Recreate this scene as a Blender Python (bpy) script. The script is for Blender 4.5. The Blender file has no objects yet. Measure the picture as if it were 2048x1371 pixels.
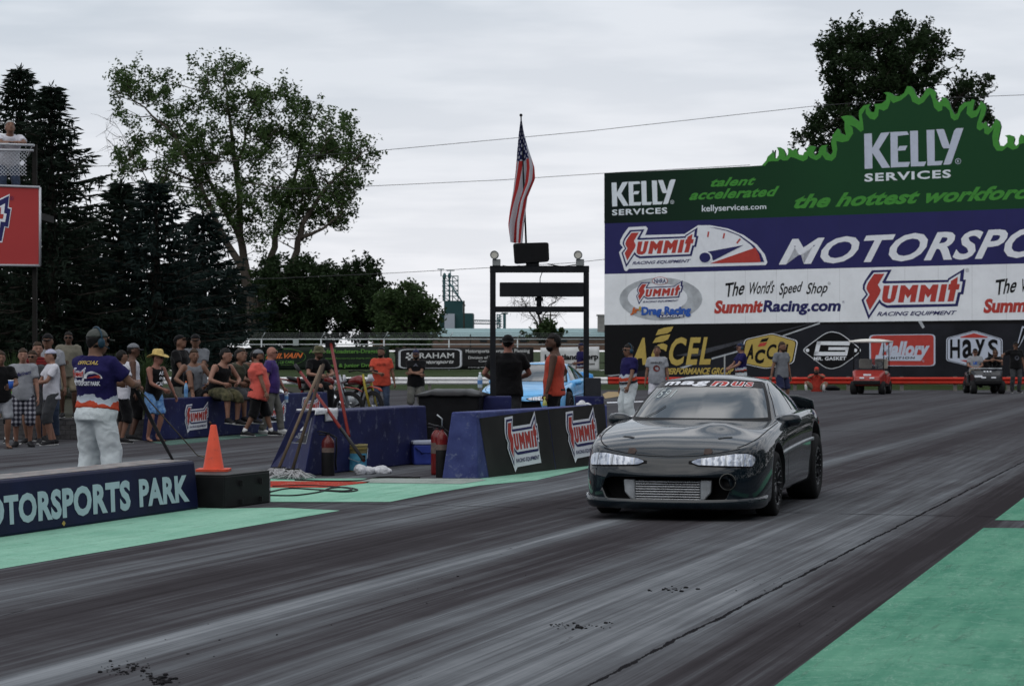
import bpy, bmesh, math, random
from mathutils import Vector as V, Matrix, noise
from mathutils.geometry import tessellate_polygon
from mathutils.bvhtree import BVHTree
R = math.radians
rnd = random.Random(7)
S = bpy.context.scene
COL = S.collection
# ------------------------------------------------------------------ camera, sky, sun, exposure
F, HC, HY, CX = 4693.0, 1.45, 702.0, 1024.0     # focal length and horizon in pixels of the 2048 px photograph, eye height
cam = bpy.data.cameras.new('camera'); camo = bpy.data.objects.new('camera', cam); COL.objects.link(camo)
cam.sensor_width = 36; cam.lens = 36*F/2048; cam.shift_y = (HY-685.5)/2048
cam.clip_start = 0.1; cam.clip_end = 6000
camo.location = (0, 0, HC); camo.rotation_euler = (R(90), 0, 0)
cam.dof.use_dof = True; cam.dof.focus_distance = 20.8; cam.dof.aperture_fstop = 9.0
S.camera = camo
S.view_settings.view_transform = 'Standard'; S.view_settings.look = 'None'
S.view_settings.exposure = .12; S.view_settings.gamma = 1
S.render.film_transparent = False
SUN_EL, SUN_AZ = 58, 205      # azimuth clockwise from +Y (view direction): behind the camera, a little to the left
sun = bpy.data.lights.new('sun', 'SUN'); suno = bpy.data.objects.new('sun', sun); COL.objects.link(suno)
sun.energy = 0.9; sun.angle = R(75); sun.color = (1.0, .97, .92)
suno.rotation_euler = (R(90-SUN_EL), 0, R(-SUN_AZ+180))
W = bpy.data.worlds.new('World'); S.world = W; W.use_nodes = True
def build_world():
    nt = W.node_tree; n = nt.nodes; L = nt.links; n.clear()
    out = n.new('ShaderNodeOutputWorld'); bg = n.new('ShaderNodeBackground'); L.new(bg.outputs[0], out.inputs[0])
    sky = n.new('ShaderNodeTexSky'); sky.sky_type = 'NISHITA'; sky.sun_disc = False
    sky.sun_elevation = R(SUN_EL); sky.sun_rotation = R(SUN_AZ); sky.dust_density = 3
    tc = n.new('ShaderNodeTexCoord'); sep = n.new('ShaderNodeSeparateXYZ'); L.new(tc.outputs['Generated'], sep.inputs[0])
    def math_(op, a, b=None, c=None):
        m = n.new('ShaderNodeMath'); m.operation = op
        for i, q in enumerate((a, b, c)):
            if q is None: continue
            if isinstance(q, (int, float)): m.inputs[i].default_value = q
            else: L.new(q, m.inputs[i])
        return m.outputs[0]
    zc = math_('MAXIMUM', sep.outputs[2], 0.0)
    den = math_('ADD', zc, .13)
    cmb = n.new('ShaderNodeCombineXYZ')
    L.new(math_('DIVIDE', sep.outputs[0], den), cmb.inputs[0]); L.new(math_('DIVIDE', sep.outputs[1], den), cmb.inputs[1])
    nz = n.new('ShaderNodeTexNoise'); nz.inputs['Scale'].default_value = 3.0; nz.inputs['Detail'].default_value = 4; nz.inputs['Roughness'].default_value = .5
    mp = n.new('ShaderNodeMapping'); mp.inputs['Location'].default_value = (2.3, 1.15, 0); mp.inputs['Scale'].default_value = (.9, 1.25, 1)
    L.new(cmb.outputs[0], mp.inputs[0]); L.new(mp.outputs[0], nz.inputs[0])
    cr = n.new('ShaderNodeValToRGB'); L.new(nz.outputs[0], cr.inputs[0])
    cr.color_ramp.elements[0].position = .40; cr.color_ramp.elements[0].color = (.30, .36, .44, 1)
    cr.color_ramp.elements[1].position = .60; cr.color_ramp.elements[1].color = (1.08, 1.09, 1.12, 1)
    # bright, even haze band near the horizon
    hz = n.new('ShaderNodeMapRange'); hz.inputs[1].default_value = .13; hz.inputs[2].default_value = .42; hz.inputs[3].default_value = .90; hz.inputs[4].default_value = .0
    L.new(sep.outputs[2], hz.inputs[0])
    mx = n.new('ShaderNodeMix'); mx.data_type = 'RGBA'; L.new(hz.outputs[0], mx.inputs[0]); L.new(cr.outputs[0], mx.inputs[6])
    el = n.new('ShaderNodeMapRange'); el.inputs[1].default_value = .02; el.inputs[2].default_value = .16; L.new(sep.outputs[2], el.inputs[0])
    n2 = n.new('ShaderNodeTexNoise'); n2.inputs['Scale'].default_value = 2.2; n2.inputs['Detail'].default_value = 3; m3 = n.new('ShaderNodeMapping'); m3.inputs['Scale'].default_value = (1, 1, 5); m3.inputs['Location'].default_value = (.55, 0, .2); L.new(tc.outputs['Generated'], m3.inputs[0]); L.new(m3.outputs[0], n2.inputs[0])
    g = math_('MULTIPLY', el.outputs[0], math_('MULTIPLY', n2.outputs[0], 1.75))
    hc_ = n.new('ShaderNodeMix'); hc_.data_type = 'RGBA'; L.new(g, hc_.inputs[0]); hc_.inputs[6].default_value = (.85, .855, .895, 1); hc_.inputs[7].default_value = (.56, .62, .69, 1); L.new(hc_.outputs[2], mx.inputs[7])
    # cloud deck over a physically based sky: a small share of the Nishita sky shows through
    sc = n.new('ShaderNodeMix'); sc.data_type = 'RGBA'; sc.blend_type = 'MULTIPLY'; sc.inputs[0].default_value = 1
    L.new(sky.outputs[0], sc.inputs[6]); sc.inputs[7].default_value = (.08, .08, .08, 1)
    m2 = n.new('ShaderNodeMix'); m2.data_type = 'RGBA'; m2.inputs[0].default_value = .06
    L.new(mx.outputs[2], m2.inputs[6]); L.new(sc.outputs[2], m2.inputs[7])
    L.new(m2.outputs[2], bg.inputs[0]); bg.inputs[1].default_value = 1.0
build_world()
# ------------------------------------------------------------------ projection helpers
CAM = V((0, 0, HC))
def G(x, y, z=0.0):
    Y = (HC-z)*F/(y-HY); return V(((x-CX)*Y/F, Y, z))
def P(x, y, Y): return V(((x-CX)*Y/F, Y, HC-(y-HY)*Y/F))
def ray(x, y): return V(((x-CX)/F, 1, -(y-HY)/F))
class Plane:
    def __init__(s, a, b, c):
        s.o = V(a); s.n = (V(b)-V(a)).cross(V(c)-V(a)).normalized()
        if s.n.dot(CAM-s.o) < 0: s.n = -s.n
    def __call__(s, x, y, l=0.0):
        d = ray(x, y); t = (s.o-CAM).dot(s.n)/d.dot(s.n); return CAM+d*t+s.n*l
# ------------------------------------------------------------------ materials
MATS = {}
def lin(c):
    return tuple((x/255/12.92 if x/255 <= .04045 else ((x/255+.055)/1.055)**2.4) for x in c)
def alb(r, g, b, k=1.0): return tuple(min(.9, x*k) for x in lin((r, g, b)))
class NT:
    def __init__(s, name):
        m = bpy.data.materials.new(name); m.use_nodes = True; s.m = m; s.t = m.node_tree; s.n = s.t.nodes; s.L = s.t.links
        s.b = s.n['Principled BSDF']; s.b.inputs['Specular IOR Level'].default_value = .12
    def new(s, ty, **kw):
        q = s.n.new('ShaderNode'+ty)
        for k, v in kw.items():
            if k.startswith('i_'): q.inputs[k[2:].replace('_', ' ')].default_value = v
            else: setattr(q, k, v)
        return q
    def link(s, a, b): s.L.new(a, b)
    def math(s, op, *a):
        m = s.n.new('ShaderNodeMath'); m.operation = op
        for i, q in enumerate(a):
            if isinstance(q, (int, float)): m.inputs[i].default_value = q
            else: s.L.new(q, m.inputs[i])
        return m.outputs[0]
    def mix(s, f, a, b, mode='MIX'):
        m = s.n.new('ShaderNodeMix'); m.data_type = 'RGBA'; m.blend_type = mode
        for i, q in ((0, f), (6, a), (7, b)):
            if isinstance(q, (int, float)): m.inputs[i].default_value = q
            elif isinstance(q, tuple): m.inputs[i].default_value = (*q[:3], 1)
            else: s.L.new(q, m.inputs[i])
        return m.outputs[2]
    def ramp(s, f, *stops, interp='LINEAR'):
        r = s.n.new('ShaderNodeValToRGB'); s.L.new(f, r.inputs[0]); cr = r.color_ramp; cr.interpolation = interp
        while len(cr.elements) < len(stops): cr.elements.new(.5)
        for e, (p, c) in zip(cr.elements, stops):
            e.position = p; e.color = (*c[:3], 1) if isinstance(c, tuple) else (c, c, c, 1)
        return r.outputs[0]
    def coord(s, kind='Object', scale=(1, 1, 1), rot=(0, 0, 0), loc=(0, 0, 0)):
        if kind == 'World': o = s.n.new('ShaderNodeNewGeometry').outputs['Position']
        else: o = s.n.new('ShaderNodeTexCoord').outputs[kind]
        mp = s.n.new('ShaderNodeMapping'); s.L.new(o, mp.inputs[0])
        mp.inputs['Scale'].default_value = scale; mp.inputs['Rotation'].default_value = rot; mp.inputs['Location'].default_value = loc
        return mp.outputs[0]
    def noise(s, co, scale=5, detail=4, rough=.55, dist=0):
        q = s.n.new('ShaderNodeTexNoise'); s.L.new(co, q.inputs[0])
        q.inputs['Scale'].default_value = scale; q.inputs['Detail'].default_value = detail; q.inputs['Roughness'].default_value = rough; q.inputs['Distortion'].default_value = dist
        return q.outputs[0]
    def bump(s, h, strength=.3, dist=.02):
        q = s.n.new('ShaderNodeBump'); q.inputs['Strength'].default_value = strength; q.inputs['Distance'].default_value = dist
        s.L.new(h, q.inputs['Height']); s.L.new(q.outputs[0], s.b.inputs['Normal'])
    def set(s, **kw):
        for k, v in kw.items():
            k = k.replace('_', ' ')
            if isinstance(v, tuple): v = (*v[:3], 1)
            if isinstance(v, (int, float, tuple)): s.b.inputs[k].default_value = v
            else: s.L.new(v, s.b.inputs[k])
        return s
def mat(name, rgb, rough=.6, var=.12, scale=6, bump=0, metal=0, spec=.12, coat=0, col2=None, wear=None, stretch=(1, 1, 1)):
    if name in MATS: return MATS[name]
    q = NT(name); co = q.coord('Object', stretch)
    nz = q.noise(co, scale, 5)
    a = tuple(x*(1-var) for x in rgb); b = col2 or tuple(min(1, x*(1+var)) for x in rgb)
    c = q.ramp(nz, (.3, a), (.7, b))
    if wear:
        n2 = q.noise(co, scale*2.3, 8, .7); f = q.ramp(n2, (.57, 0.0), (.68, 1.0)); c = q.mix(f, c, wear)
    rg = q.ramp(nz, (.3, max(0, rough-.06)), (.7, min(1, rough+.06)))
    q.set(Base_Color=c, Roughness=rg, Metallic=metal, Specular_IOR_Level=spec, Coat_Weight=coat)
    q.b.inputs['Coat Roughness'].default_value = .05
    if bump: q.bump(q.noise(co, scale*4, 6, .6), bump, .01)
    MATS[name] = q.m; return q.m
# ------------------------------------------------------------------ mesh helpers
class MB:
    def __init__(s): s.v = []; s.f = []; s.m = []; s.sm = []
    def add(s, vs, fs, m=0, smooth=False):
        o = len(s.v); s.v += [tuple(v) for v in vs]
        for f in fs: s.f.append([i+o for i in f]); s.m.append(m); s.sm.append(smooth)
        return s
    def hexa(s, p, m=0):   # p: bottom a b c d, top a b c d
        return s.add(p, [(3, 2, 1, 0), (4, 5, 6, 7), (0, 1, 5, 4), (1, 2, 6, 5), (2, 3, 7, 6), (3, 0, 4, 7)], m)
    def box(s, c, d, m=0, rot=None):
        x, y, z = (q/2 for q in d); p = [V(q) for q in ((-x, -y, -z), (x, -y, -z), (x, y, -z), (-x, y, -z), (-x, -y, z), (x, -y, z), (x, y, z), (-x, y, z))]
        if rot is not None: p = [rot @ q for q in p]
        return s.hexa([V(c)+q for q in p], m)
    def loft(s, pts, rx, ry=None, side=(1, 0, 0), n=10, m=0, caps=True, smooth=True, power=1.0):
        pts = [V(p) for p in pts]; k = len(pts); ry = ry or rx
        if not isinstance(rx, (list, tuple)): rx = [rx]*k
        if not isinstance(ry, (list, tuple)): ry = [ry]*k
        vs = []; sd = V(side)
        for i in range(k):
            t = (pts[min(i+1, k-1)]-pts[max(i-1, 0)])
            t = t.normalized() if t.length > 1e-9 else V((0, 0, 1))
            e = sd-t*sd.dot(t)
            if e.length < 1e-3: e = V((0, 1, 0))-t*t.y
            if e.length < 1e-3: e = V((1, 0, 0))-t*t.x
            e.normalize(); g = t.cross(e); sd = e if len(pts) > 6 else sd
            for j in range(n):
                a = 2*math.pi*j/n; ca, sa = math.cos(a), math.sin(a)
                if power != 1.0: ca = math.copysign(abs(ca)**power, ca); sa = math.copysign(abs(sa)**power, sa)
                vs.append(pts[i]+e*(ca*rx[i])+g*(sa*ry[i]))
        fs = [(i*n+j, i*n+(j+1) % n, (i+1)*n+(j+1) % n, (i+1)*n+j) for i in range(k-1) for j in range(n)]
        s.add(vs, fs, m, smooth)
        if caps:
            o = len(s.v)-len(vs)
            s.f.append([o+j for j in range(n)][::-1]); s.m.append(m); s.sm.append(False)
            s.f.append([o+(k-1)*n+j for j in range(n)]); s.m.append(m); s.sm.append(False)
        return s
    def cyl(s, a, b, r0, r1=None, n=12, m=0, caps=True): return s.loft([a, b], [r0, r0 if r1 is None else r1], n=n, m=m, caps=caps)
    def ball(s, c, r, m=0, nu=12, nv=8, rot=None):
        if isinstance(r, (int, float)): r = (r, r, r)
        vs = [V((0, 0, -r[2]))]; c = V(c)
        for i in range(1, nv):
            p = -math.pi/2+math.pi*i/nv
            for j in range(nu):
                a = 2*math.pi*j/nu; vs.append(V((r[0]*math.cos(p)*math.cos(a), r[1]*math.cos(p)*math.sin(a), r[2]*math.sin(p))))
        vs.append(V((0, 0, r[2])))
        if rot is not None: vs = [rot @ q for q in vs]
        vs = [c+q for q in vs]; N = len(vs)-1
        fs = [(0, 1+(j+1) % nu, 1+j) for j in range(nu)]
        for i in range(nv-2):
            for j in range(nu): a = 1+i*nu; fs.append((a+j, a+(j+1) % nu, a+nu+(j+1) % nu, a+nu+j))
        a = 1+(nv-2)*nu; fs += [(a+j, a+(j+1) % nu, N) for j in range(nu)]
        return s.add(vs, fs, m, True)
    def prism(s, pts, dv, m=0):     # closed polygon (3d points) extruded by dv
        pts = [V(p) for p in pts]; dv = V(dv); n = len(pts); tri = tessellate_polygon([pts])
        o = pts+[p+dv for p in pts]
        s.add(o, [tuple(t) for t in tri]+[tuple(i+n for i in reversed(t)) for t in tri]+[(i, (i+1) % n, (i+1) % n+n, i+n) for i in range(n)], m)
        return s
    def lathe(s, prof, c=(0, 0, 0), ax=(0, 0, 1), n=20, m=0, smooth=True):
        ax = V(ax).normalized(); e = ax.orthogonal().normalized(); g = ax.cross(e); c = V(c); vs = []
        for r, z in prof:
            for j in range(n):
                a = 2*math.pi*j/n; vs.append(c+ax*z+(e*math.cos(a)+g*math.sin(a))*r)
        k = len(prof)
        return s.add(vs, [(i*n+j, i*n+(j+1) % n, (i+1)*n+(j+1) % n, (i+1)*n+j) for i in range(k-1) for j in range(n)], m, smooth)
    def build(s, name, mats, parent=None, bevel=0, loc=None, recalc=True, mods=True):
        me = bpy.data.meshes.new(name); me.from_pydata(s.v, [], s.f); me.update()
        if not isinstance(mats, (list, tuple)): mats = [mats]
        for q in mats: me.materials.append(q)
        me.polygons.foreach_set('material_index', s.m); me.polygons.foreach_set('use_smooth', s.sm)
        if recalc:
            bm = bmesh.new(); bm.from_mesh(me); bmesh.ops.recalc_face_normals(bm, faces=bm.faces); bm.to_mesh(me); bm.free()
        o = bpy.data.objects.new(name, me); COL.objects.link(o)
        if parent: o.parent = parent
        if loc is not None: o.location = loc
        if bevel and mods:
            b = o.modifiers.new('bevel', 'BEVEL'); b.width = bevel; b.segments = 2; b.limit_method = 'ANGLE'; b.angle_limit = R(35)
        return o
def tag(o, label, cat, group=None):
    o['label'] = label; o['category'] = cat
    if group: o['group'] = group
    return o
def thing(name, label, cat, loc=(0, 0, 0), rz=0, group=None):
    o = bpy.data.objects.new(name, None); COL.objects.link(o); o.location = loc; o.rotation_euler = (0, 0, rz); o.empty_display_size = .2
    return tag(o, label, cat, group)
def setting(o, kind='structure'): o['kind'] = kind; return o
# ------------------------------------------------------------------ flat lettering and emblems (laid on real surfaces)
TXT = {}
def text_geo(s, bold, shear, space):
    k = (s, bold, shear, space)
    if k not in TXT:
        c = bpy.data.curves.new('t', 'FONT'); c.body = s; c.size = 1; c.offset = bold; c.shear = shear; c.space_character = space; c.resolution_u = 3
        o = bpy.data.objects.new('t', c); me = bpy.data.meshes.new_from_object(o)
        vs = [(v.co.x, v.co.y) for v in me.vertices]; fs = [tuple(p.vertices) for p in me.polygons]
        bpy.data.objects.remove(o); bpy.data.curves.remove(c); bpy.data.meshes.remove(me)
        x0 = min(v[0] for v in vs); x1 = max(v[0] for v in vs); y0 = min(v[1] for v in vs); y1 = max(v[1] for v in vs)
        TXT[k] = ([((x-x0)/(x1-x0), (y-y0)/(y1-y0)) for x, y in vs], fs)
    return TXT[k]
def quadmap(q):     # BL BR TR TL
    q = [V(p) for p in q]
    return lambda u, v: (q[0]*(1-u)+q[1]*u)*(1-v)+(q[3]*(1-u)+q[2]*u)*v
class Dec:
    def __init__(s, proj, lift=.004, base=.004, xf=None): s.p = proj; s.li = lift; s.ba = base; s.xf = xf; s.b = MB(); s.ms = []; s.marks = []
    def mi(s, m):
        if m not in s.ms: s.ms.append(m)
        return s.ms.index(m)
    def pt(s, x, y, l):
        if s.xf: x, y = s.xf(x, y)
        return s.p(x, y, s.ba+s.li*l)
    def poly(s, pts, m, l=0):
        tri = tessellate_polygon([[V((x, y, 0)) for x, y in pts]]); s.b.add([s.pt(x, y, l) for x, y in pts], [tuple(t) for t in tri], s.mi(m)); return s
    def ell(s, cx, cy, rx, ry, m, l=0, a0=0, a1=360, n=28, slope=0):
        n = n if a1-a0 == 360 else n+1
        pts = [(cx+rx*math.cos(R(a0+(a1-a0)*i/(n if a1-a0 == 360 else n-1))), cy-ry*math.sin(R(a0+(a1-a0)*i/(n if a1-a0 == 360 else n-1)))) for i in range(n)]
        return s.poly([(x, y+slope*(x-cx)) for x, y in pts], m, l)
    def line(s, pts, w, m, l=0):
        for (x0, y0), (x1, y1) in zip(pts, pts[1:]):
            d = math.hypot(x1-x0, y1-y0) or 1; nx, ny = -(y1-y0)/d*w/2, (x1-x0)/d*w/2
            s.poly([(x0+nx, y0+ny), (x1+nx, y1+ny), (x1-nx, y1-ny), (x0-nx, y0-ny)], m, l)
        return s
    def text(s, t, q, m, l=0, bold=0.0, shear=0.0, space=1.0):
        vs, fs = text_geo(t, bold, shear, space); f = quadmap([(x, y, 0) for x, y in q]); s.marks.append((len(s.b.v), len(s.b.f)))
        s.b.add([s.pt(*(f(u, v).xy), l) for u, v in vs], fs, s.mi(m)); return s
    def build(s, name, parent=None, kind=None):
        if name == 'lettering' and (len(s.marks) > 1 or s.marks and s.marks[0][0]):      # each line of writing is a part of its own
            mk = s.marks; cuts = ([] if mk[0][0] == 0 else [(0, 0)])+mk+[(len(s.b.v), len(s.b.f))]
            for (v0, f0), (v1, f1) in zip(cuts, cuts[1:]):
                b = MB(); b.v = s.b.v[v0:v1]; b.f = [[i-v0 for i in f] for f in s.b.f[f0:f1]]; b.m = s.b.m[f0:f1]; b.sm = s.b.sm[f0:f1]; o = b.build(name, s.ms, None, recalc=False)
                if parent: adopt(o, parent)
            return
        o = s.b.build(name, s.ms, None, recalc=False)
        if parent:
            o.parent = parent; o.matrix_parent_inverse = parent_world(parent).inverted()
        return o
def parent_world(p):
    m = Matrix.LocRotScale(p.location, p.rotation_euler, p.scale)
    return parent_world(p.parent) @ p.matrix_parent_inverse @ m if p.parent else m
def adopt(o, parent):
    o.parent = parent; o.matrix_parent_inverse = parent_world(parent).inverted(); return o
# ------------------------------------------------------------------ common paints
WHITE = mat('white_paint', (.70, .72, .77), .5, .05); BLUE = mat('navy_print', (.024, .024, .105), .5, .08)
RED = mat('red_print', (.40, .05, .042), .5, .08); BLACK = mat('black_print', (.005, .005, .006), .5, .1)
GREEN_L = mat('lime_print', (.055, .24, .04), .5, .08); GREEN_D = mat('dark_green_print', (.008, .045, .018), .5, .2, 3)
GOLD = mat('gold_print', (.42, .31, .085), .5, .08); SILVER = mat('silver_print', (.38, .40, .43), .45, .25, 3)
GREY = mat('grey_print', (.05, .053, .066), .5, .2, 2); BLUE2 = mat('bright_blue_print', (.03, .10, .40), .5, .1)
LOGO = dict(
 blue=[(258, 120), (492, 112), (422, 245), (1148, 232), (1155, 215), (1348, 97), (1335, 230), (1365, 230), (1335, 403), (1300, 403), (1268, 543), (500, 562), (430, 562), (375, 535), (345, 505), (218, 697), (135, 470), (190, 403), (150, 340), (152, 290), (175, 240)],
 white=[(282, 147), (445, 140), (378, 262), (400, 276), (1162, 260), (1167, 235), (1302, 150), (1292, 250), (1326, 252), (1306, 376), (1272, 378), (1240, 513), (540, 525), (440, 530), (378, 500), (350, 458), (226, 645), (163, 473), (214, 405), (176, 342), (178, 298), (200, 250)],
 red=[[(285, 162), (407, 160), (330, 290), (365, 350), (350, 400), (235, 592), (188, 475), (232, 405), (195, 340), (198, 310), (215, 265)],
      [(398, 300), (472, 298), (445, 435), (450, 455), (478, 452), (505, 298), (570, 295), (535, 450), (515, 485), (470, 505), (410, 500), (382, 475), (380, 440)],
      [(600, 297), (650, 295), (700, 350), (738, 292), (808, 290), (770, 493), (705, 495), (722, 400), (680, 450), (652, 400), (632, 497), (566, 498)],
      [(837, 292), (887, 290), (937, 345), (975, 287), (1045, 285), (1007, 488), (942, 490), (959, 395), (917, 445), (889, 395), (869, 492), (803, 493)],
      [(1078, 285), (1147, 283), (1110, 487), (1037, 490)],
      [(1190, 245), (1272, 195), (1262, 280), (1295, 282), (1283, 345), (1250, 347), (1220, 483), (1148, 487), (1180, 350), (1155, 350), (1165, 282), (1185, 280)]],
 back=[(225, 92), (535, 82), (462, 212), (1120, 202), (1375, 50), (1367, 205), (1397, 205), (1365, 432), (1325, 432), (1300, 560), (1300, 690), (340, 712), (218, 770), (100, 470), (155, 400), (118, 345), (120, 275), (145, 225)])
def logo(d, q, back=None, l=0, words=True):
    """racing-equipment emblem; q = BL BR TR TL of its frame"""
    f = quadmap([(x, y, 0) for x, y in q]); T = lambda u, v: tuple(f((u-135)/1230, (697-v)/600).xy); M = lambda ps: [T(*p) for p in ps]
    if back: d.poly(M(LOGO['back']), back, l); l += 1
    d.poly(M(LOGO['blue']), BLUE, l); d.poly(M(LOGO['white']), WHITE, l+1)
    for p in LOGO['red']: d.poly(M(p), RED, l+2)
    if words: d.text('RACING EQUIPMENT', [T(315, 665), T(1245, 650), T(1258, 592), T(325, 608)], BLUE, l+1, .02, .25)
# ================================================================== GROUND
TH = R(17.2); CT, ST = math.cos(TH), math.sin(TH)
def AU(a, u): return (a*CT+u*ST, -a*ST+u*CT)       # across / along the strip -> world
def track_coords(q, sa, su, off=0.0):
    p = q.new('NewGeometry').outputs['Position']; s = q.new('SeparateXYZ'); q.link(p, s.inputs[0])
    a = q.math('SUBTRACT', q.math('MULTIPLY', s.outputs[0], CT), q.math('MULTIPLY', s.outputs[1], ST))
    u = q.math('ADD', q.math('MULTIPLY', s.outputs[0], ST), q.math('MULTIPLY', s.outputs[1], CT))
    c = q.new('CombineXYZ'); q.link(q.math('MULTIPLY', a, sa), c.inputs[0]); q.link(q.math('MULTIPLY', u, su), c.inputs[1]); c.inputs[2].default_value = off
    return c.outputs[0], a, u
def asphalt():
    q = NT('rubbered_asphalt')
    c1, a, u = track_coords(q, 1.25, .035, 3.1); big = q.noise(c1, 1.0, 5, .62, .3)
    c2, _, _ = track_coords(q, 13.0, .11, 1.0); mid = q.noise(c2, 1.0, 5, .65, .4)
    c3, _, _ = track_coords(q, 75.0, .6, 7.0); fine = q.noise(c3, 1.0, 3, .6)
    c4, _, _ = track_coords(q, 1.0, 1.0, 2.0); patch = q.noise(c4, .8, 6, .7)
    g = q.noise(c4, 90, 3, .8)
    v = q.math('ADD', q.math('MULTIPLY', big, .54), q.math('ADD', q.math('MULTIPLY', mid, .35), q.math('ADD', q.math('MULTIPLY', fine, .20), q.math('MULTIPLY', patch, .16))))
    # racing groove: the two tyre paths are dark with rubber, the lighter middle and edges have sky sheen painted in
    def band(c, w): return q.math('POWER', 2.718, q.math('MULTIPLY', -1.0, q.math('POWER', q.math('DIVIDE', q.math('ABSOLUTE', q.math('SUBTRACT', a, c)), w), 2.0)))
    v = q.math('SUBTRACT', v, q.math('MULTIPLY', band(-6.15, .42), .07)); v = q.math('SUBTRACT', v, q.math('MULTIPLY', band(-4.45, .36), .10))
    v = q.math('ADD', v, q.math('MULTIPLY', band(-5.12, .16), .14)); v = q.math('ADD', v, q.math('MULTIPLY', band(-3.35, .55), .02)); v = q.math('ADD', v, q.math('MULTIPLY', band(-7.05, .35), .07))
    v = q.math('SUBTRACT', v, q.math('MULTIPLY', band(-2.25, .30), .10)); v = q.math('SUBTRACT', v, q.math('MULTIPLY', band(-7.72, .22), .08))
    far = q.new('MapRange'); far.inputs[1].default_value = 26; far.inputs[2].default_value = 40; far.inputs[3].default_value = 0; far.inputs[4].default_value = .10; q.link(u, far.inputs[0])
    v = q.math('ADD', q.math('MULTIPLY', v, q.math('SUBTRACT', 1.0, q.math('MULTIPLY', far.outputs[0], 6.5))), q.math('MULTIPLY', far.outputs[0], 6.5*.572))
    col = q.ramp(v, (.455, (.034, .031, .034)), (.555, (.053, .050, .055)), (.615, (.079, .080, .087)), (.69, (.116, .123, .134)), (.82, (.24, .255, .272)))
    col = q.mix(q.ramp(g, (.35, 1.0), (.65, 0.0)), col, (.6, .6, .6), 'MULTIPLY') if False else col
    # construction joint and a few black rubber marks
    w = q.noise(c4, 1.6, 6, .75); w = q.math('MULTIPLY', q.math('SUBTRACT', w, .5), .085)
    dist = q.math('ABSOLUTE', q.math('ADD', q.math('ADD', a, 2.70), w))
    n5 = q.noise(c4, 3.0, 3); wid = q.math('ADD', .002, q.math('MULTIPLY', q.math('POWER', n5, 2.0), .042))
    joint = q.math('LESS_THAN', dist, wid)
    def seam(du, ww): return q.math('LESS_THAN', q.math('ABSOLUTE', q.math('ADD', q.math('SUBTRACT', u, du), q.math('MULTIPLY', w, .5))), ww)
    joint = q.math('MAXIMUM', joint, q.math('MULTIPLY', seam(20.9, .025), q.math('GREATER_THAN', n5, .42)))
    joint = q.math('MAXIMUM', joint, seam(42.5, .03))
    c6, _, _ = track_coords(q, 7.0, .55, 9.0); sk = q.noise(c6, 1.0, 7, .75, .6)
    marks = q.ramp(sk, (.66, 0.0), (.72, .8))
    col = q.mix(marks, col, (.02, .018, .02)); col = q.mix(q.math('MULTIPLY', joint, .9), col, (.008, .007, .008))
    spk = q.new('TexVoronoi', feature='F1'); q.link(c4, spk.inputs[0]); spk.inputs['Scale'].default_value = 3.2
    sz = q.math('MULTIPLY', q.math('POWER', q.noise(c4, 2.1, 2), 3.0), .11)
    col = q.mix(q.math('LESS_THAN', spk.outputs['Distance'], sz), col, (.010, .010, .012))
    rg = q.ramp(v, (.42, .50), (.8, .62))
    q.set(Base_Color=col, Roughness=rg, Specular_IOR_Level=0.0)
    h = q.math('ADD', q.math('MULTIPLY', g, .5), q.math('MULTIPLY', mid, .5)); q.bump(h, .22, .012)
    return q.m
def painted(name, c0, c1, streak=.35):
    q = NT(name); ca, a, u = track_coords(q, 5.0, .5, 4.0); n1 = q.noise(ca, 1.0, 6, .7); cb, _, _ = track_coords(q, 1.0, 1.0, 1.0); n2 = q.noise(cb, 1.3, 6, .65)
    n3 = q.noise(cb, 9, 5, .7)
    col = q.ramp(q.math('ADD', q.math('MULTIPLY', n1, .6), q.math('MULTIPLY', n2, .4)), (.33, c0), (.62, c1))
    col = q.mix(q.ramp(n3, (.58, 0.0), (.70, streak)), col, (.03, .035, .03))
    v = q.new('TexVoronoi', feature='F1'); q.link(cb, v.inputs[0]); v.inputs['Scale'].default_value = 3.2
    sz = q.math('MULTIPLY', q.math('POWER', q.noise(cb, 2.3, 2), 3.0), .14)
    col = q.mix(q.math('LESS_THAN', v.outputs['Distance'], sz), col, (.012, .02, .016))
    n4 = q.noise(cb, 55, 3, .8); col = q.mix(q.ramp(n4, (.56, 0.0), (.68, .45)), col, (.05, .06, .055))
    tr_ = q.noise(ca, 2.6, 6, .75, .5); col = q.mix(q.ramp(tr_, (.57, 0.0), (.66, .35)), col, (.06, .08, .07))
    cr = q.noise(cb, 2.2, 7, .7, 1.2); cr = q.math('ABSOLUTE', q.math('SUBTRACT', cr, .5)); col = q.mix(q.math('MULTIPLY', q.math('LESS_THAN', cr, .004), .5), col, (.35, .5, .42))
    q.set(Base_Color=col, Roughness=q.ramp(n2, (.3, .6), (.7, .8)), Specular_IOR_Level=0.0); q.bump(n3, .15, .008); return q.m
def grass_mat(name, a, b):
    q = NT(name); c = q.coord('World'); n = q.noise(c, .35, 6, .7); n2 = q.noise(c, 6, 4, .8)
    col = q.ramp(q.math('ADD', q.math('MULTIPLY', n, .5), q.math('MULTIPLY', n2, .5)), (.35, a), (.65, b)); q.set(Base_Color=col, Roughness=.9, Specular_IOR_Level=.1); q.bump(n2, .6, .08); return q.m
M_ASPH = asphalt(); M_GRASS = grass_mat('mown_grass', (.014, .026, .007), (.034, .052, .015))
M_PG1 = painted('green_paint', (.15, .34, .25), (.27, .49, .38)); M_PG2 = painted('green_paint_dark_worn', (.055, .19, .13), (.125, .30, .21), .45)  # second green has a darker base tone and stronger wear streaks
M_PR = painted('red_paint', (.28, .035, .025), (.40, .06, .045)); M_PW = painted('pale_paint', (.22, .25, .23), (.34, .37, .35))
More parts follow.
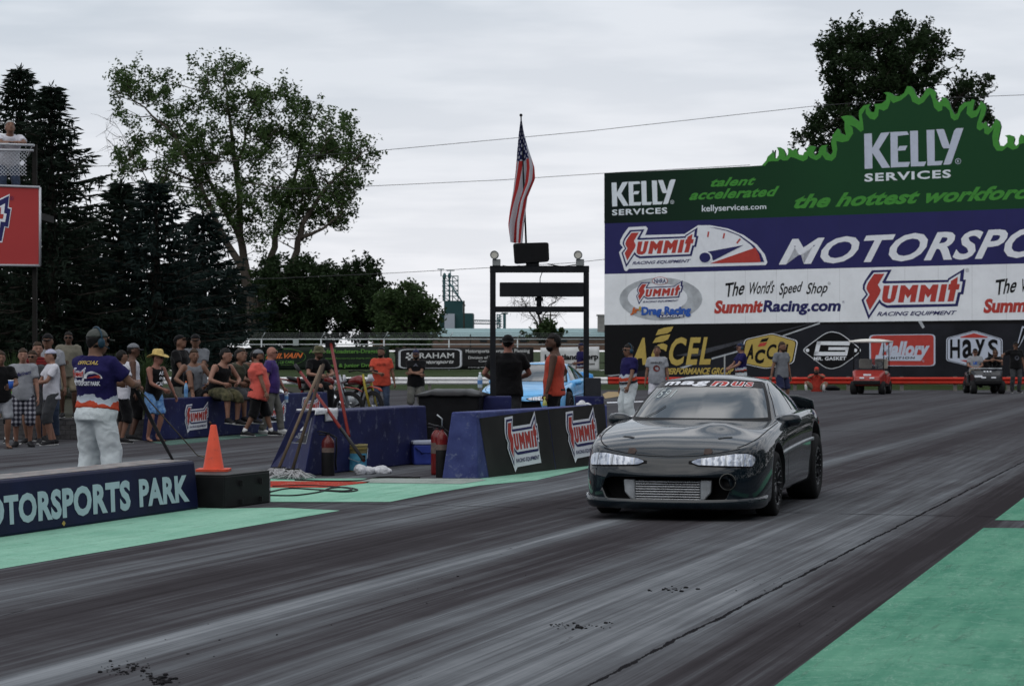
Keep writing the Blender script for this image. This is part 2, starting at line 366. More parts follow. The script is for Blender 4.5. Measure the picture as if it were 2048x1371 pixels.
def sheet(name, pts, m, z, kind='structure'):
    b = MB(); t = tessellate_polygon([[V(p) for p in pts]]); b.add([(p[0], p[1], z) for p in pts], [tuple(x) for x in t])
    o = b.build(name, m, recalc=False)
    for p in o.data.polygons:
        if p.normal.z < 0: p.flip()
    return setting(o, kind)
def psheet(name, px, m, z): return sheet(name, [G(*p) for p in px], m, z)
b = MB(); b.add([(-3000, 118, .5), (3000, 118, .5), (3000, 5000, .5), (-3000, 5000, .5)], [(0, 1, 2, 3)])
setting(b.build('far_ground', M_GRASS))
b = MB(); b.add([(-300, -60, -.03), (300, -60, -.03), (300, 95, -.03), (-300, 95, -.03)], [(0, 1, 2, 3)]); setting(b.build('ground', M_GRASS))
b = MB(); xs = [i*2.5-60 for i in range(57)]; ys = [87.5, 89, 91, 94, 97, 101, 106, 111, 115, 118.2]
zz = lambda x, y: -.02+min(1, max(0, (y-87.5)/26))*.52+.03*noise.noise((x*.3, y*.3, 0))
b.add([(x, y, zz(x, y)) for y in ys for x in xs], [(i*57+j, i*57+j+1, (i+1)*57+j+1, (i+1)*57+j) for i in range(9) for j in range(56)], 0, True)
setting(b.build('grass_bank', M_GRASS))
sheet('track', [(-70, -20), (90, -20), (90, 87.8), (-70, 87.8)], M_ASPH, 0)
psheet('painted_apron', [(-700, 1258), (0, 1137.7), (340, 1080), (680, 1021), (560, 1015), (449, 1017), (399, 1012), (-700, 1155)], M_PG1, .004)
psheet('painted_island', [(541, 957), (711, 956.6), (957, 957), (1215, 926), (1170, 938), (1073, 960), (961, 970.5), (867, 986), (780, 1003.5), (541, 1003.6)], M_PG1, .004)
psheet('red_paint_stripe', [(541, 962.5), (720, 964), (740, 963), (735, 966), (650, 975.5), (541, 975)], M_PR, .008)
psheet('pale_paint_stripe', [(735, 957.5), (957, 957.5), (972, 960.6), (924, 968), (737, 966), (715, 962)], M_PW, .008)
psheet('painted_lane', [(1380, 1500), (1551, 1371), (1967, 1055.7), (2300, 1058), (2700, 1500)], M_PG2, .004)
psheet('painted_lane', [(1989.5, 1040), (2300, 1044), (2300, 820), (2048, 995)], M_PG2, .004)
psheet('faded_paint_strip', [(300, 884), (341, 880.5), (660, 854.5), (660, 857), (480, 876), (341, 890)], painted('faded_green', (.05, .09, .08), (.09, .15, .13)), .004)
psheet('sand_patch', [(1205, 788), (1216, 783), (1262, 784), (1240, 792), (1210, 797)], mat('sand', (.30, .22, .12), .9, .2), .006)
psheet('road_marking', [(1214, 804), (1300, 801.5), (1300, 803), (1214, 806)], WHITE, .006)
# crumbs of rubber lying on the strip
b = MB(); r2 = random.Random(3)
for cx, cy, n, sx, sy in ((1160, 1253, 38, 62, 7), (1345, 1178, 22, 42, 6), (1110, 1250, 8, 16, 4), (255, 1338, 60, 60, 14), (320, 1362, 70, 30, 12), (1500, 1160, 5, 60, 30), (900, 1180, 8, 220, 50), (1750, 1250, 10, 160, 70), (500, 1290, 8, 300, 40), (1700, 900, 8, 200, 30)):
    for i in range(n):
        p = G(cx+r2.gauss(0, .5)*sx, cy+r2.gauss(0, .5)*sy); s = .003+(.008 if n > 12 else .003)*r2.random()**3
        b.ball((p.x, p.y, s*.5), (s*(1+r2.random()), s, s*.7), 0, 5, 4)
setting(b.build('rubber_crumbs', mat('rubber_crumb', (.012, .012, .014), .8)), 'stuff')
# ================================================================== CONCRETE BARRIERS
M_BAR = mat('blue_painted_concrete', (.014, .016, .066), .55, .2, 3, .25, col2=(.020, .025, .092), wear=(.10, .11, .17))
M_BARL = mat('faded_blue_concrete', (.040, .050, .160), .6, .18, 5, .3, col2=(.060, .075, .21), wear=(.12, .14, .24))
M_BARD = mat('dark_blue_concrete', (.007, .009, .036), .5, .2, 2, .2, col2=(.010, .013, .052))
M_TOPD = mat('scuffed_concrete_top', (.16, .155, .16), .7, .3, 6, .3, col2=(.33, .31, .30), wear=(.42, .22, .16), stretch=(1, 1, 1))
M_PANEL = mat('dark_banner_vinyl', (.012, .012, .012), .5, .35, 1.2, .05, col2=(.030, .029, .028))
def Z(v, z): return V((v.x, v.y, z))
# right barrier with two emblem panels
A, B = G(955.5, 957.4), G(1216, 927); D = G(883.6, 957.4); C = D+(B-A); C = B+(D-A)
ZT = .76
t_in = (D-A).normalized()
pts = [A, B, C, D]; top = [Z(A+t_in*.01, ZT), Z(B+t_in*.01, ZT), Z(C-t_in*.11, ZT), Z(D-t_in*.11, ZT)]
o = MB().hexa([Z(p, 0) for p in pts]+top).build('barrier_wall', M_BARL, bevel=.015)
bar_r = tag(o, 'blue concrete barrier with two dark red-and-white emblem panels beside the black car', 'barrier')
pl = Plane(A, B, top[0])
d = Dec(pl, .003, .004); z4 = lambda u, v: (860+u*.248, 640+v*.248)
d.poly([z4(395, 790), z4(948, 718), z4(1010, 1205), z4(474, 1268)], M_PANEL); d.poly([z4(952, 717), z4(1404, 672), z4(1445, 1150), z4(1014, 1204)], M_PANEL)
for u, v in ((405, 790), (545, 772), (685, 760), (820, 742), (940, 722), (1075, 712), (1195, 700), (1330, 690)): d.ell(*z4(u, v+8), 1.3, 1.3, BLACK, 1)
d.build('banner_panel', bar_r)
for q in ([z4(655, 1178), z4(905, 1150), z4(838, 762), z4(575, 790)], [z4(1142, 1108), z4(1370, 1080), z4(1310, 725), z4(1070, 745)]):
    d = Dec(pl, .003, .012); logo(d, q, WHITE); d.build('emblem', bar_r)
# middle barrier
z3 = lambda u, v: (520+u*.248, 640+v*.248)
A, D, B = G(608, 953), G(538.6, 936), G(858, 924.5); C = D+(B-A); zt = .745
top = [Z(G(633, 823, zt), zt), None, None, Z(G(590.7, 821, zt), zt)]; k_ = ((852-CX)/F*top[0].y-top[0].x)/((B-A).x-(852-CX)/F*(B-A).y); top[1] = top[0]+(B-A)*k_; top[2] = top[1]+(top[3]-top[0]); MID_TOP, MID_DIR, MID_DOWN = top[0].copy(), (B-A).normalized(), (A-top[0])
bar_m = tag(MB().hexa([Z(p, 0) for p in (A, B, C, D)]+top).build('barrier_wall', M_BAR, bevel=.02), 'plain navy concrete barrier with sloping end, mops and extinguishers leaning on it', 'barrier')
def tri_up(p): return p
plm = Plane(A, D, top[0])
d = Dec(plm, .004, .004); d.poly([z3(286, 783), z3(422, 790), z3(375, 995), z3(245, 985)], BLACK); d.line([z3(286, 783), z3(422, 790), z3(375, 995), z3(245, 985), z3(286, 783)], .8, SILVER, 1)
d.poly([z3(322, 795), z3(385, 797), z3(370, 890), z3(300, 885)], mat('pale_sky_print', (.16, .30, .42), .4), 1); d.ell(*z3(344, 835), 6, 7, mat('pale_face_print', (.55, .45, .40), .4), 2); d.ell(*z3(335, 872), 9, 5, WHITE, 2)
d.text('MEMORIAL', [z3(272, 925), z3(378, 930), z3(382, 910), z3(277, 905)], SILVER, 1); d.text('RACER', [z3(275, 948), z3(345, 952), z3(349, 932), z3(280, 928)], SILVER, 1)
d.build('memorial_plaque', bar_m)
# far left barrier with three emblems
zz2 = lambda u, v: (240+u*.21484, 640+v*.21484)
A = G(341, 879); B = V((-3.47, 44.7, 0)); D = G(283, 882); C = B+(D-A)
zt = .68; top = [None]*4; top[0] = Z(A+(D-A)*.12, zt); top[1] = Z(B+(D-A)*.12, zt); top[2] = Z(C-(D-A)*.15, zt); top[3] = Z(D-(D-A)*.15, zt)
bar_l = tag(MB().hexa([Z(p, 0) for p in (A, B, C, D)]+top).build('barrier_wall', M_BAR, bevel=.02), 'long navy concrete barrier that spectators sit on with red emblems along it', 'barrier')
pl = Plane(A, B, top[0])
for q in ([zz2(612, 1022), zz2(820, 1005), zz2(815, 775), zz2(602, 790)], [zz2(1340, 955), zz2(1545, 938), zz2(1535, 752), zz2(1328, 775)], [zz2(1700, 905), zz2(1862, 890), zz2(1855, 705), zz2(1690, 722)]):
    d = Dec(pl, .004, .004); logo(d, q, WHITE); d.build('emblem', bar_l)
# low foreground barrier with lettering
A0, B = G(0, 1075), G(399, 1017); dr = (B-A0).normalized(); A = A0-dr*7; lf = V((-dr.y, dr.x, 0)); zt = .445
f0, f1 = A+lf*.03, B+lf*.03-dr*.03
bar_f = tag(MB().hexa([A, B, B+lf*.55, A+lf*.55]+[Z(p, zt) for p in (f0, f1, f1+lf*.44, f0+lf*.44)]).build('barrier_wall', M_BARD, bevel=.025), 'low dark blue barrier in the foreground with large pale lettering', 'barrier')
b = MB(); b.hexa([Z(p, zt+.001) for p in (f0+lf*.04, f1+lf*.04-dr*.05, f1+lf*.41-dr*.05, f0+lf*.41)]+[Z(p, zt+.006) for p in (f0+lf*.04, f1+lf*.04-dr*.05, f1+lf*.41-dr*.05, f0+lf*.41)])
adopt(b.build('worn_top', M_TOPD), bar_f)
pl = Plane(A, B, Z(f0, zt)); z5 = lambda u, v: (u*.37267, 860+v*.37267)
M_LET = mat('pale_blue_letter', (.40, .52, .56), .5, .06)
d = Dec(pl, .003, .004); d.text('MOTORSPORTS', [z5(-165, 534), z5(700, 428), z5(695, 264), z5(-172, 374)], M_LET, 0, .045, 0, 1.06); d.text('PARK', [z5(748, 412), z5(1016, 380), z5(1006, 238), z5(742, 262)], M_LET, 0, .045, 0, 1.06)
d.build('lettering', bar_f)
d = Dec(pl, .003, .004); d.poly([z5(340, 484), z5(350, 497), z5(342, 514), z5(329, 500)], GOLD); d.build('gold_mark', bar_f)
# ================================================================== BILLBOARD
BP0, BP1 = P(1209, 702, 102.0), P(2048, 702, 92.5); pl = Plane(BP0, BP1, BP0+V((0, 0, 1)))
bill = thing('billboard', 'tall sponsor billboard with green flame-topped header and painted advertising bands', 'billboard', Z(G(1209, 765), 0))
def z1(u, v): return (1200+u*.41406, 160+v*.41406)
def za(u, v): return (1500+u*.13861, 160+v*.13861)
def zb(u, v): return (1760+u*.140625, 160+v*.140625)
def zc(u, v): return (1210+u*.17578, 340+v*.17578)
def z8(u, v): return (1200+u*.25391, 500+v*.25391)
def z6(u, v): return (1200+u*.21484, 640+v*.21484)
def z7(u, v): return (1640+u*.19922, 640+v*.19922)
def zd(u, v): return (1700+u*.16992, 520+v*.16992)
XR = 2440
def panel_mat(name, rgb):
    q = NT(name); c = q.new('NewGeometry').outputs['Position']; sp = q.new('SeparateXYZ'); q.link(c, sp.inputs[0]); m = q.math('MODULO', q.math('ADD', sp.outputs[0], 100.0), 1.22); ln = q.math('LESS_THAN', m, .014); n = q.noise(c, .9, 5, .6); n2 = q.noise(c, 5, 5, .7)
    col = q.ramp(q.math('ADD', q.math('MULTIPLY', n, .7), q.math('MULTIPLY', n2, .3)), (.3, tuple(x*.90 for x in rgb)), (.7, tuple(min(.9, x*1.08) for x in rgb))); q.set(Base_Color=q.mix(q.math('MULTIPLY', ln, .28), col, (.03, .03, .035)), Roughness=.55); q.bump(n, .25, .05); return q.m
def edge(y0, y1, x): return y0+(y1-y0)*(x-1209)/(2048-1209)
bands = [(346.5, 330.5, 447, 416.7), (447, 416.7, 548, 526.9), (548, 526.9, 649.4, 639), (649.4, 639, 749, 752)]
def slab(poly, m, name, th=.12):
    pts = [pl(x, y) for x, y in poly]; return adopt(MB().prism(pts, -pl.n*th).build(name, m), bill)
flame_out = [za(*p) for p in ((0, 1243), (172, 1232), (235, 1160), (252, 1110), (318, 1050), (322, 1010), (335, 1055), (345, 1060), (362, 1010), (355, 1080), (358, 1130), (385, 1130), (412, 1085), (415, 1030), (388, 972), (430, 970), (480, 1000), (512, 1060), (518, 1112), (548, 1070), (552, 1020), (535, 980), (570, 985), (612, 1020), (655, 985), (640, 1020), (700, 980), (678, 1025), (690, 1070), (765, 1085), (780, 1045), (830, 1020), (812, 985), (850, 955), (905, 950), (955, 970), (940, 1000), (915, 1050), (940, 1095), (985, 1065), (1000, 990), (1040, 945), (1125, 938), (1100, 970), (1108, 1040), (1160, 1085), (1195, 1040), (1180, 960), (1170, 900), (1190, 800), (1265, 700), (1295, 720), (1310, 770), (1385, 800), (1365, 710), (1365, 600), (1310, 530), (1400, 510), (1470, 518), (1530, 570), (1585, 605), (1570, 520), (1575, 440), (1640, 370), (1740, 345), (1712, 400), (1740, 460), (1790, 465), (1810, 400), (1790, 350), (1900, 340), (1965, 290), (1970, 215), (1925, 185))]
flame_out += [zb(*p) for p in ((45, 185), (110, 172), (165, 190), (205, 225), (270, 232), (340, 190), (385, 90), (440, 92), (480, 130), (515, 220), (560, 265), (610, 220), (660, 130), (700, 112), (760, 140), (800, 180), (790, 260), (830, 315), (880, 300), (880, 245), (940, 255), (985, 310), (1010, 400), (1060, 490), (1100, 480), (1130, 380), (1200, 320), (1290, 305), (1310, 275), (1350, 290), (1330, 380), (1320, 440), (1370, 430), (1420, 350), (1430, 300), (1490, 340), (1515, 400), (1490, 500), (1440, 600), (1465, 625), (1510, 590), (1530, 660), (1570, 680), (1610, 630), (1640, 570), (1650, 550), (1700, 590), (1720, 660), (1700, 760), (1680, 860), (1700, 930), (1760, 940), (1810, 890), (1810, 820), (1775, 790), (1840, 780), (1900, 800), (1915, 840), (1900, 900), (1930, 940), (1970, 910), (1975, 830), (2005, 770), (2000, 800), (2025, 780), (2048, 800))]
mir = 1824.0
tail = [(2*mir-x, y-(2*mir-x-x)*.022+14) for x, y in reversed(flame_out) if 1540 < x < 1592]
green_poly = [(1208.5, 447), (1208.5, 346.5)]+flame_out[:]+[(2060, 268)]+tail+[(XR, edge(346.5, 330.5, XR)), (XR, edge(447, 416.7, XR))]
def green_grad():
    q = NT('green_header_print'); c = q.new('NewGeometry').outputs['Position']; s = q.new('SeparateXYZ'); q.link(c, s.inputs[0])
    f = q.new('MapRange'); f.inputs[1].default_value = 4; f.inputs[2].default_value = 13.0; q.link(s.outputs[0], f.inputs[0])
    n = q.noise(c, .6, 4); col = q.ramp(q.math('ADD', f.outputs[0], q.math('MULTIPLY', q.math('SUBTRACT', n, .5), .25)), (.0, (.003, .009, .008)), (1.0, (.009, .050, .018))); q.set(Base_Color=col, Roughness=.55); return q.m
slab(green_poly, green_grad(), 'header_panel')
for i, (m, nm) in enumerate(((panel_mat('blue_panel_print', (.024, .024, .105)), 'blue_panel'), (panel_mat('white_panel_print', (.76, .78, .82)), 'white_panel'), (BLACK, 'black_panel'))):
    a, bb, c, dd = bands[i+1]
    slab([(1209, a), (XR, edge(a, bb, XR)), (XR, edge(c, dd, XR)), (1209, c)], m, nm, .11)
# bright flame fringe: the silhouette's edge strip, offset inwards
def fringe():
    inner = [za(*p) for p in ((215, 1240), (265, 1180), (330, 1170), (400, 1175), (440, 1140), (480, 1165), (540, 1160), (590, 1110), (630, 1120), (700, 1150), (770, 1175), (830, 1140), (840, 1090), (880, 1130), (960, 1160), (1020, 1120), (1040, 1080), (1090, 1150), (1180, 1170), (1240, 1110), (1260, 1000), (1245, 880), (1330, 900), (1420, 880), (1490, 770), (1480, 690), (1440, 650), (1520, 680), (1600, 752), (1640, 720), (1630, 600), (1615, 500), (1670, 410), (1670, 480), (1730, 560), (1800, 575), (1850, 520), (1860, 420), (1930, 445), (1990, 425))]
    inner += [zb(*p) for p in ((50, 440), (110, 410), (148, 310), (145, 285), (190, 330), (300, 290), (370, 230), (410, 195), (440, 240), (460, 310), (550, 355), (620, 320), (670, 250), (715, 200), (745, 280), (770, 390), (830, 452), (885, 430), (890, 370), (940, 385), (990, 440), (1010, 540), (1060, 578), (1110, 560), (1150, 460), (1210, 390), (1240, 370), (1230, 480), (1300, 545), (1380, 520), (1420, 440), (1440, 390), (1425, 480), (1380, 620), (1375, 690), (1420, 722), (1480, 680), (1485, 760), (1540, 780), (1600, 720), (1620, 680), (1595, 800), (1610, 930), (1660, 1005), (1740, 1010), (1810, 950), (1890, 995), (1960, 970), (1990, 910), (2048, 900))]
    return flame_out[1:]+inner[::-1]
d = Dec(pl, .006, .006); d.poly(fringe(), GREEN_L); d.build('flame_fringe', bill)
# header lettering
KP = [[(1728.4, 267.8), (1743.7, 266.7), (1744.6, 296.5), (1762, 266), (1779.6, 264.3), (1758, 299), (1780.5, 335), (1764.2, 336), (1744.8, 306), (1745, 337), (1729.5, 338)]]
KP += [[zb(*p) for p in q] for q in ([(148, 742), (388, 732), (412, 778), (252, 795), (252, 985), (275, 940), (390, 935), (360, 1000), (255, 1006), (257, 1170), (430, 1165), (402, 1235), (155, 1245)], [(428, 725), (540, 720), (545, 1165), (660, 1160), (630, 1225), (440, 1230)], [(662, 712), (775, 708), (780, 1155), (895, 1150), (870, 1210), (675, 1218)], [(800, 702), (900, 698), (915, 712), (990, 930), (1055, 720), (1090, 686), (1188, 683), (1015, 1185), (985, 1202), (900, 1206), (985, 972), (905, 972), (885, 945)])]
M_KEL = mat('grey_white_letter', (.46, .50, .60), .5, .05); M_WL = mat('white_letter', (.64, .69, .74), .5, .05)
def circled_r(d, x, y, r, m, l=0):
    ring = [(x+r*math.cos(i*math.pi/10), y+r*math.sin(i*math.pi/10)) for i in range(21)]; d.marks.append((len(d.b.v), len(d.b.f))); d.line(ring, r*.18, m, l); d.text('R', [(x-r*.35, y+r*.5), (x+r*.4, y+r*.5), (x+r*.4, y-r*.5), (x-r*.35, y-r*.5)], m, l, .03); d.marks.pop()
d = Dec(pl, .006, .006)
for p in KP: d.poly(p, M_KEL)
d.text('SERVICES', [z1(1278, 492), z1(1695, 472), z1(1695, 432), z1(1278, 452)], M_WL, 0, .03, 0, 1.15); circled_r(d, 1916.3, 322.5, 5.4, M_KEL); d.build('lettering', bill)
ux, uy = (1351.5-1223.2)/(1927-1728.4), (358.8-365.5)/(1927-1728.4); uy0 = (256-267.8)/(1927-1728.4); sc = (413-365.5)/(338-267.8)
def small(p):
    x, y = p; dx = x-1728.4; return (1223.2+dx*ux+.01*(y-267.8), 365.5+dx*uy+(y-267.8-dx*uy0)*sc)
d = Dec(pl, .006, .006)
for p in KP: d.poly([small(q) for q in p], M_WL)
d.text('SERVICES', [zc(80, 517), zc(708, 494), zc(708, 424), zc(80, 450)], M_WL, 0, .03, 0, 1.15); circled_r(d, *zc(765, 364), 3.6, M_WL)
d.text('kellyservices.com', [zc(1103, 497), zc(1835, 462), zc(1835, 385), zc(1103, 400)], M_WL, 0, .012); d.build('lettering', bill)
d = Dec(pl, .006, .006); d.text('talent', [zc(1198, 193), zc(1705, 172), zc(1727, 68), zc(1220, 92)], GREEN_L, 0, .035, .3, 1.05); d.text('accelerated', [zc(955, 344), zc(1962, 299), zc(1987, 182), zc(980, 228)], GREEN_L, 0, .035, .3, 1.05)
d.text('the hottest workforce', [z1(932, 622), z1(2120, 572), z1(2138, 502), z1(950, 552)], GREEN_L, 0, .04, .28, 1.03); d.build('lettering', bill)
# blue band
d = Dec(pl, .006, .006); q = [zc(*p) for p in ((182, 1108), (1052, 1088), (1068, 652), (198, 668))]
d.poly([zc(*p) for p in ((270, 650), (465, 640), (488, 665), (458, 740), (905, 728), (1060, 628), (1200, 628), (1400, 665), (1580, 740), (1730, 850), (1820, 960), (1848, 1050), (1830, 1080), (275, 1122), (245, 1150), (222, 1140), (160, 935), (205, 880), (172, 840), (175, 800), (210, 730))], WHITE)
logo(d, q, None, 1)
d.poly([zc(*p) for p in ((1180, 655), (1260, 655), (1400, 685), (1540, 742), (1690, 850), (1775, 950), (1815, 1045), (1772, 1047), (1740, 950), (1660, 850), (1520, 745), (1380, 690), (1240, 660))], BLUE, 1)
d.poly([zc(*p) for p in ((1195, 1062), (1712, 882), (1755, 960), (1774, 1047))], RED, 2); d.poly([zc(*p) for p in ((1172, 928), (1578, 853), (1232, 1030), (1205, 960))], BLUE, 2)
d.ell(*zc(1145, 995), 13.5, 11.5, WHITE, 3); d.ell(*zc(1140, 995), 11, 10, BLUE, 4)
for a, bq in (((1180, 700), (1170, 762)), ((1360, 718), (1347, 778)), ((1540, 782), (1500, 832))): d.line([zc(*a), zc(*bq)], 3.2, RED, 1)
d.build('emblem', bill)
d = Dec(pl, .006, .006); d.text('MOTORSPORTS', [z1(863, 893), z1(2520, 845), z1(2552, 690), z1(893, 768)], WHITE, 0, .028, .22, 1.04); d.build('lettering', bill)
# white band
d = Dec(pl, .006, .006); cx, cy = z8(480, 385)
d.ell(cx, cy, 83, 43, SILVER); d.ell(*z8(455, 375), 60, 29, WHITE, 1); logo(d, [z8(283, 428), z8(652, 420), z8(658, 238), z8(290, 250)], None, 2)
d.ell(*z8(475, 242), 15.6, 8, RED, 3); d.ell(*z8(475, 242), 14.4, 7, WHITE, 4); d.text('NHRA', [z8(430, 262), z8(522, 260), z8(522, 224), z8(430, 226)], BLUE, 5, .03)
d.text('Jr', [z8(240, 512), z8(312, 508), z8(312, 448), z8(246, 452)], mat('orange_red_print', (.50, .12, .03)), 5, .05, .1); d.text('Drag Racing', [z8(328, 530), z8(716, 524), z8(720, 440), z8(330, 446)], BLUE2, 5, .05); d.ell(*z8(318, 460), 2.5, 5, GOLD, 5)
d.poly([z8(470, 532), z8(664, 528), z8(664, 507), z8(470, 510)], BLUE, 6); d.text('LEAGUE', [z8(478, 529), z8(660, 525), z8(660, 509), z8(480, 513)], WHITE, 7, .03); d.build('emblem', bill)
d = Dec(pl, .006, .006)
def speedshop(f, g):
    d.text('The', [f(1000, 372), f(1130, 350), f(1150, 240), f(985, 262)], BLACK, 0, .02, .3); d.text('World\'s', [f(1178, 350), f(1365, 340), f(1385, 238), f(1180, 250)], BLACK, 0, .015, .3); d.text('Speed', [f(1410, 385), f(1590, 348), f(1600, 245), f(1410, 262)], BLACK, 0, .015, .3); d.text('Shop', [f(1622, 375), f(1785, 362), f(1800, 250), f(1628, 258)], BLACK, 0, .015, .3)
    d.text('Summit', [f(898, 502), f(1280, 492), f(1287, 390), f(903, 396)], RED, 0, .05, .12); d.text('Racing.com', [f(1282, 515), f(1895, 508), f(1900, 390), f(1286, 394)], BLUE, 0, .04, .12)
speedshop(z8, 0); circled_r(d, *z8(1806, 262), 2.6, BLACK); circled_r(d, *z8(1917, 408), 2.2, BLUE)
o8 = zd(1710, 235); s8 = z8(985, 262); speedshop(lambda u, v: (o8[0]+(z8(u, v)[0]-s8[0])*1.09, o8[1]+(z8(u, v)[1]-s8[1])*1.09-(z8(u, v)[0]-s8[0])*.004), 0); d.build('lettering', bill)
d = Dec(pl, .006, .006); logo(d, [zd(135, 697), zd(1365, 697), zd(1365, 97), zd(135, 97)]); circled_r(d, *zd(1380, 120), 3.4, GREY); d.build('emblem', bill)
# black band
d = Dec(pl, .006, .004)
d.poly([z6(60, 512), z6(240, 498), z6(1240, 310), z6(2048, 40), z6(4600, 30), z6(4600, 540), z6(60, 535)], mat('charcoal_print', (.013, .014, .019), .5, .4, .6)); d.poly([z6(1040, 345), z6(1340, 262), z6(1340, 285), z6(1040, 372)], GREY, 1); d.poly([z6(700, 330), z6(1240, 205), z6(2040, 10), z6(2040, -2+14), z6(1300, 215), z6(900, 335)], mat('dim_grey_print', (.05, .052, .062), .5, .3), 1)
d.poly([z6(1040, 352), z6(1335, 270), z6(1335, 282), z6(1040, 366)], SILVER, 2); d.poly([z6(1700, 140), z6(2048, 20), z6(2048, 34), z6(1712, 150)], SILVER, 2); d.poly([z6(60, 515), z6(240, 497), z6(240, 502), z6(100, 522)], SILVER, 1); d.poly([z6(740, 440), z6(900, 395), z6(905, 402), z6(780, 448)], SILVER, 2)
d.poly([z7(985, 12), z7(1020, 8), z7(1052, 70), z7(1030, 84)], SILVER, 1); d.build('band_artwork', bill)
d = Dec(pl, .006, .022)
d.text('A', [z6(292, 420), z6(440, 415), z6(466, 160), z6(350, 166)], GOLD, 0, .06, .0); d.text('C', [z6(470, 420), z6(610, 416), z6(632, 214), z6(492, 218)], GOLD, 0, .06, .15); d.text('CEL', [z6(638, 424), z6(1032, 414), z6(1048, 154), z6(655, 160)], GOLD, 0, .03, .18, 1.15)
d.poly([z6(*p) for p in ((520, 140), (545, 88), (600, 70), (686, 58), (665, 100), (630, 122), (570, 132))], GOLD); d.poly([z6(*p) for p in ((492, 212), (520, 165), (570, 145), (658, 130), (635, 178), (590, 200), (540, 206))], GOLD)
d.text('PERFORMANCE GROUP', [z6(610, 504), z6(1238, 503), z6(1248, 438), z6(620, 446)], GOLD, 0, .04, .15); d.build('lettering', bill)
def roundpoly(pts, r=.14, n=4):
    out = []; k = len(pts)
    for i in range(k):
        p, a, c = (V((*pts[j % k], 0)) for j in (i, i-1, i+1)); s, e = p+(a-p)*r, p+(c-p)*r
        for j in range(n+1): t = j/n; out.append(tuple((s*(1-t)**2+p*2*t*(1-t)+e*t*t).xy))
    return out
def grow(pts, k):
    cx = sum(p[0] for p in pts)/len(pts); cy = sum(p[1] for p in pts)/len(pts); return [(cx+(x-cx)*k, cy+(y-cy)*k) for x, y in pts]
hx = [z6(*p) for p in ((1605, 120), (1846, 190), (1806, 400), (1545, 453), (1312, 402), (1345, 178))]
d = Dec(pl, .006, .022); d.poly(roundpoly(hx), WHITE); d.poly(roundpoly(grow(hx, .965)), BLACK, 1); d.poly(roundpoly(grow(hx, .925)), GOLD, 2)
d.text('A', [z6(1362, 364), z6(1430, 362), z6(1448, 220), z6(1392, 224)], BLACK, 3, .05); d.text('C', [z6(1440, 405), z6(1532, 402), z6(1546, 268), z6(1450, 272)], BLACK, 3, .05, .1); d.text('CEL', [z6(1548, 366), z6(1772, 366), z6(1788, 220), z6(1562, 222)], BLACK, 3, .025, .12, 1.12)
d.poly([z6(*p) for p in ((1490, 205), (1512, 175), (1578, 162), (1558, 195), (1520, 202))], BLACK, 3); d.poly([z6(*p) for p in ((1470, 247), (1492, 213), (1562, 204), (1540, 238), (1500, 244))], RED, 3); d.build('emblem', bill)
gx = [(1604, 700), (1625, 684), (1650, 666), (1664, 662), (1682, 666), (1706, 684), (1725, 700), (1706, 716), (1682, 733), (1664, 738), (1650, 735), (1625, 716)]
d = Dec(pl, .006, .022); d.poly(roundpoly(gx, .3), WHITE); d.poly(roundpoly(grow(gx, .965), .3), BLACK, 1)
for q in ([(1687, 828), (1712, 718), (1745, 718), (1720, 828)], [(1706, 745), (1712, 718), (1976, 718), (1966, 750)], [(1687, 830), (1692, 800), (1940, 800), (1932, 830)], [(1928, 830), (1940, 768), (1962, 768), (1948, 830)], [(1800, 786), (1805, 764), (1962, 764), (1958, 786)]): d.poly([z8(*p) for p in q], WHITE, 2)
d.ell(*z8(1637, 788), 3.6, 3.6, WHITE, 2); d.ell(*z7(358, 302), 3.6, 3.6, WHITE, 2); d.text('MR. GASKET', [z8(1686, 868), z8(1940, 865), z8(1942, 837), z8(1687, 840)], WHITE, 2, .03, 0, 1.08); d.build('emblem', bill)
d = Dec(pl, .006, .022); rr = [z7(*p) for p in ((495, 146), (1160, 138), (1160, 462), (500, 460))]; d.poly(roundpoly(rr, .1), M_KEL); d.poly(roundpoly(grow(rr, .95), .09), RED, 1)
d.text('Mallory', [z7(580, 408), z7(1090, 408), z7(1110, 210), z7(612, 212)], M_KEL, 2, .05, .12, 1.02); d.poly([z7(565, 350), z7(1045, 348), z7(1015, 408), z7(552, 406)], M_KEL, 3); d.text('IGNITION', [z7(638, 392), z7(952, 388), z7(956, 366), z7(642, 369)], BLACK, 4, .03, 0, 1.3); circled_r(d, *z7(1040, 408), 2, M_KEL, 2); d.build('emblem', bill)
d = Dec(pl, .006, .022); hx = [z7(*p) for p in ((1552, 104), (1835, 188), (1835, 400), (1552, 475), (1268, 405), (1270, 178))]
for i, (k, m) in enumerate(((1, M_KEL), (.965, BLACK), (.94, M_KEL))): d.poly(roundpoly(grow(hx, k), .1), m, i)
d.poly([z7(1408, 168), z7(1550, 130), z7(1692, 168), z7(1680, 176), z7(1420, 176)], RED, 3); d.poly([z7(1410, 400), z7(1690, 398), z7(1550, 450)], RED, 3)
for ch, x0, x1 in (('H', 1310, 1408), ('a', 1432, 1535), ('y', 1562, 1662), ('S', 1690, 1792)): d.text(ch, [z7(x0, 382), z7(x1, 380), z7(x1, 190), z7(x0, 192)], BLACK, 4, .025)
d.build('emblem', bill)
d = Dec(pl, .006, .022); d.poly([z7(2030, 62), z7(2100, 60), z7(2250, 300), z7(2150, 300), z7(2080, 120), z7(2000, 270), z7(1975, 270)], M_KEL); d.poly([z7(2040, 80), z7(2080, 78), z7(2000, 262), z7(1985, 262)], BLACK, 1); d.build('lettering', bill)
# board frame: posts and rails behind
b = MB()
for x in range(1215, XR, 90):
    p0 = pl(x, 752, -.25); b.box((p0.x, p0.y, 4.4), (.16, .16, 8.8))
adopt(b.build('support_frame', mat('galvanised', (.25, .26, .27), .5, .15, metal=.6)), bill)
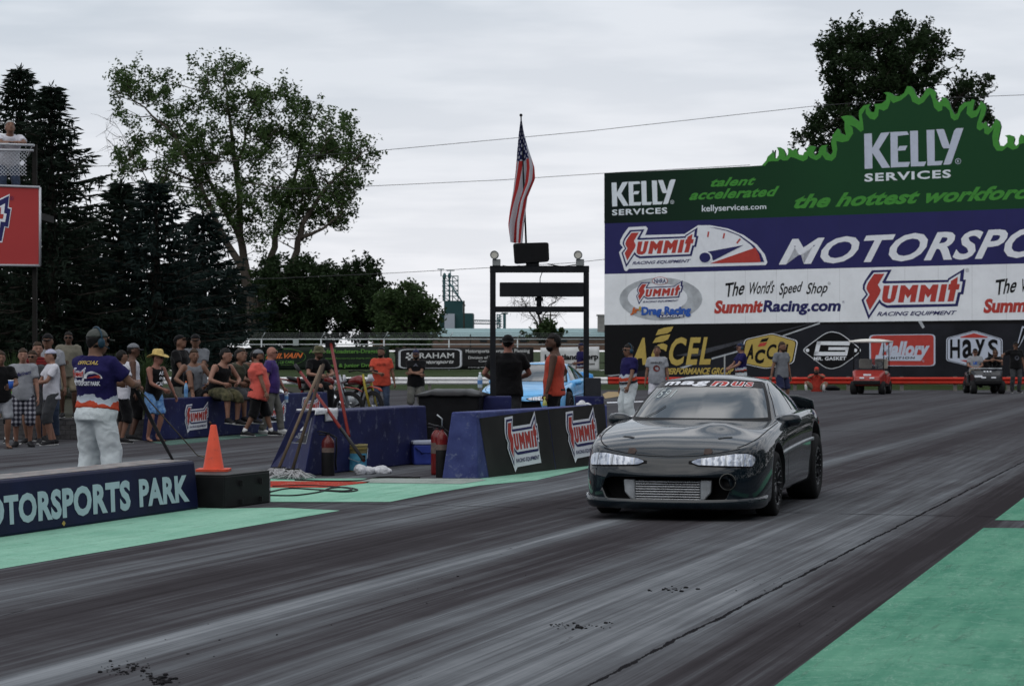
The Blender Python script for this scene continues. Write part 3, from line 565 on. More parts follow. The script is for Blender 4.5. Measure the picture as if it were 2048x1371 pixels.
# ================================================================== GUARD RAILS
def rail(name, x0, x1, Y, m, label, nposts):
    t = thing(name, label, 'guard rail', (0, Y, 0)); a, c = P(x0, 760, Y).x, P(x1, 760, Y).x
    prof = [(0, .50), (-.05, .46), (-.05, .42), (.02, .385), (.02, .355), (-.05, .32), (-.05, .28), (0, .24)]
    b = MB(); n = len(prof); xs = [a, c]
    for dx in (0, .012):
        b.add([(x, Y+y+dx, z) for x in xs for y, z in prof], [(i, i+1, n+i+1, n+i) for i in range(n-1)])
    adopt(b.build('rail_beam', m, recalc=False), t)
    for i in range(nposts):
        x = a+(c-a)*(i+.5)/nposts; adopt(MB().box((x, Y+.12, .26), (.12, .14, .52)).build('post', mat('rail_post', (.16, .15, .14), .7, .2)), t)
    return t
rail('guard_rail', 300, 1215, 86, mat('white_rail_paint', (.74, .74, .74), .45, .06, 2, wear=(.5, .5, .48)), 'white painted steel guard rail running behind the parked motorcycles', 9)
rail('guard_rail', 1216, 2500, 86, mat('red_rail_paint', (.42, .035, .022), .42, .12, 2, wear=(.30, .06, .05)), 'red painted steel guard rail below the billboard', 12)
# ================================================================== FENCE AND BANNERS
FY = 115.0
fen = thing('chain_link_fence', 'chain-link fence with galvanised rails and barbed wire arms behind the banners', 'fence', (-8, FY, .47))
M_GAL = mat('galvanised_pipe', (.42, .45, .46), .4, .1, metal=.3); M_WIRE = mat('fence_wire', (.14, .15, .155), .6)
xa, xb = P(395, 690, FY).x, P(1212, 690, FY).x
def hbar(b, y, r=.03, x0=None, x1=None):
    z = P(0, y, FY).z; b.cyl((x0 or xa, FY, z), (x1 or xb, FY, z), r, n=6)
b = MB(); hbar(b, 678, .035); hbar(b, 688.5, .03); adopt(b.build('top_rail', M_GAL), fen)
b = MB(); zt_, zb_ = P(0, 688, FY).z, P(0, 744, FY).z; x = xa; hgt = zt_-zb_
def wire(b, p, q, w=.006):
    p, q = V(p), V(q); n = V((0, 0, w)); b.add([p-n, q-n, q+n, p+n], [(0, 1, 2, 3)])
while x < xb:
    for sgn in (1, -1):
        x0, x1 = (x, x+hgt) if sgn > 0 else (x+hgt, x); n = V((.005, 0, .005*sgn)); p, q = V((x0, FY, zb_)), V((x1, FY, zt_)); b.add([p-n, q-n, q+n, p+n], [(0, 1, 2, 3)])
    x += .13
adopt(b.build('wire_mesh', M_WIRE, recalc=False), fen)
b = MB()
for k, y in enumerate((673, 669.5, 666)): hbar(b, y, .010)
adopt(b.build('barbed_wire', M_WIRE), fen)
for x in (523, 642, 768, 898, 1035, 1172):
    b = MB(); p = P(x, 690, FY); b.cyl((p.x, FY, .40), (p.x, FY, P(0, 677, FY).z), .035, n=6); b.cyl((p.x, FY, P(0, 677, FY).z), (p.x+.20, FY-.15, P(0, 664, FY).z), .018, n=5); adopt(b.build('fence_post', M_GAL), fen)
d_ = MB().box((P(592, 684, FY).x, FY-.06, P(0, 684, FY).z), (.28, .02, .32)).build('fence_sign', mat('fence_sign_paint', (.30, .33, .33), .6), None); adopt(d_, fen)
M_GRN = mat('banner_green_letter', (.10, .24, .05), .6); M_DGR = mat('dark_green_vinyl', (.010, .017, .012), .55, .3, 3); M_BLKV = mat('black_vinyl', (.013, .013, .014), .5, .2, 2); M_WHV = mat('white_vinyl', (.55, .56, .57), .55, .1, 2); M_ORG = mat('banner_orange_letter', (.55, .14, .04), .6)
pf = Plane((0, FY-.06, 0), (1, FY-.06, 0), (0, FY-.06, 1))
def banner(px, m, label):
    pts = [pf(x, y) for x, y in px]; x0, x1 = pts[0].x, pts[1].x; b = MB(); nx, nz = 24, 5
    vs = []
    for j in range(nz+1):
        for i in range(nx+1):
            u, v = i/nx, j/nz; p = (pts[3]*(1-u)+pts[2]*u)*(1-v)+(pts[0]*(1-u)+pts[1]*u)*v; s = 4*v*(1-v)*0; p.y += .012*math.sin(i*1.7+j); vs.append(p)
    b.add(vs, [(j*(nx+1)+i, j*(nx+1)+i+1, (j+1)*(nx+1)+i+1, (j+1)*(nx+1)+i) for j in range(nz) for i in range(nx)], 0, True)
    o = b.build('banner', m, recalc=False); sl = o.modifiers.new('thick', 'SOLIDIFY'); sl.thickness = .006
    return tag(o, label, 'banner', 'banners tied to the chain-link fence')
fb = zz2
def z5b(u, v): return (380+u*.20508, 640+v*.20508)
ba = banner([z5b(150, 275), z5b(620, 266), z5b(618, 470), z5b(150, 470)], M_WHV, 'white banner with dark block stripes at the left end of the fence')
d = Dec(pf, .006, .03)
for v in (310, 365, 420): d.poly([z5b(165, v), z5b(525, v-4), z5b(525, v+26), z5b(165, v+30)], GREY)
d.build('stripe_print', ba)
ba = banner([z5b(628, 268), z5b(1945, 252), z5b(1942, 478), z5b(628, 488)], M_DGR, 'dark green race car banner with orange and lime lettering')
d = Dec(pf, .006, .03); ex, ey = z3(205, 296); d.ell(ex, ey, 41, 16.5, M_GRN); d.ell(ex, ey, 40.2, 15.8, M_DGR, 1)
d.text('McILVAIN', [z3(48, 312), z3(340, 304), z3(350, 262), z3(58, 268)], M_ORG, 2, .03, .2); d.text('RACE CARS', [z3(122, 350), z3(274, 346), z3(274, 326), z3(122, 329)], M_GRN, 2, .02)
d.text('Altereds-Roadsters-Dragsters', [z3(395, 278), z3(1012, 274), z3(1012, 232), z3(395, 236)], M_GRN, 2, .02); d.text('Cars & Junior Dragsters', [z3(528, 388), z3(1012, 384), z3(1012, 346), z3(528, 350)], M_GRN, 2, .02); d.text('Quality Alterations and Racing with the best', [z3(528, 318), z3(985, 314), z3(985, 298), z3(528, 302)], M_GRN, 2)
d.build('lettering', ba)
ba = banner([z3(1090, 222), (1067, 694.5), (1067, 738), z3(1090, 400)], M_BLKV, 'black motorsports banner with a rounded silver frame')
d = Dec(pf, .006, .03); fr = [z3(1115, 232), z3(1630, 230), z3(1630, 388), z3(1115, 390)]; d.poly(roundpoly(fr, .16), SILVER); d.poly(roundpoly(grow(fr, .96), .16), WHITE, 1); d.poly(roundpoly(grow(fr, .93), .15), M_BLKV, 2)
d.text('GRAHAM', [z3(1222, 308), z3(1565, 304), z3(1565, 262), z3(1222, 264)], M_WHV, 3, .015, 0, 1.05); d.text('Motorsports', [z3(1275, 362), z3(1560, 356), z3(1566, 318), z3(1285, 322)], M_WHV, 3, .02, .25)
for i in range(3):
    for j in range(4):
        if (i+j) % 2 == 0: d.poly([z3(1175+i*20+(3-j)*3, 262+j*15), z3(1195+i*20+(3-j)*3, 262+j*15), z3(1192+i*20+(3-j)*3, 277+j*15), z3(1172+i*20+(3-j)*3, 277+j*15)], M_WHV, 3)
d.text('Motorsports Insurance & Planning', [z4(288, 272), z4(803, 268), z4(803, 232), z4(288, 234)], M_WHV, 2, .015); d.text('Division of Dominion', [z4(310, 312), z4(620, 310), z4(620, 288), z4(310, 290)], M_WHV, 2, .01); d.text('Competition', [z4(392, 342), z4(600, 340), z4(600, 320), z4(392, 322)], M_WHV, 2, .01); d.text('www.grahammotorsports', [z4(305, 386), z4(650, 386), z4(650, 374), z4(305, 374)], M_WHV, 2); d.build('lettering', ba)
ba = banner([(1081, 695), (1198.6, 692.5), (1198.6, 744), (1081, 741)], M_WHV, 'white banner with bold black lettering next to the billboard')
d = Dec(pf, .006, .03); d.text('Heartland Corp', [z4(925, 335), z4(1357, 328), z4(1357, 268), z4(925, 275)], BLACK, 0, .04); d.text('www.heartlandcorp.com', [z4(1020, 372), z4(1328, 366), z4(1328, 340), z4(1020, 344)], BLACK, 0, .02); d.build('lettering', ba)
# ================================================================== TREES AND FAR BACKGROUND
def foliage(name, a, b, scale=.9):
    q = NT(name); c = q.coord('World'); n = q.noise(c, scale, 3, .6); n2 = q.noise(c, 7, 2, .5)
    col = q.ramp(q.math('ADD', q.math('MULTIPLY', n, .6), q.math('MULTIPLY', n2, .4)), (.32, a), (.68, b))
    q.set(Base_Color=col, Roughness=.7, Specular_IOR_Level=.10)
    tr = q.new('BsdfTranslucent'); q.link(col, tr.inputs[0]); ms = q.new('MixShader'); ms.inputs[0].default_value = .28
    q.link(q.b.outputs[0], ms.inputs[1]); q.link(tr.outputs[0], ms.inputs[2]); q.link(ms.outputs[0], q.n['Material Output'].inputs[0]); return q.m
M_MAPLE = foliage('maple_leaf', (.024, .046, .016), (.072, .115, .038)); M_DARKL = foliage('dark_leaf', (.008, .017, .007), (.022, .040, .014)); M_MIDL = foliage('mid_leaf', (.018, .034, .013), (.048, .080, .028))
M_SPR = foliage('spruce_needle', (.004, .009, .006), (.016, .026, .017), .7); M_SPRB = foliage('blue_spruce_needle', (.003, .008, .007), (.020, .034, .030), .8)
M_BARK = mat('bark', (.075, .062, .052), .9, .35, 3, .5, stretch=(1, 1, .25)); M_BARKD = mat('dark_bark', (.030, .026, .022), .9, .3, 3, .5, stretch=(1, 1, .25))
def rvec(r):
    while True:
        v = V((r.uniform(-1, 1), r.uniform(-1, 1), r.uniform(-1, 1)))
        if .01 < v.length < 1: return v
def leaf_quad(vs, fs, c, s, r, up=.35, w=.55):
    a = rvec(r).normalized(); a.z = a.z*.7-.15; n = (rvec(r)+V((0, 0, up))).normalized(); b_ = a.cross(n)
    if b_.length < .05: return
    b_.normalize(); a = a.normalized()*s; b_ = b_*(s*w*.5); o = len(vs); vs += [c-a*.5, c+b_-a*.05, c+a*.5, c-b_-a*.05]; fs.append((o, o+1, o+2, o+3))
def broadleaf(name, label, base, Y, stems, lobes, lm, bm_, leaf=.24, per=34, cl=.55, depth=2.5, seed=1, group='broadleaf trees beyond the fence', twigs=True, bare=0):
    r = random.Random(seed); b0 = P(*base, Y); b0 = V((b0.x, Y, .4)); root = thing(name, label, 'tree', b0, group=group)
    tb = MB(); pts = []
    for st in stems:     # pixel polyline + radius (m) + depth offset
        ps = [P(x, y, Y)+V((0, dy, 0)) for x, y, rr, dy in st]; rs = [q[2] for q in st]
        fine, fr = [], []
        for i in range(len(ps)-1):
            for k in range(4):
                t = k/4; p = ps[i].lerp(ps[i+1], t)+V((r.gauss(0, .05), r.gauss(0, .05), 0)); fine.append(p); fr.append(rs[i]+(rs[i+1]-rs[i])*t)
        fine.append(ps[-1]); fr.append(rs[-1]); tb.loft(fine, fr, n=8); pts += list(zip(fine, fr))
    vs, fs = [], []
    for (cx, cy, rx, ry, n) in lobes:
        for i in range(n):
            a = r.uniform(0, 2*math.pi); k = r.random()**.42; x, y = cx+math.cos(a)*rx*k, cy+math.sin(a)*ry*k
            c = P(x, y, Y)+V((0, r.gauss(0, depth*.6), 0))
            if twigs:
                best = min(pts, key=lambda q: (q[0]-c).length+(2.5 if q[0].z > c.z-.3 else 0)+q[1]*2); p = best[0]; m = p.lerp(c, .5)+V((r.gauss(0, .2), r.gauss(0, .2), r.uniform(-.25, .1)))
                L = (c-p).length
                if L < 6: tb.loft([p, m, c], [min(best[1]*.6, .015+.012*L), .012+.006*L, .010], n=4)
                if r.random() < .5: pts.append((m, .03))
                for _ in range(bare): e = c+rvec(r)*1.1; tb.loft([c, c.lerp(e, .5)+rvec(r)*.12, e], [.012, .009, .005], n=3)
            tw = [rvec(r).normalized()*cl*r.uniform(.6, 1.25) for _ in range(4)]
            for _ in range(int(per*r.uniform(.5, 1.4))):
                t = r.choice(tw); q = c+t*r.random()+rvec(r)*cl*.33; leaf_quad(vs, fs, q, leaf*r.uniform(.7, 1.25), r)
    adopt(tb.build('trunk', bm_), root)
    lb = MB(); lb.v = [tuple(v) for v in vs]; lb.f = fs; lb.m = [0]*len(fs); lb.sm = [False]*len(fs)
    if fs: adopt(lb.build('crown', lm, recalc=False), root)
    return root
def spruce(px, ytop, ybase, Y, Rb, label, lm, seed, dens=1.0):
    r = random.Random(seed); top = P(px, ytop, Y); zb_ = max(.3, P(px, ybase, Y).z); H = top.z-zb_; base = V((top.x, Y, zb_))
    root = thing('spruce_tree', label, 'tree', base, group='dark spruces behind the crowd')
    tb = MB(); tb.loft([base-V((0, 0, .4)), base+V((0, 0, H*.5)), base+V((0, 0, H))], [.20, .11, .015], n=7); vs, fs = [], []
    z = .15
    def needle(c, d, L, w):
        d = d.normalized(); s = d.cross(rvec(r)).normalized()*w*.5; o = len(vs); vs.extend([c-s*.6, c+d*L*.5-s, c+d*L, c+d*L*.5+s, c+s*.6]); fs.append((o, o+1, o+2, o+3, o+4))
    while z < H-.05:
        f = z/H; Lm = Rb*(1-f)**.85+.12; n = max(4, int((6+4*(1-f))*dens)); a0 = r.random()*6.3
        for k in range(n):
            a = a0+6.283*k/n+r.gauss(0, .2); L = Lm*r.uniform(.5, 1.25); dx = V((math.cos(a), math.sin(a), 0)); side = V((-dx.y, dx.x, 0))
            rise = .45*f; p0 = base+V((0, 0, z)); droop = -.22*L*(1-f)
            def at(t): return p0+dx*(L*t)+V((0, 0, droop*t*(2-1.5*t)+rise*L*t*.8))
            tb.loft([at(0), at(.5), at(1)], [.03+.01*L, .02, .006], n=3)
            m = int((14+36*L/Rb)*dens)
            for i in range(m):
                t = .12+.88*(i+r.random())/m; c = at(t); wd = (1-t)*.55*L*.55+.10; sg = r.choice((-1, 1)); e = sg*r.random(); c2 = c+side*(e*wd)+V((0, 0, -.10*abs(e)*wd+r.gauss(0, .03)))
                d = (dx*(.8+.4*t)+side*(sg*.7)+V((0, 0, r.uniform(-.5, .25)))); needle(c2, d, r.uniform(.14, .30), r.uniform(.035, .07))
                if r.random() < .35: needle(c2, V((r.gauss(0, .3), r.gauss(0, .3), -1)), r.uniform(.12, .28), .05)
        z += r.uniform(.17, .25)*(1.1-.35*f)
    for i in range(14): needle(base+V((0, 0, H-.35+i*.03)), V((r.gauss(0, .5), r.gauss(0, .5), 1)), .2, .05)
    adopt(tb.build('trunk', M_BARKD), root)
    lb = MB(); lb.v = [tuple(v) for v in vs]; lb.f = fs; lb.m = [0]*len(fs); lb.sm = [False]*len(fs); adopt(lb.build('crown', lm, recalc=False), root)
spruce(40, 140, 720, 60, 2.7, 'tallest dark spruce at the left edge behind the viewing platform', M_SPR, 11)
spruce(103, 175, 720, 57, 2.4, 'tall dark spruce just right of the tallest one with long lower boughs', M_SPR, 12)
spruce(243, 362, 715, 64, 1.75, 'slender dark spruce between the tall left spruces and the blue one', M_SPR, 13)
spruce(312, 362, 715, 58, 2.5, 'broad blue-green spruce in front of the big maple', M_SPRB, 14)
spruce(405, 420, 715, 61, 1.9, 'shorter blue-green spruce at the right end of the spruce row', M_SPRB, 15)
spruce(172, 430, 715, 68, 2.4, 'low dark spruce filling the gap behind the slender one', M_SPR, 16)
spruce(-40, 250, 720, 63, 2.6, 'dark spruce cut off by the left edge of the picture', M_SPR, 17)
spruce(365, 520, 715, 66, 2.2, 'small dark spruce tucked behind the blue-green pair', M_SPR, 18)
# the big maple
b0 = (515, 690, .42, 0)
stems = [[b0, (508, 655, .36, 0), (490, 560, .27, .4), (478, 470, .22, .6), (470, 330, .15, .6), (452, 200, .07, .4), (446, 130, .02, .2)],
 [(512, 640, .28, 0), (498, 560, .23, -.6), (450, 470, .19, -1.0), (405, 370, .13, -1.2), (350, 270, .08, -1.0), (270, 200, .035, -.6), (225, 180, .012, -.4)],
 [(478, 480, .17, .6), (425, 380, .12, 1.2), (380, 300, .07, 1.6), (330, 200, .03, 1.4)],
 [(518, 650, .30, 0), (530, 560, .22, .8), (548, 470, .18, 1.2), (575, 380, .12, 1.4), (600, 290, .07, 1.0), (640, 210, .03, .6)],
 [(520, 665, .30, 0), (560, 590, .24, -.8), (592, 520, .20, -1.0), (610, 450, .16, -1.2), (660, 370, .09, -1.0), (720, 310, .04, -.6), (745, 295, .012, -.4)],
 [(600, 480, .14, -1.1), (650, 460, .08, -1.6), (690, 430, .04, -1.6)], [(470, 340, .10, .6), (500, 240, .06, .2), (540, 170, .02, 0)], [(405, 370, .08, -1.2), (330, 340, .05, -2), (260, 350, .02, -2)]]
lobes = [(452, 165, 62, 52, 34), (300, 165, 60, 42, 18), (240, 190, 40, 34, 10), (360, 250, 62, 62, 28), (300, 310, 80, 60, 30), (380, 350, 70, 60, 34), (470, 260, 72, 76, 44), (545, 215, 48, 58, 24), (590, 200, 26, 22, 6), (560, 330, 60, 70, 34), (640, 260, 70, 50, 26), (690, 270, 50, 50, 18), (660, 340, 70, 56, 34), (620, 400, 60, 48, 28), (690, 390, 34, 40, 14), (470, 400, 70, 50, 30), (420, 310, 50, 40, 18), (520, 450, 50, 60, 20), (580, 420, 40, 70, 20), (660, 430, 46, 30, 12), (440, 440, 40, 40, 12), (540, 540, 40, 40, 6), (735, 295, 20, 16, 3)]
broadleaf('maple_tree', 'large multi-stemmed maple with an open sprawling crown standing alone against the sky', (515, 690), 135, stems, lobes, M_MAPLE, M_BARK, .21, 88, .85, 3.2, 21)
# bare twigs along the left edge of its crown come from a dying limb
def simple(name, label, cx, base, Y, spread, top, lobes, lm, seed, **k):
    st = [[(cx, base, .22, 0), (cx+4, (base+top)/2, .14, 0), (cx+8, top+20, .05, 0)], [(cx+2, base-25, .13, 0), (cx-spread*.5, (base+top)/2, .07, .5), (cx-spread*.8, top+40, .02, .8)], [(cx+2, base-35, .12, 0), (cx+spread*.5, (base+top)/2, .07, -.5), (cx+spread*.8, top+45, .02, -.8)]]
    return broadleaf(name, label, (cx, base), Y, st, lobes, lm, M_BARKD, seed=seed, **k)
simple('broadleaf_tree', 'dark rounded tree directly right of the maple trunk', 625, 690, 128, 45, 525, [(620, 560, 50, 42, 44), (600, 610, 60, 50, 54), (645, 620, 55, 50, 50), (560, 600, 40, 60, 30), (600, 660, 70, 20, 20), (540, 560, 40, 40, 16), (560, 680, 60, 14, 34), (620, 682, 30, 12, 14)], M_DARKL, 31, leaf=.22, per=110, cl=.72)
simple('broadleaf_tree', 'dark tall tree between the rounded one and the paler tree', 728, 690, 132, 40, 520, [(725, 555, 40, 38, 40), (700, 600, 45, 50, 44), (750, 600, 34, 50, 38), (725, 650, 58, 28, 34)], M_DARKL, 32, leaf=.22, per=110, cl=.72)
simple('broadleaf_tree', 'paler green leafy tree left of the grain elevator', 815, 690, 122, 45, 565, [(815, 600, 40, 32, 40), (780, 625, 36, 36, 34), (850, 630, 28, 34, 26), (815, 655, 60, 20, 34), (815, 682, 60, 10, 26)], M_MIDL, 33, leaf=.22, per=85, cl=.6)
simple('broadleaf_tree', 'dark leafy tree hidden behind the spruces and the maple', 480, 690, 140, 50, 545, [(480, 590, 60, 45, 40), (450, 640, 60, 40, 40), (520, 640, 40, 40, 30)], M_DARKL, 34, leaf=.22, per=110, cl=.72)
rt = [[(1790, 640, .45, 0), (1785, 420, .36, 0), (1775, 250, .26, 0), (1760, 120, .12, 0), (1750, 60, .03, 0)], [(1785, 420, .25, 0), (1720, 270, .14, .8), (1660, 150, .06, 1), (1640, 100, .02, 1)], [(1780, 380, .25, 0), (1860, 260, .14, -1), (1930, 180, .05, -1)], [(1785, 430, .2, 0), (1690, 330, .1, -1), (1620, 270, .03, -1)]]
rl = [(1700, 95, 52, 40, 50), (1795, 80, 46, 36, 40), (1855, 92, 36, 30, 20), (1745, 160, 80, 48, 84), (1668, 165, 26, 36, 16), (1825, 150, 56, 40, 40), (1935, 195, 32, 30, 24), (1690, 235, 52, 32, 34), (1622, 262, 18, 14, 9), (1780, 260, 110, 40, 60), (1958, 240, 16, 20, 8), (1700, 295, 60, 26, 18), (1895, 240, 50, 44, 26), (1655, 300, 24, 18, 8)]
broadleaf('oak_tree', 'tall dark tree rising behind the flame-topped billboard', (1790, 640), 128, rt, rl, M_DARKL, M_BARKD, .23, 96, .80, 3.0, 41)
st = [[(1080, 690, .12, 0), (1078, 640, .09, 0), (1079, 590, .03, 0)], [(1079, 650, .06, 0), (1100, 610, .03, .3), (1130, 590, .01, .3)], [(1078, 655, .06, 0), (1050, 610, .03, -.3), (1040, 585, .01, 0)]]
broadleaf('bare_tree', 'thin bare tree with a green bush at its foot inside the black frame', (1080, 690), 150, st, [(1078, 610, 52, 32, 26), (1040, 600, 20, 20, 8)], M_MIDL, M_BARKD, .2, 0, .4, .8, 51, 'bare trees', bare=4)
broadleaf('shrub', 'small green bush under the bare tree', (1088, 685), 148, [[(1088, 690, .05, 0), (1088, 660, .02, 0)]], [(1088, 655, 26, 10, 14), (1100, 668, 30, 8, 12), (1065, 668, 24, 6, 8)], M_MIDL, M_BARKD, .30, 40, .4, .8, 52, 'bushes by the far building')
broadleaf('bare_tree', 'dead leaning bare tree at the left edge of the maple crown', (440, 640), 138, [[(440, 660, .12, 0), (400, 480, .08, 0), (300, 420, .04, 0), (235, 390, .012, 0)], [(330, 430, .04, 0), (270, 310, .02, 0), (225, 240, .008, 0)]], [(250, 300, 30, 60, 10), (230, 260, 20, 50, 6), (300, 400, 40, 20, 6), (440, 560, 20, 40, 5)], M_MIDL, M_BARKD, .2, 0, .4, .5, 53, 'bare trees', bare=5)
# ornamental grass in the raised bed
M_OG = foliage('ornamental_grass_blade', (.020, .042, .014), (.075, .115, .045), 1.5)
for i, (px, w, lab) in enumerate(((25, 34, 'arching ornamental grass clump at the far left of the raised bed'), (112, 30, 'ornamental grass clump behind the man in the black cap'), (225, 46, 'large ornamental grass clump behind the official'), (300, 26, 'small ornamental grass clump behind the straw hat'))):
    r = random.Random(60+i); c = V(((px-CX)*42/F, 42, .3)); b = MB()
    for k in range(420):
        a = r.random()*6.283; L = r.uniform(.8, 1.35); sp = r.uniform(.05, .75)*w/34; d = V((math.cos(a), math.sin(a), 0)); p0 = c+d*.12*r.random(); s = V((-d.y, d.x, 0))*.007
        p1 = p0+d*sp*.35+V((0, 0, L*.7)); p2 = p0+d*sp+V((0, 0, L*r.uniform(.75, 1.0)-sp*.25)); b.add([p0-s, p0+s, p1+s, p1-s, p2], [(0, 1, 2, 3), (3, 2, 4)])
    tag(b.build('ornamental_grass', M_OG, recalc=False), lab, 'plant', 'grass clumps in the raised bed')
# raised bed with a grey block retaining wall
def block_mat():
    q = NT('retaining_block'); c = q.coord('World', (1, 0, 1), (0, 0, 0)); mp = q.new('Mapping'); q.link(c, mp.inputs[0]); mp.inputs['Rotation'].default_value = (R(-90), 0, 0)
    br = q.new('TexBrick'); q.link(mp.outputs[0], br.inputs[0]); br.inputs['Scale'].default_value = 3.2; br.inputs['Color1'].default_value = (.055, .053, .055, 1); br.inputs['Color2'].default_value = (.085, .08, .08, 1); br.inputs['Mortar'].default_value = (.02, .02, .02, 1); br.inputs['Mortar Size'].default_value = .02
    n = q.noise(c, 12, 4); q.set(Base_Color=q.mix(.5, br.outputs[0], q.ramp(n, (.3, (.03, .03, .032)), (.7, (.10, .10, .105)))), Roughness=.9); q.bump(n, .5, .02); return q.m
a, c = (-400-CX)*38.6/F, (292-CX)*38.6/F
tag(MB().box(((a+c)/2, 38.75, .17), (c-a, .3, .36)).build('retaining_wall', block_mat(), bevel=.02), 'low grey block retaining wall behind the standing spectators', 'wall')
sheet('planting_bed', [(a-2, 38.85), (c, 38.85), (c+.6, 75), (a-2, 75)], mat('bed_soil', (.030, .030, .020), .95, .4, 4, .6), .31)
b = MB(); b.box(((a+c)/2+.3, 57, .14), (c-a, 36, .3)); setting(b.build('bed_soil', MATS['bed_soil']))
# far buildings
def pbox(b, x0, y0, x1, y1, Y, dep, m=0):
    p, q = P(x0, y1, Y), P(x1, y0, Y); z0 = max(p.z, -.5); b.box(((p.x+q.x)/2, Y+dep/2, (z0+q.z)/2), (q.x-p.x, dep, q.z-z0), m); return b
M_TEAL = mat('teal_steel', (.040, .095, .105), .6, .12, .3); M_TEALD = mat('dark_teal_cladding', (.022, .060, .064), .6, .15, .2); M_ROOF = mat('pale_teal_roof', (.20, .30, .31), .55, .08, .4); M_BRICK = mat('brown_brick', (.14, .095, .075), .85, .15, 2); M_CLAD = mat('grey_corrugated', (.30, .33, .38), .5, .1, .5)
EY = 420
el = thing('grain_elevator', 'teal grain elevator with twin leg towers and a long conveyor in the distance', 'grain elevator', (P(925, 660, EY).x, EY, .5))
b = MB(); pbox(b, 888, 601, 925, 700, EY, 14); adopt(b.build('bin_block', M_TEALD), el)
b = MB(); pbox(b, 910, 626, 946, 700, EY-3, 14); pbox(b, 878, 628, 912, 700, EY+6, 8); adopt(b.build('lower_block', M_TEALD), el)
b = MB(); pbox(b, 889, 627, 909, 700, EY-5, 3); adopt(b.build('silo_panel', M_CLAD), el)
for x in (889, 899):
    b = MB(); pbox(b, x-1.8, 552, x+1.8, 602, EY, .4); p = P(x, 552, EY); b.ball((p.x, EY, p.z), (.32, .32, .6), 0, 8, 6); adopt(b.build('leg_tower', M_TEAL), el)
b = MB()
def ptube(b, pts, r, Y, n=5): b.loft([P(x, y, Y) for x, y in pts], r, n=n)
for x in (886, 905, 916):
    ptube(b, [(x, 552), (x, 602)], .10, EY)
for y in (552, 562, 572, 582, 592): ptube(b, [(884, y), (917, y)], .09, EY)
for y in range(552, 600, 10): ptube(b, [(905, y), (916, y+10)], .08, EY); ptube(b, [(886, y), (899, y+10)], .08, EY)
ptube(b, [(899, 566), (930, 612)], .16, EY-1); ptube(b, [(875, 538), (888, 538)], .08, EY); ptube(b, [(893, 541), (909, 541)], .08, EY); ptube(b, [(882, 538), (882, 552)], .09, EY); ptube(b, [(901, 541), (901, 552)], .09, EY)
adopt(b.build('steel_frame', M_TEAL), el)
b = MB()
for y in (640, 647): ptube(b, [(946, y), (1000, y+1)], .10, EY)
for i in range(12): ptube(b, [(946+i*4.5, 640), (948.2+i*4.5, 647), (950.5+i*4.5, 640)], .05, EY, 4)
adopt(b.build('conveyor', M_TEAL), el)
b = MB(); pbox(b, 1006, 626, 1012, 700, EY, 1); pbox(b, 1003, 625, 1016, 628, EY, 1.2)
for i in range(7): ptube(b, [(994, 630+i*4), (1004, 628+i*5)], .09, EY); ptube(b, [(994+(i % 2)*8, 628+i*4.5), (1002-(i % 2)*8, 633+i*4.5)], .09, EY)
ptube(b, [(994, 628), (994, 662)], .10, EY); ptube(b, [(1000, 628), (1000, 662)], .10, EY); adopt(b.build('loading_spout', M_TEAL), el)
BY = 190
bd = thing('long_shed', 'long low brown building with a pale teal roof behind the fence', 'building', (P(1030, 690, BY).x, BY, .5))
b = MB(); pbox(b, 745, 671.5, 1300, 700, BY, 12); adopt(b.build('wall', M_BRICK), bd)
p, q = P(735, 672.5, BY-.4), P(1310, 672.5, BY-.4); h = P(0, 656.5, BY+6).z
b = MB(); b.add([(p.x, BY-.4, p.z), (q.x, BY-.4, p.z), (q.x, BY+6, h), (p.x, BY+6, h), (p.x, BY+12.4, p.z), (q.x, BY+12.4, p.z)], [(0, 1, 2, 3), (3, 2, 5, 4), (0, 3, 4), (1, 5, 2), (0, 4, 5, 1)]); adopt(b.build('roof', M_ROOF), bd)
b = MB(); pbox(b, 1196, 631, 1212, 672, BY+3, 1.2); p = P(1204, 630, BY+3); b.box((p.x, BY+3.6, p.z), (.85, 1.4, .12)); adopt(b.build('chimney', mat('grey_stone', (.20, .19, .18), .9, .25, 2)), bd)
b = MB(); pbox(b, 760, 676, 800, 690, BY-.05, .05); adopt(b.build('sign_band', M_ORG), bd)
for x0 in range(960, 1180, 40): b = MB(); pbox(b, x0, 676, x0+14, 684, BY-.06, .06); adopt(b.build('window', mat('dark_window', (.03, .035, .04), .2)), bd)
for x, yt, Yp, cr in ((928, 601, 230, 0), (1101, 618, 230, 12), (941, 668, 118, 0)):
    t = MB(); p = P(x, yt, Yp); t.cyl((p.x, Yp, .4), (p.x, Yp, p.z), .09 if Yp > 200 else .03, .07 if Yp > 200 else .03, 6)
    if cr: t.box((p.x, Yp, p.z-.6), (2*cr*Yp/F, .1, .12))
    tag(t.build('utility_pole', M_BARKD), {928: 'thin utility pole in front of the grain elevator', 1101: 'utility pole with a crossarm behind the bare tree', 941: 'short thin pole just behind the fence'}[x], 'pole')
M_CAB = mat('dark_cable', (.06, .06, .065), .6)
for pts, Yc, lab in (([(-60, 352), (150, 334), (470, 322), (750, 302), (1180, 262), (1630, 212), (1800, 199), (2048, 190), (2300, 188)], 112, 'uppermost overhead cable passing above the flag toward the billboard'), ([(-60, 386), (190, 381), (500, 380), (720, 373), (1000, 360), (1230, 345), (1500, 330)], 114, 'middle overhead cable crossing behind the flag'), ([(300, 562), (560, 556), (780, 546), (980, 535), (1150, 525), (1230, 516)], 116, 'lowest overhead cable crossing just above the black frame')):
    b = MB(); b.loft([P(x, y, Yc) for x, y in pts], .014, n=5); tag(b.build('overhead_cable', M_CAB), lab, 'cable', 'overhead cables')
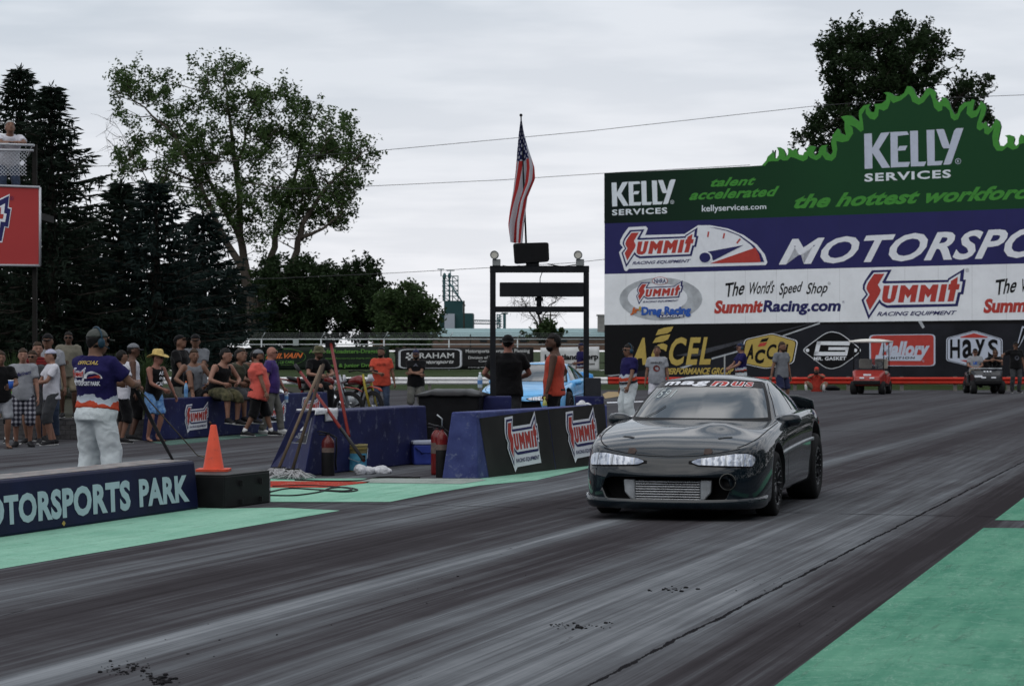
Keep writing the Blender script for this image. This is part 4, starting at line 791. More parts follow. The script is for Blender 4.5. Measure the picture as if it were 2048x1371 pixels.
# ================================================================== CARS
def cat_rom(keys, t):
    n = len(keys)-1; t = max(0, min(n, t)); i = min(int(t), n-1); f = t-i
    p0, p1, p2, p3 = (keys[max(0, i-1)], keys[i], keys[i+1], keys[min(n, i+2)])
    return [.5*(2*b+(c-a)*f+(2*a-5*b+4*c-d)*f*f+(3*b-a-3*c+d)*f**3) for a, b, c, d in zip(p0, p1, p2, p3)]
BO = [(0, -.97), (.25, -.962), (.48, -.925), (.65, -.85), (.755, -.72), (.81, -.52), (.835, -.25), (.845, .1), (.845, .5), (.845, 1.0), (.845, 1.6), (.85, 2.2), (.85, 2.6), (.82, 2.95), (.76, 3.2), (.6, 3.33), (.3, 3.4), (0, 3.42)]
BS = [(0, -.875, .552), (.25, -.866, .562), (.47, -.822, .592), (.62, -.735, .624), (.70, -.60, .658), (.745, -.42, .69), (.765, -.2, .725), (.775, .1, .762), (.785, .5, .80), (.785, 1.0, .83), (.785, 1.6, .86), (.785, 2.2, .878), (.77, 2.6, .882), (.74, 2.93, .87), (.68, 3.15, .86), (.53, 3.27, .855), (.28, 3.33, .85), (0, 3.35, .85)]
BC = [(-.87, .554), (-.84, .575), (-.78, .612), (-.68, .655), (-.53, .702), (-.33, .742), (-.10, .778), (.12, .805), (.5, .838), (1.0, .87), (1.6, .9), (2.2, .90), (2.6, .90), (2.95, .885), (3.15, .875), (3.25, .87), (3.32, .865), (3.345, .855)]
PF = [(0, .25), (.04, .02), (.10, 0), (.25, 0), (.50, .0), (.62, .03), (.69, .12), (.78, .24), (.87, .38), (.94, .55), (.98, .78), (1, 1)]
PS = [(0, .55), (.05, .30), (.12, .12), (.28, .03), (.45, 0), (.58, .02), (.68, .07), (.78, .16), (.87, .32), (.94, .58), (.98, .82), (1, 1)]
NB = len(PF); TW = [.05, .12, .22, .36, .52, .68, .84, 1.0]; NR = NB+len(TW)
ZB = .118
def body_pt(ts, r, bulge=True):
    t = abs(ts); sg = -1 if ts < 0 else 1; o = cat_rom(BO, t); s = cat_rom(BS, t); c = cat_rom(BC, t)
    i = min(int(r), NR-2); f = r-i
    def row(k):
        if k < NB:
            w = max(0, min(1, (t-3.6)/2.2)); w = w*w*(3-2*w); fz = PF[k][0]*(1-w)+PS[k][0]*w; e = PF[k][1]*(1-w)+PS[k][1]*w
            zb = ZB+.085*max(0, min(1, (t-5.8)/1.0)); return V((o[0]+(s[0]-o[0])*e, o[1]+(s[1]-o[1])*e, zb+(s[2]-zb)*fz))
        w = TW[k-NB]; p = V((s[0]*(1-w), s[1]+(c[0]-s[1])*w, s[2]+(c[1]-s[2])*(1-(1-w)**2.2)))
        return p
    p = row(i).lerp(row(i+1), f); p.x *= sg
    if r > NB-1 and bulge == 2:
        g = math.exp(-((p.x-.30)/.17)**2-((p.y+.12)/.20)**2); p.z += .045*g
    return p
GB = [(0, .42, .825), (.3, .44, .825), (.52, .52, .825), (.665, .68, .83), (.715, 1.0, .84), (.72, 1.5, .862), (.715, 2.0, .875), (.675, 2.5, .875), (.58, 2.85, .872), (.4, 2.98, .875), (.2, 3.04, .875), (0, 3.05, .875)]
GR = [(0, 1.12, 1.18), (.25, 1.13, 1.178), (.42, 1.16, 1.17), (.495, 1.25, 1.16), (.495, 1.45, 1.172), (.48, 1.7, 1.175), (.455, 1.95, 1.165), (.43, 2.1, 1.147), (.40, 2.15, 1.143), (.28, 2.18, 1.148), (.14, 2.19, 1.152), (0, 2.19, 1.152)]
GC = [(1.125, 1.183), (1.15, 1.195), (1.2, 1.205), (1.3, 1.216), (1.45, 1.224), (1.7, 1.226), (1.9, 1.21), (2.05, 1.183), (2.12, 1.17), (2.16, 1.163), (2.18, 1.157), (2.19, 1.153)]
def gh_pt(ts, w):
    t = abs(ts); sg = -1 if ts < 0 else 1; b = V(cat_rom(GB, t)); r = V(cat_rom(GR, t)); c = cat_rom(GC, t)
    if w <= 1:
        p = b.lerp(r, w); bl = math.sin(math.pi*max(0, w))*.018; n = V((r.x*.6, 1 if t > 8 else (-1 if t < 2.6 else 0), .6)).normalized(); p += n*bl*(1 if w > 0 else 0)
    else: v = w-1; p = V((r.x*(1-v), r.y+(c[0]-r.y)*v, r.z+(c[1]-r.z)*(1-(1-v)**2.0)))
    p.x *= sg; return p
def nrm(fn, a, b, e=.03, bmax=None):
    du = fn(a+e, b)-fn(a-e, b); dv = fn(a, b+e)-fn(a, b-e); n = du.cross(dv)
    if n.length < 1e-9: return V((0, 0, 1))
    n.normalize(); p = fn(a, b); q = p-V((0, 1.2, .5))
    return n if n.dot(q) > 0 else -n
def patch(fn, ts, rlo, rhi, nv, off, m, mb):
    vs = []
    for i, t in enumerate(ts):
        for j in range(nv+1):
            r = rlo(t)+(rhi(t)-rlo(t))*j/nv; vs.append(fn(t, r)+nrm(fn, t, r)*off)
    k = nv+1; mb.add(vs, [(i*k+j, (i+1)*k+j, (i+1)*k+j+1, i*k+j+1) for i in range(len(ts)-1) for j in range(nv)], m, True); return mb
def lsp(a, b, n): return [a+(b-a)*i/n for i in range(n+1)]
def strip(fn, pts, w, off, mb, m=0):   # thin line through parameter points
    q = [fn(*p)+nrm(fn, *p)*off for p in pts]; ns = [nrm(fn, *p) for p in pts]; vs = []
    for i in range(len(q)):
        t = (q[min(i+1, len(q)-1)]-q[max(i-1, 0)]).normalized(); s = t.cross(ns[i]).normalized()*w/2; vs += [q[i]-s, q[i]+s]
    mb.add(vs, [(2*i, 2*i+1, 2*i+3, 2*i+2) for i in range(len(q)-1)], m, True)
def bake(o):
    bpy.context.view_layer.update(); dg = bpy.context.evaluated_depsgraph_get(); me = bpy.data.meshes.new_from_object(o.evaluated_get(dg), preserve_all_data_layers=True, depsgraph=dg)
    old = o.data; o.modifiers.clear(); o.data = me; bpy.data.meshes.remove(old); return o
def car_paint(name, rgb, flake=.0, rough=.10, coat=1.0):
    q = NT(name); c = q.coord('Object'); n = q.noise(c, 3, 4); n2 = q.noise(c, 400, 2)
    q.set(Base_Color=q.ramp(n, (.3, tuple(x*.85 for x in rgb)), (.7, tuple(x*1.15 for x in rgb))), Roughness=.4, Coat_Weight=coat, Specular_IOR_Level=.06, Metallic=flake)
    q.b.inputs['Coat Roughness'].default_value = .04; q.b.inputs['Coat IOR'].default_value = 1.48
    q.bump(q.noise(c, 2.2, 3, .5), .05, .05); return q.m
def glass_mat(name, rgb, ior=1.9):
    q = NT(name); c = q.coord('Object'); n = q.noise(c, 5, 5, .6); q.set(Base_Color=q.ramp(n, (.3, tuple(x*.6 for x in rgb)), (.7, tuple(x*1.3 for x in rgb))), Roughness=.03, Specular_IOR_Level=.5); q.b.inputs['IOR'].default_value = ior; q.b.inputs['Specular IOR Level'].default_value = .5
    return q.m
def lamp_mat():
    q = NT('headlight_reflector'); c = q.coord('Object', (1, 1, 1)); w = q.new('TexWave', wave_type='BANDS', bands_direction='X'); q.link(c, w.inputs[0]); w.inputs['Scale'].default_value = 5.5; w.inputs['Distortion'].default_value = 2.5; w.inputs['Detail'].default_value = 3; w.inputs['Detail Scale'].default_value = 4
    vo = q.new('TexVoronoi'); q.link(c, vo.inputs[0]); vo.inputs['Scale'].default_value = 14
    n9 = q.noise(c, 9, 4, .6, .8); f = q.math('ADD', q.math('MULTIPLY', w.outputs['Fac'], .28), q.math('ADD', q.math('MULTIPLY', vo.outputs['Distance'], .35), q.math('MULTIPLY', n9, .45)))
    col = q.ramp(f, (.15, (.05, .06, .085)), (.38, (.22, .25, .31)), (.55, (.60, .63, .68)), (.78, (.36, .41, .52)))
    q.set(Base_Color=col, Roughness=.18, Metallic=.35, Coat_Weight=1.0); q.bump(f, .6, .02); return q.m
M_RUB = mat('tyre_rubber', (.014, .014, .015), .75, .25, 8, .3); M_TRIM = mat('black_trim', (.010, .010, .011), .5, .2); M_SEAM = mat('panel_gap', (.004, .004, .005), .6)
M_LAMP = lamp_mat(); M_CHROME = mat('bright_metal', (.55, .57, .60), .28, .12, 12, metal=.9); M_ALU = mat('cast_aluminium', (.36, .38, .40), .45, .2, 10, .1, metal=.7); M_RIM = mat('dark_rim', (.025, .025, .028), .35, .2, metal=.6)
M_AMB = mat('blue_lens', (.10, .16, .34), .15, .6, 18, coat=1, col2=(.42, .48, .58))
def wheel(t, name, x, y, rad, w, rimr, sgn, rimm):
    e = bpy.data.objects.new(name, None); COL.objects.link(e); e.parent = t; e.location = (x, y, rad-.004)
    prof = [(rimr, -w*.46), (rimr+.03, -w*.5), (rad-.05, -w*.52), (rad-.012, -w*.46), (rad, -w*.36), (rad+.001, 0), (rad, w*.36), (rad-.012, w*.46), (rad-.05, w*.52), (rimr+.03, w*.5), (rimr, w*.46), (rimr, -w*.46)]
    MB().lathe(prof, (0, 0, 0), (1, 0, 0), 40).build('tyre', M_RUB, e)
    b = MB(); s = sgn; b.lathe([(rimr+.004, s*w*.47), (rimr-.012, s*w*.49), (rimr-.02, s*w*.40), (rimr-.04, s*w*.22), (.05, s*w*.26), (.045, s*w*.40), (.0, s*w*.41)], (0, 0, 0), (1, 0, 0), 36)
    for k in range(10):
        a = k*.6283; d = V((0, math.cos(a), math.sin(a))); b.loft([V((s*w*.36, 0, 0))+d*.04, V((s*w*.42, 0, 0))+d*(rimr-.02)], [.016, .011], n=6)
    for k in range(20): a = k*.3142; b.ball((s*w*.485, math.cos(a)*(rimr-.012), math.sin(a)*(rimr-.012)), .0045, 1, 6, 4)
    b.build('rim', [rimm, M_ALU], e); return e
def make_car(t, paint, glass, race):
    n = 96; ts = [17*i/n for i in range(n+1)]; cols = ts+[-x for x in reversed(ts[1:-1])]; b = MB(); vs = []
    for c in cols:
        for r in range(NR): vs.append(body_pt(c, r, 2 if race else 1))
    N = len(cols); fs = []
    for i in range(N):
        j = (i+1) % N
        for r in range(NR-1): fs.append((i*NR+r, j*NR+r, j*NR+r+1, i*NR+r+1))
    b.add(vs, fs, 0, True); o = len(b.v)
    for i in range(n): a, c = (i, i+1); b.f.append([a*NR, (N-a) % N*NR, (N-c) % N*NR, c*NR] if a and c < n else ([a*NR, (N-1)*NR, c*NR] if a == 0 else [a*NR, (N-a)*NR, c*NR])); b.m.append(0); b.sm.append(False)
    body = b.build('body', [paint, M_TRIM], t)
    bm = bmesh.new(); bm.from_mesh(body.data); bmesh.ops.remove_doubles(bm, verts=bm.verts, dist=.0008); bmesh.ops.recalc_face_normals(bm, faces=bm.faces); bm.to_mesh(body.data); bm.free()
    cut = []
    def cutter(mb):
        c = mb.build('cut', [M_TRIM], t); c.hide_render = True; cut.append(c); md = body.modifiers.new('b', 'BOOLEAN'); md.operation = 'DIFFERENCE'; md.solver = 'EXACT'; md.object = c
        md.material_mode = 'TRANSFER'
    fr, rr = (.285, .325) if race else (.32, .33)
    for y, rad, zc_ in ((0, fr+.055, fr+.02), (2.41, rr+(.11 if race else .05), rr+.01)):
        for sx in (1, -1): cutter(MB().cyl((sx*.42, y, zc_), (sx*1.0, y, zc_), rad, n=40))
    if race:
        pr = [(-.56, .20), (-.50, .17), (.46, .17), (.52, .20), (.555, .29), (.53, .355), (.46, .375), (-.50, .375), (-.57, .355), (-.60, .28)]
        cutter(MB().prism([(x, -1.2, z) for x, z in pr], (0, .50, 0)))
    else:
        pr = [(-.52, .20), (.52, .20), (.45, .46), (-.45, .46)]; cutter(MB().prism([(x, -1.2, z) for x, z in pr], (0, .40, 0)))
    bake(body)
    for c in cut: bpy.data.objects.remove(c)
    # cabin shell, glass
    g = MB(); n = 66; tt = [11*i/n for i in range(n+1)]; cols = tt+[-x for x in reversed(tt[1:-1])]; ws = [-.12, .0, .04, .2, .4, .6, .8, .95, 1.0, 1.04, 1.12, 1.25, 1.45, 1.7, 2.0]; K = len(ws)
    g.add([gh_pt(c, w) for c in cols for w in ws], [(i*K+j, (i+1) % len(cols)*K+j, (i+1) % len(cols)*K+j+1, i*K+j+1) for i in range(len(cols)) for j in range(K-1)], 0, True); g.build('roof', paint, t)
    b = MB(); patch(gh_pt, lsp(-2.8, 2.8, 40), lambda q: .015, lambda q: .965, 10, .004, 0, b); b.build('windscreen', glass, t)
    b = MB()
    for q in (lsp(-2.9, 2.9, 40),):
        strip(gh_pt, [(x, .975) for x in q], .03, .005, b); strip(gh_pt, [(x, .005) for x in q], .04, .006, b)
    for sx in (1, -1): strip(gh_pt, [(sx*2.86, w) for w in lsp(.0, .98, 8)], .035, .005, b)
    b.build('windscreen_seal', M_TRIM, t)
    for sx in (1, -1):
        f = (lambda q: .05); h = (lambda q: .93)
        b = MB(); patch(gh_pt, lsp(sx*3.35, sx*5.15, 14), f, lambda q: .93-.25*max(0, 3.75-abs(q))/.4, 6, .004, 0, b); b.build('side_window', glass, t)
        b = MB(); patch(gh_pt, lsp(sx*5.35, sx*7.3, 12), lambda q: .08, lambda q: .9-.38*max(0, abs(q)-6.2), 5, .004, 0, b); b.build('rear_side_window', glass, t)
        # door gap, fender gap, moulding, mirror
        b = MB(); strip(body_pt, [(sx*8.1, r) for r in lsp(2, NB+.5, 16)], .009, .002, b); strip(body_pt, [(sx*10.9, r) for r in lsp(2, NB+.5, 16)], .009, .002, b); b.build('door_gap', M_SEAM, t)
        b = MB(); strip(body_pt, [(sx*x, 5.2) for x in lsp(7.3, 10.9, 20)], .030, .012, b); sl = b.build('side_moulding', M_ALU if race else paint, t, recalc=False); sd = sl.modifiers.new('s', 'SOLIDIFY'); sd.thickness = .012
        b = MB(); b.loft([(sx*.68, .80, .80), (sx*.73, .78, .805), (sx*.77, .77, .812), (sx*.84, .79, .818), (sx*.90, .80, .82), (sx*.925, .81, .82)], [.03, .045, .058, .060, .050, .015], [.02, .04, .07, .075, .06, .02], side=(0, 0, 1), n=14); b.build('door_mirror', paint, t)
    b = MB(); patch(gh_pt, lsp(8.35, 11, 14)+lsp(-10.8, -8.35, 14), lambda q: .05, lambda q: .93, 5, .004, 0, b); b.build('rear_window', glass, t)
    b = MB()
    for sx in (1, -1): strip(body_pt, [(sx*x, NB-1+.8+.02*(x-3)) for x in lsp(2.9, 8.0, 26)], .010, .0025, b)
    strip(body_pt, [(x, NB-1.55) for x in lsp(-2.9, 2.9, 40)], .012, .003, b); b.build('bonnet_gap', M_SEAM, t)
    # headlights: dark surround, reflector lens, inner coloured lens
    for sx in (1, -1):
        L0, L1 = .86, 3.85
        def at_z(t, z):
            a, c = 3.0, NB-1.02
            for _ in range(18):
                m = (a+c)/2
                if body_pt(t, m).z < z: a = m
                else: c = m
            return a
        def lo(q): u = (abs(q)-L0)/(L1-L0); return at_z(abs(q), .480-.016*u+.022*max(0, 1-u/.10)**2+.05*max(0, (u-.88)/.12)**2)
        def hi(q): u = (abs(q)-L0)/(L1-L0); return max(lo(q)+.02, at_z(abs(q), .524+.046*min(1, u*1.8)-.018*max(0, 1-u/.10)**2-.030*max(0, (u-.80)/.20)**2))
        b = MB(); patch(body_pt, lsp(sx*(L0-.10), sx*(L1+.06), 22), lambda q: lo(sx*max(L0, min(L1, abs(q))))-.28, lambda q: hi(sx*max(L0, min(L1, abs(q))))+.25, 4, .003, 0, b); hb = b.build('headlight', M_SEAM, t, recalc=False)
        b = MB(); patch(body_pt, lsp(sx*(L0+.37), sx*L1, 22), lo, hi, 5, .010, 0, b); b.build('lens', M_LAMP, hb, recalc=False)
        b = MB(); patch(body_pt, lsp(sx*L0, sx*(L0+.34), 8), lo, hi, 4, .010, 0, b); b.build('inner_lens', M_AMB if race else M_LAMP, hb, recalc=False)
        for x in ((L0+.355), 2.15, 3.02):
            b = MB(); strip(body_pt, [(sx*x, lo(x)+(hi(x)-lo(x))*k/6) for k in range(7)], .010, .014, b); b.build('lens_divider', M_TRIM if not race else M_ALU, hb, recalc=False)
    wf = .735 if race else .76
    for sx in (1, -1):
        wheel(t, 'wheel', sx*wf, 0, fr, .19 if race else .22, .195, sx, M_RIM); wheel(t, 'wheel', sx*(.71 if race else .75), 2.47, rr, .30 if race else .25, .19 if race else .23, sx, M_RIM)
    b = MB(); b.box((0, 1.2, .2), (1.3, 3.6, .10)); b.build('underbody', M_SEAM, t)
    # wing
    b = MB(); b.loft([(-.68, 3.10, .84), (-.67, 3.08, .90), (-.56, 3.06, .93), (0, 3.04, .942), (.56, 3.06, .93), (.67, 3.08, .90), (.68, 3.10, .84)], .022, [.06, .09, .10, .10, .10, .09, .06], side=(0, 0, 1), n=10); b.build('rear_wing', paint, t)
    return body
PAINT_B = car_paint('black_car_paint', (.003, .0075, .012)); GLASS_B = glass_mat('car_glass', (.020, .026, .028), 2.9)
car = thing('racing_car', 'black racing hatchback with bare intercooler and white windscreen lettering rolling on the strip', 'car', (1.572, 20.96, 0), R(-15.0)); car.scale = (.975, 1, 1)
make_car(car, PAINT_B, GLASS_B, True)
# racing details
b = MB()
for k in range(8): b.box((-.01, -.865, .182+k*.0215), (.575, .05, .011), 0)
b.box((-.01, -.835, .257), (.575, .02, .19), 1); b.build('intercooler', [M_CHROME, M_TRIM], car, bevel=.002)
for sx in (1, -1):
    b = MB(); b.prism([(sx*.29-.01, -.892, .168), (sx*.33-.01, -.892, .178), (sx*.385-.01, -.892, .24), (sx*.395-.01, -.892, .352), (sx*.29-.01, -.892, .352)], (0, .06, 0)); b.build('intercooler_tank', M_ALU, car, bevel=.012)
b = MB(); patch(body_pt, lsp(-5.0, 5.0, 60), lambda q: -.001, lambda q: 2.35, 3, .022, 0, b); lp = b.build('front_lip', PAINT_B, car, recalc=False); sd = lp.modifiers.new('s', 'SOLIDIFY'); sd.thickness = .02; sd.offset = -1
M_OLDC = mat('dull_metal_ring', (.09, .09, .085), .4, .2, metal=.6)
p = body_pt(2.25, 3.85); b = MB()
ring = [p+V((.068*math.cos(a), .012*math.cos(a)-.012, .068*math.sin(a))) for a in (i*math.pi/14 for i in range(29))]; b.loft(ring, .005, n=6); b.build('duct_ring', M_OLDC, car)
b = MB(); b.lathe([(.058, -.02), (.055, .03), (.03, .05), (0, .05)], p+V((0, -.004, 0)), (0, 1, 0), 20); b.build('duct', M_TRIM, car)
for x, r in ((1.72, 13.6), (-1.72, 13.6)):
    b = MB(); c = body_pt(x, r); n = nrm(body_pt, x, r); e = V((1, 0, 0)); g = n.cross(e).normalized(); b.add([c+n*.004+e*dx+g*dy for dx, dy in ((-.035, -.035), (.03, -.04), (.042, .01), (.018, .045), (-.035, .04))], [(0, 1, 2, 3, 4)]); b.build('bonnet_pin', mat('rusty_brown', (.055, .040, .036), .7, .3, 30), car, recalc=False)
for x in (-4.5, 4.5): b = MB(); strip(body_pt, [(x*.9, NB+3.6), (x*.96, NB+3.2), (x, NB+2.7)], .03, .004, b); b.build('washer_jet', M_TRIM, car, recalc=False)
# windscreen strip and writing, mapped on the glass
b = MB(); patch(gh_pt, lsp(-2.78, 2.78, 40), lambda q: .80, lambda q: .963, 4, .0055, 0, b); b.build('sun_strip', mat('black_strip_vinyl', (.012, .010, .012), .25, .1), car)
def glass_text(s, t0, t1, w0, w1, m, off, bold, shear, name, space=1.0):
    vs, fs = text_geo(s, bold, shear, space); b = MB()
    b.add([gh_pt(t0+(t1-t0)*u, w0+(w1-w0)*v)+nrm(gh_pt, t0+(t1-t0)*u, w0+(w1-w0)*v)*off for u, v in vs], fs); return b.build(name, m, car, recalc=False)
for w_, t0_, t1_, m_, o_, bo_ in (('mag', -1.98, .06, WHITE, .008, .035), ('nus', .13, 1.98, WHITE, .008, .05), ('nus', .17, 1.94, RED, .010, .012)): glass_text(w_, t0_, t1_, .808+(.014 if m_ is RED else 0), .950-(.012 if m_ is RED else 0), m_, o_, bo_, .22, 'lettering', 1.12)
M_CHALK = mat('windscreen_chalk', (.42, .47, .48), .8, .1)
glass_text('1591', -2.2, -1.05, .52, .72, M_CHALK, .007, .002, .35, 'chalk_number', 1.1); glass_text('ET', -2.1, -1.5, .74, .79, M_CHALK, .007, -.004, .3, 'chalk_number', 1.1)
b = MB(); strip(gh_pt, [(-1.95, .03), (-1.5, .16), (-1.2, .30)], .012, .012, b); b.build('wiper', M_TRIM, car, recalc=False)
# the blue sports car waiting behind the barrier
PAINT_S = car_paint('sky_blue_car_paint', (.13, .40, .72), 0.0, coat=.8)
blue = thing('sports_car', 'sky blue sports coupe parked behind the black frame and its barrier', 'car', (.30, 47.5, 0), R(-13)); blue.scale = (1.06, 1.0, 1.0)
make_car(blue, PAINT_S, GLASS_B, False)
# ================================================================== PEOPLE
QUEUE = []      # (object, extra mesh builder, wrinkle amount)
AFTER = []      # callbacks run on finished garments
SKINS = {k: mat('skin_'+k, c, .55, .10, 14, spec=.3) for k, c in dict(fair=(.25, .130, .092), tan=(.165, .085, .056), brown=(.085, .042, .028), pink=(.26, .12, .088)).items()}
def cloth(name, rgb, var=.12, scale=9, col2=None):
    if name in MATS: return MATS[name]
    q = NT(name); c = q.coord('Object'); n = q.noise(c, scale, 5, .6); n2 = q.noise(c, 160, 2, .6); w = q.noise(c, 7, 3, .6, 1.2)
    col = q.ramp(n, (.3, tuple(x*(1-var) for x in rgb)), (.7, col2 or tuple(x*(1+var) for x in rgb))); q.set(Base_Color=col, Roughness=.88, Specular_IOR_Level=.12); q.b.inputs['Sheen Weight'].default_value = .08
    q.bump(q.math('ADD', q.math('MULTIPLY', w, 1.0), q.math('MULTIPLY', n2, .12)), .55, .03); MATS[name] = q.m; return q.m
C = dict(black=cloth('black_cotton', (.004, .004, .005)), white=cloth('white_cotton', (.50, .50, .55), .06), grey=cloth('grey_cotton', (.14, .148, .165)), lgrey=cloth('light_grey_cotton', (.24, .25, .275), .08), dgrey=cloth('charcoal_cotton', (.045, .047, .052)), salmon=cloth('salmon_cotton', (.52, .09, .07), .07), orange=cloth('orange_cotton', (.42, .058, .034), .07), purple=cloth('purple_cotton', (.040, .022, .115)), olive=cloth('olive_cotton', (.040, .042, .028)), tan=cloth('tan_cotton', (.15, .14, .11)), jeans=cloth('blue_denim', (.035, .050, .085), .3, 20), khaki=cloth('khaki_cotton', (.20, .17, .12)), camo=cloth('camouflage_cotton', (.035, .045, .022), .5, 14, (.12, .11, .06)), navy=cloth('navy_cotton', (.018, .022, .055)), wpants=cloth('white_workwear', (.53, .58, .60), .08, 4), green=cloth('lime_cotton', (.10, .38, .05)), floral=cloth('blue_floral_cotton', (.035, .13, .42), .2, 16, (.22, .40, .62)), red=cloth('orange_red_cotton', (.40, .045, .03)), cargo=cloth('grey_cargo_cotton', (.11, .11, .10), .25, 12), dred=cloth('dark_red_cotton', (.12, .022, .020)), brown=cloth('rust_brown_cotton', (.11, .045, .025)))
def banded(name, stops, axis=2, rot=(0, 0, 0), dist=.0, interp='CONSTANT'):
    q = NT(name); c = q.coord('Object', rot=rot); s = q.new('SeparateXYZ'); q.link(c, s.inputs[0]); n = q.noise(c, 5, 3); f = q.math('ADD', s.outputs[axis], q.math('MULTIPLY', q.math('SUBTRACT', n, .5), dist))
    f = q.math('MULTIPLY', f, .5); q.set(Base_Color=q.ramp(f, *[(p*.5, cc) for p, cc in stops], interp=interp), Roughness=.85, Specular_IOR_Level=.12); q.bump(q.noise(c, 8, 3, .6, 1), .5, .03); return q.m
PUR, WHT, RDD = (.013, .011, .062), (.38, .42, .48), (.42, .06, .03)
C['official'] = banded('official_jersey', [(0, WHT), (.89, RDD), (.97, WHT), (1.03, PUR)], dist=.20)
def stripes():
    q = NT('red_striped_cotton'); c = q.coord('Object'); w = q.new('TexWave', wave_type='BANDS', bands_direction='Z'); q.link(c, w.inputs[0]); w.inputs['Scale'].default_value = 7
    q.set(Base_Color=q.ramp(w.outputs['Fac'], (.45, (.16, .018, .018)), (.6, (.07, .008, .010))), Roughness=.9); return q.m
def plaid():
    q = NT('plaid_cotton'); c = q.coord('Object'); a = q.new('TexWave', wave_type='BANDS', bands_direction='Z'); q.link(c, a.inputs[0]); a.inputs['Scale'].default_value = 4.5; b_ = q.new('TexWave', wave_type='BANDS', bands_direction='X'); q.link(c, b_.inputs[0]); b_.inputs['Scale'].default_value = 4.5
    f = q.math('ADD', q.math('MULTIPLY', a.outputs['Fac'], .5), q.math('MULTIPLY', b_.outputs['Fac'], .5)); q.set(Base_Color=q.ramp(f, (.2, (.018, .018, .028)), (.5, (.07, .07, .09)), (.8, (.32, .32, .36))), Roughness=.9); return q.m
C['stripe'] = stripes(); C['plaid'] = plaid()
M_HAIRS = dict(black=mat('black_hair', (.010, .009, .009), .5, .3, 40), brown=mat('brown_hair', (.035, .022, .014), .5, .3, 40), grey=mat('grey_hair', (.30, .30, .29), .6, .2, 40))
M_SHADE = mat('dark_sunglass', (.006, .006, .007), .12, .1); M_STRAW = mat('straw', (.50, .37, .14), .8, .25, 40, .4); M_SHOE = mat('black_shoe', (.015, .015, .017), .6, .2, 10); M_SHOEW = mat('white_shoe', (.50, .50, .50), .6, .1); M_SOCK = mat('white_sock', (.6, .6, .6), .9, .08); M_EYE = mat('eye_and_socket_shade', (.012, .009, .008), .3); M_LIP = mat('lip_skin', (.09, .032, .028), .5, .1)
M_CUPH = mat('headset_cup', (.018, .045, .07), .4, .1); M_STRAP = mat('sandal_strap', (.05, .035, .03), .7)
def ik(a, tgt, l1, l2, pole):
    d = tgt-a; L = max(.05, min(d.length, (l1+l2)*.998)); u = d.normalized(); x = (l1*l1-l2*l2+L*L)/(2*L); h = math.sqrt(max(0, l1*l1-x*x)); p = V(pole); p = p-u*p.dot(u)
    p = p.normalized() if p.length > 1e-4 else u.orthogonal(); return a+u*x+p*h, a+u*L
def mix3(a, b, t): return a+(b-a)*t
def hand(mb, w, d, pn, s, curl, m=0):
    d = d.normalized(); pn = (pn-d*pn.dot(d)).normalized(); sv = d.cross(pn); k = w+d*.088*s
    mb.loft([w-d*.015*s, w+d*.02*s, w+d*.06*s, k], [.026*s, .034*s, .041*s, .039*s], [.019*s, .016*s, .015*s, .012*s], side=sv, n=8, m=m)
    for i, (o, L) in enumerate(((-.030, .068), (-.010, .078), (.010, .073), (.029, .056))):
        p = k+sv*o*s-d*.012*s; pts = [p]; a = 0
        for j, f in enumerate((.46, .31, .23)):
            a += curl*(.55+.2*j+.05*i); p = p+(d*math.cos(a)+pn*math.sin(a))*L*s*f; pts.append(p)
        mb.loft(pts, [.0095*s, .009*s, .008*s, .0055*s], n=6, m=m)
    t0 = w+d*.028*s-sv*.030*s; a = .5+curl*.35; t1 = t0+(d*.65-sv*.65+pn*.35).normalized()*.036*s; t2 = t1+(d*.9-sv*.15+pn*(.2+curl*.35)).normalized()*.030*s
    mb.loft([t0, t1, t2], [.012*s, .0105*s, .007*s], n=6, m=m)
def shell(c, r, keep, R3, nu=22, nv=16):
    b = MB(); b.ball((0, 0, 0), r, 0, nu, nv); vs = b.v; ok = [keep(V(v)) for v in vs]; fs = [f for f in b.f if all(ok[i] for i in f)]; used = sorted({i for f in fs for i in f}); ix = {i: k for k, i in enumerate(used)}
    return [c+R3 @ V(vs[i]) for i in used], [[ix[i] for i in f] for f in fs]
PPL = []
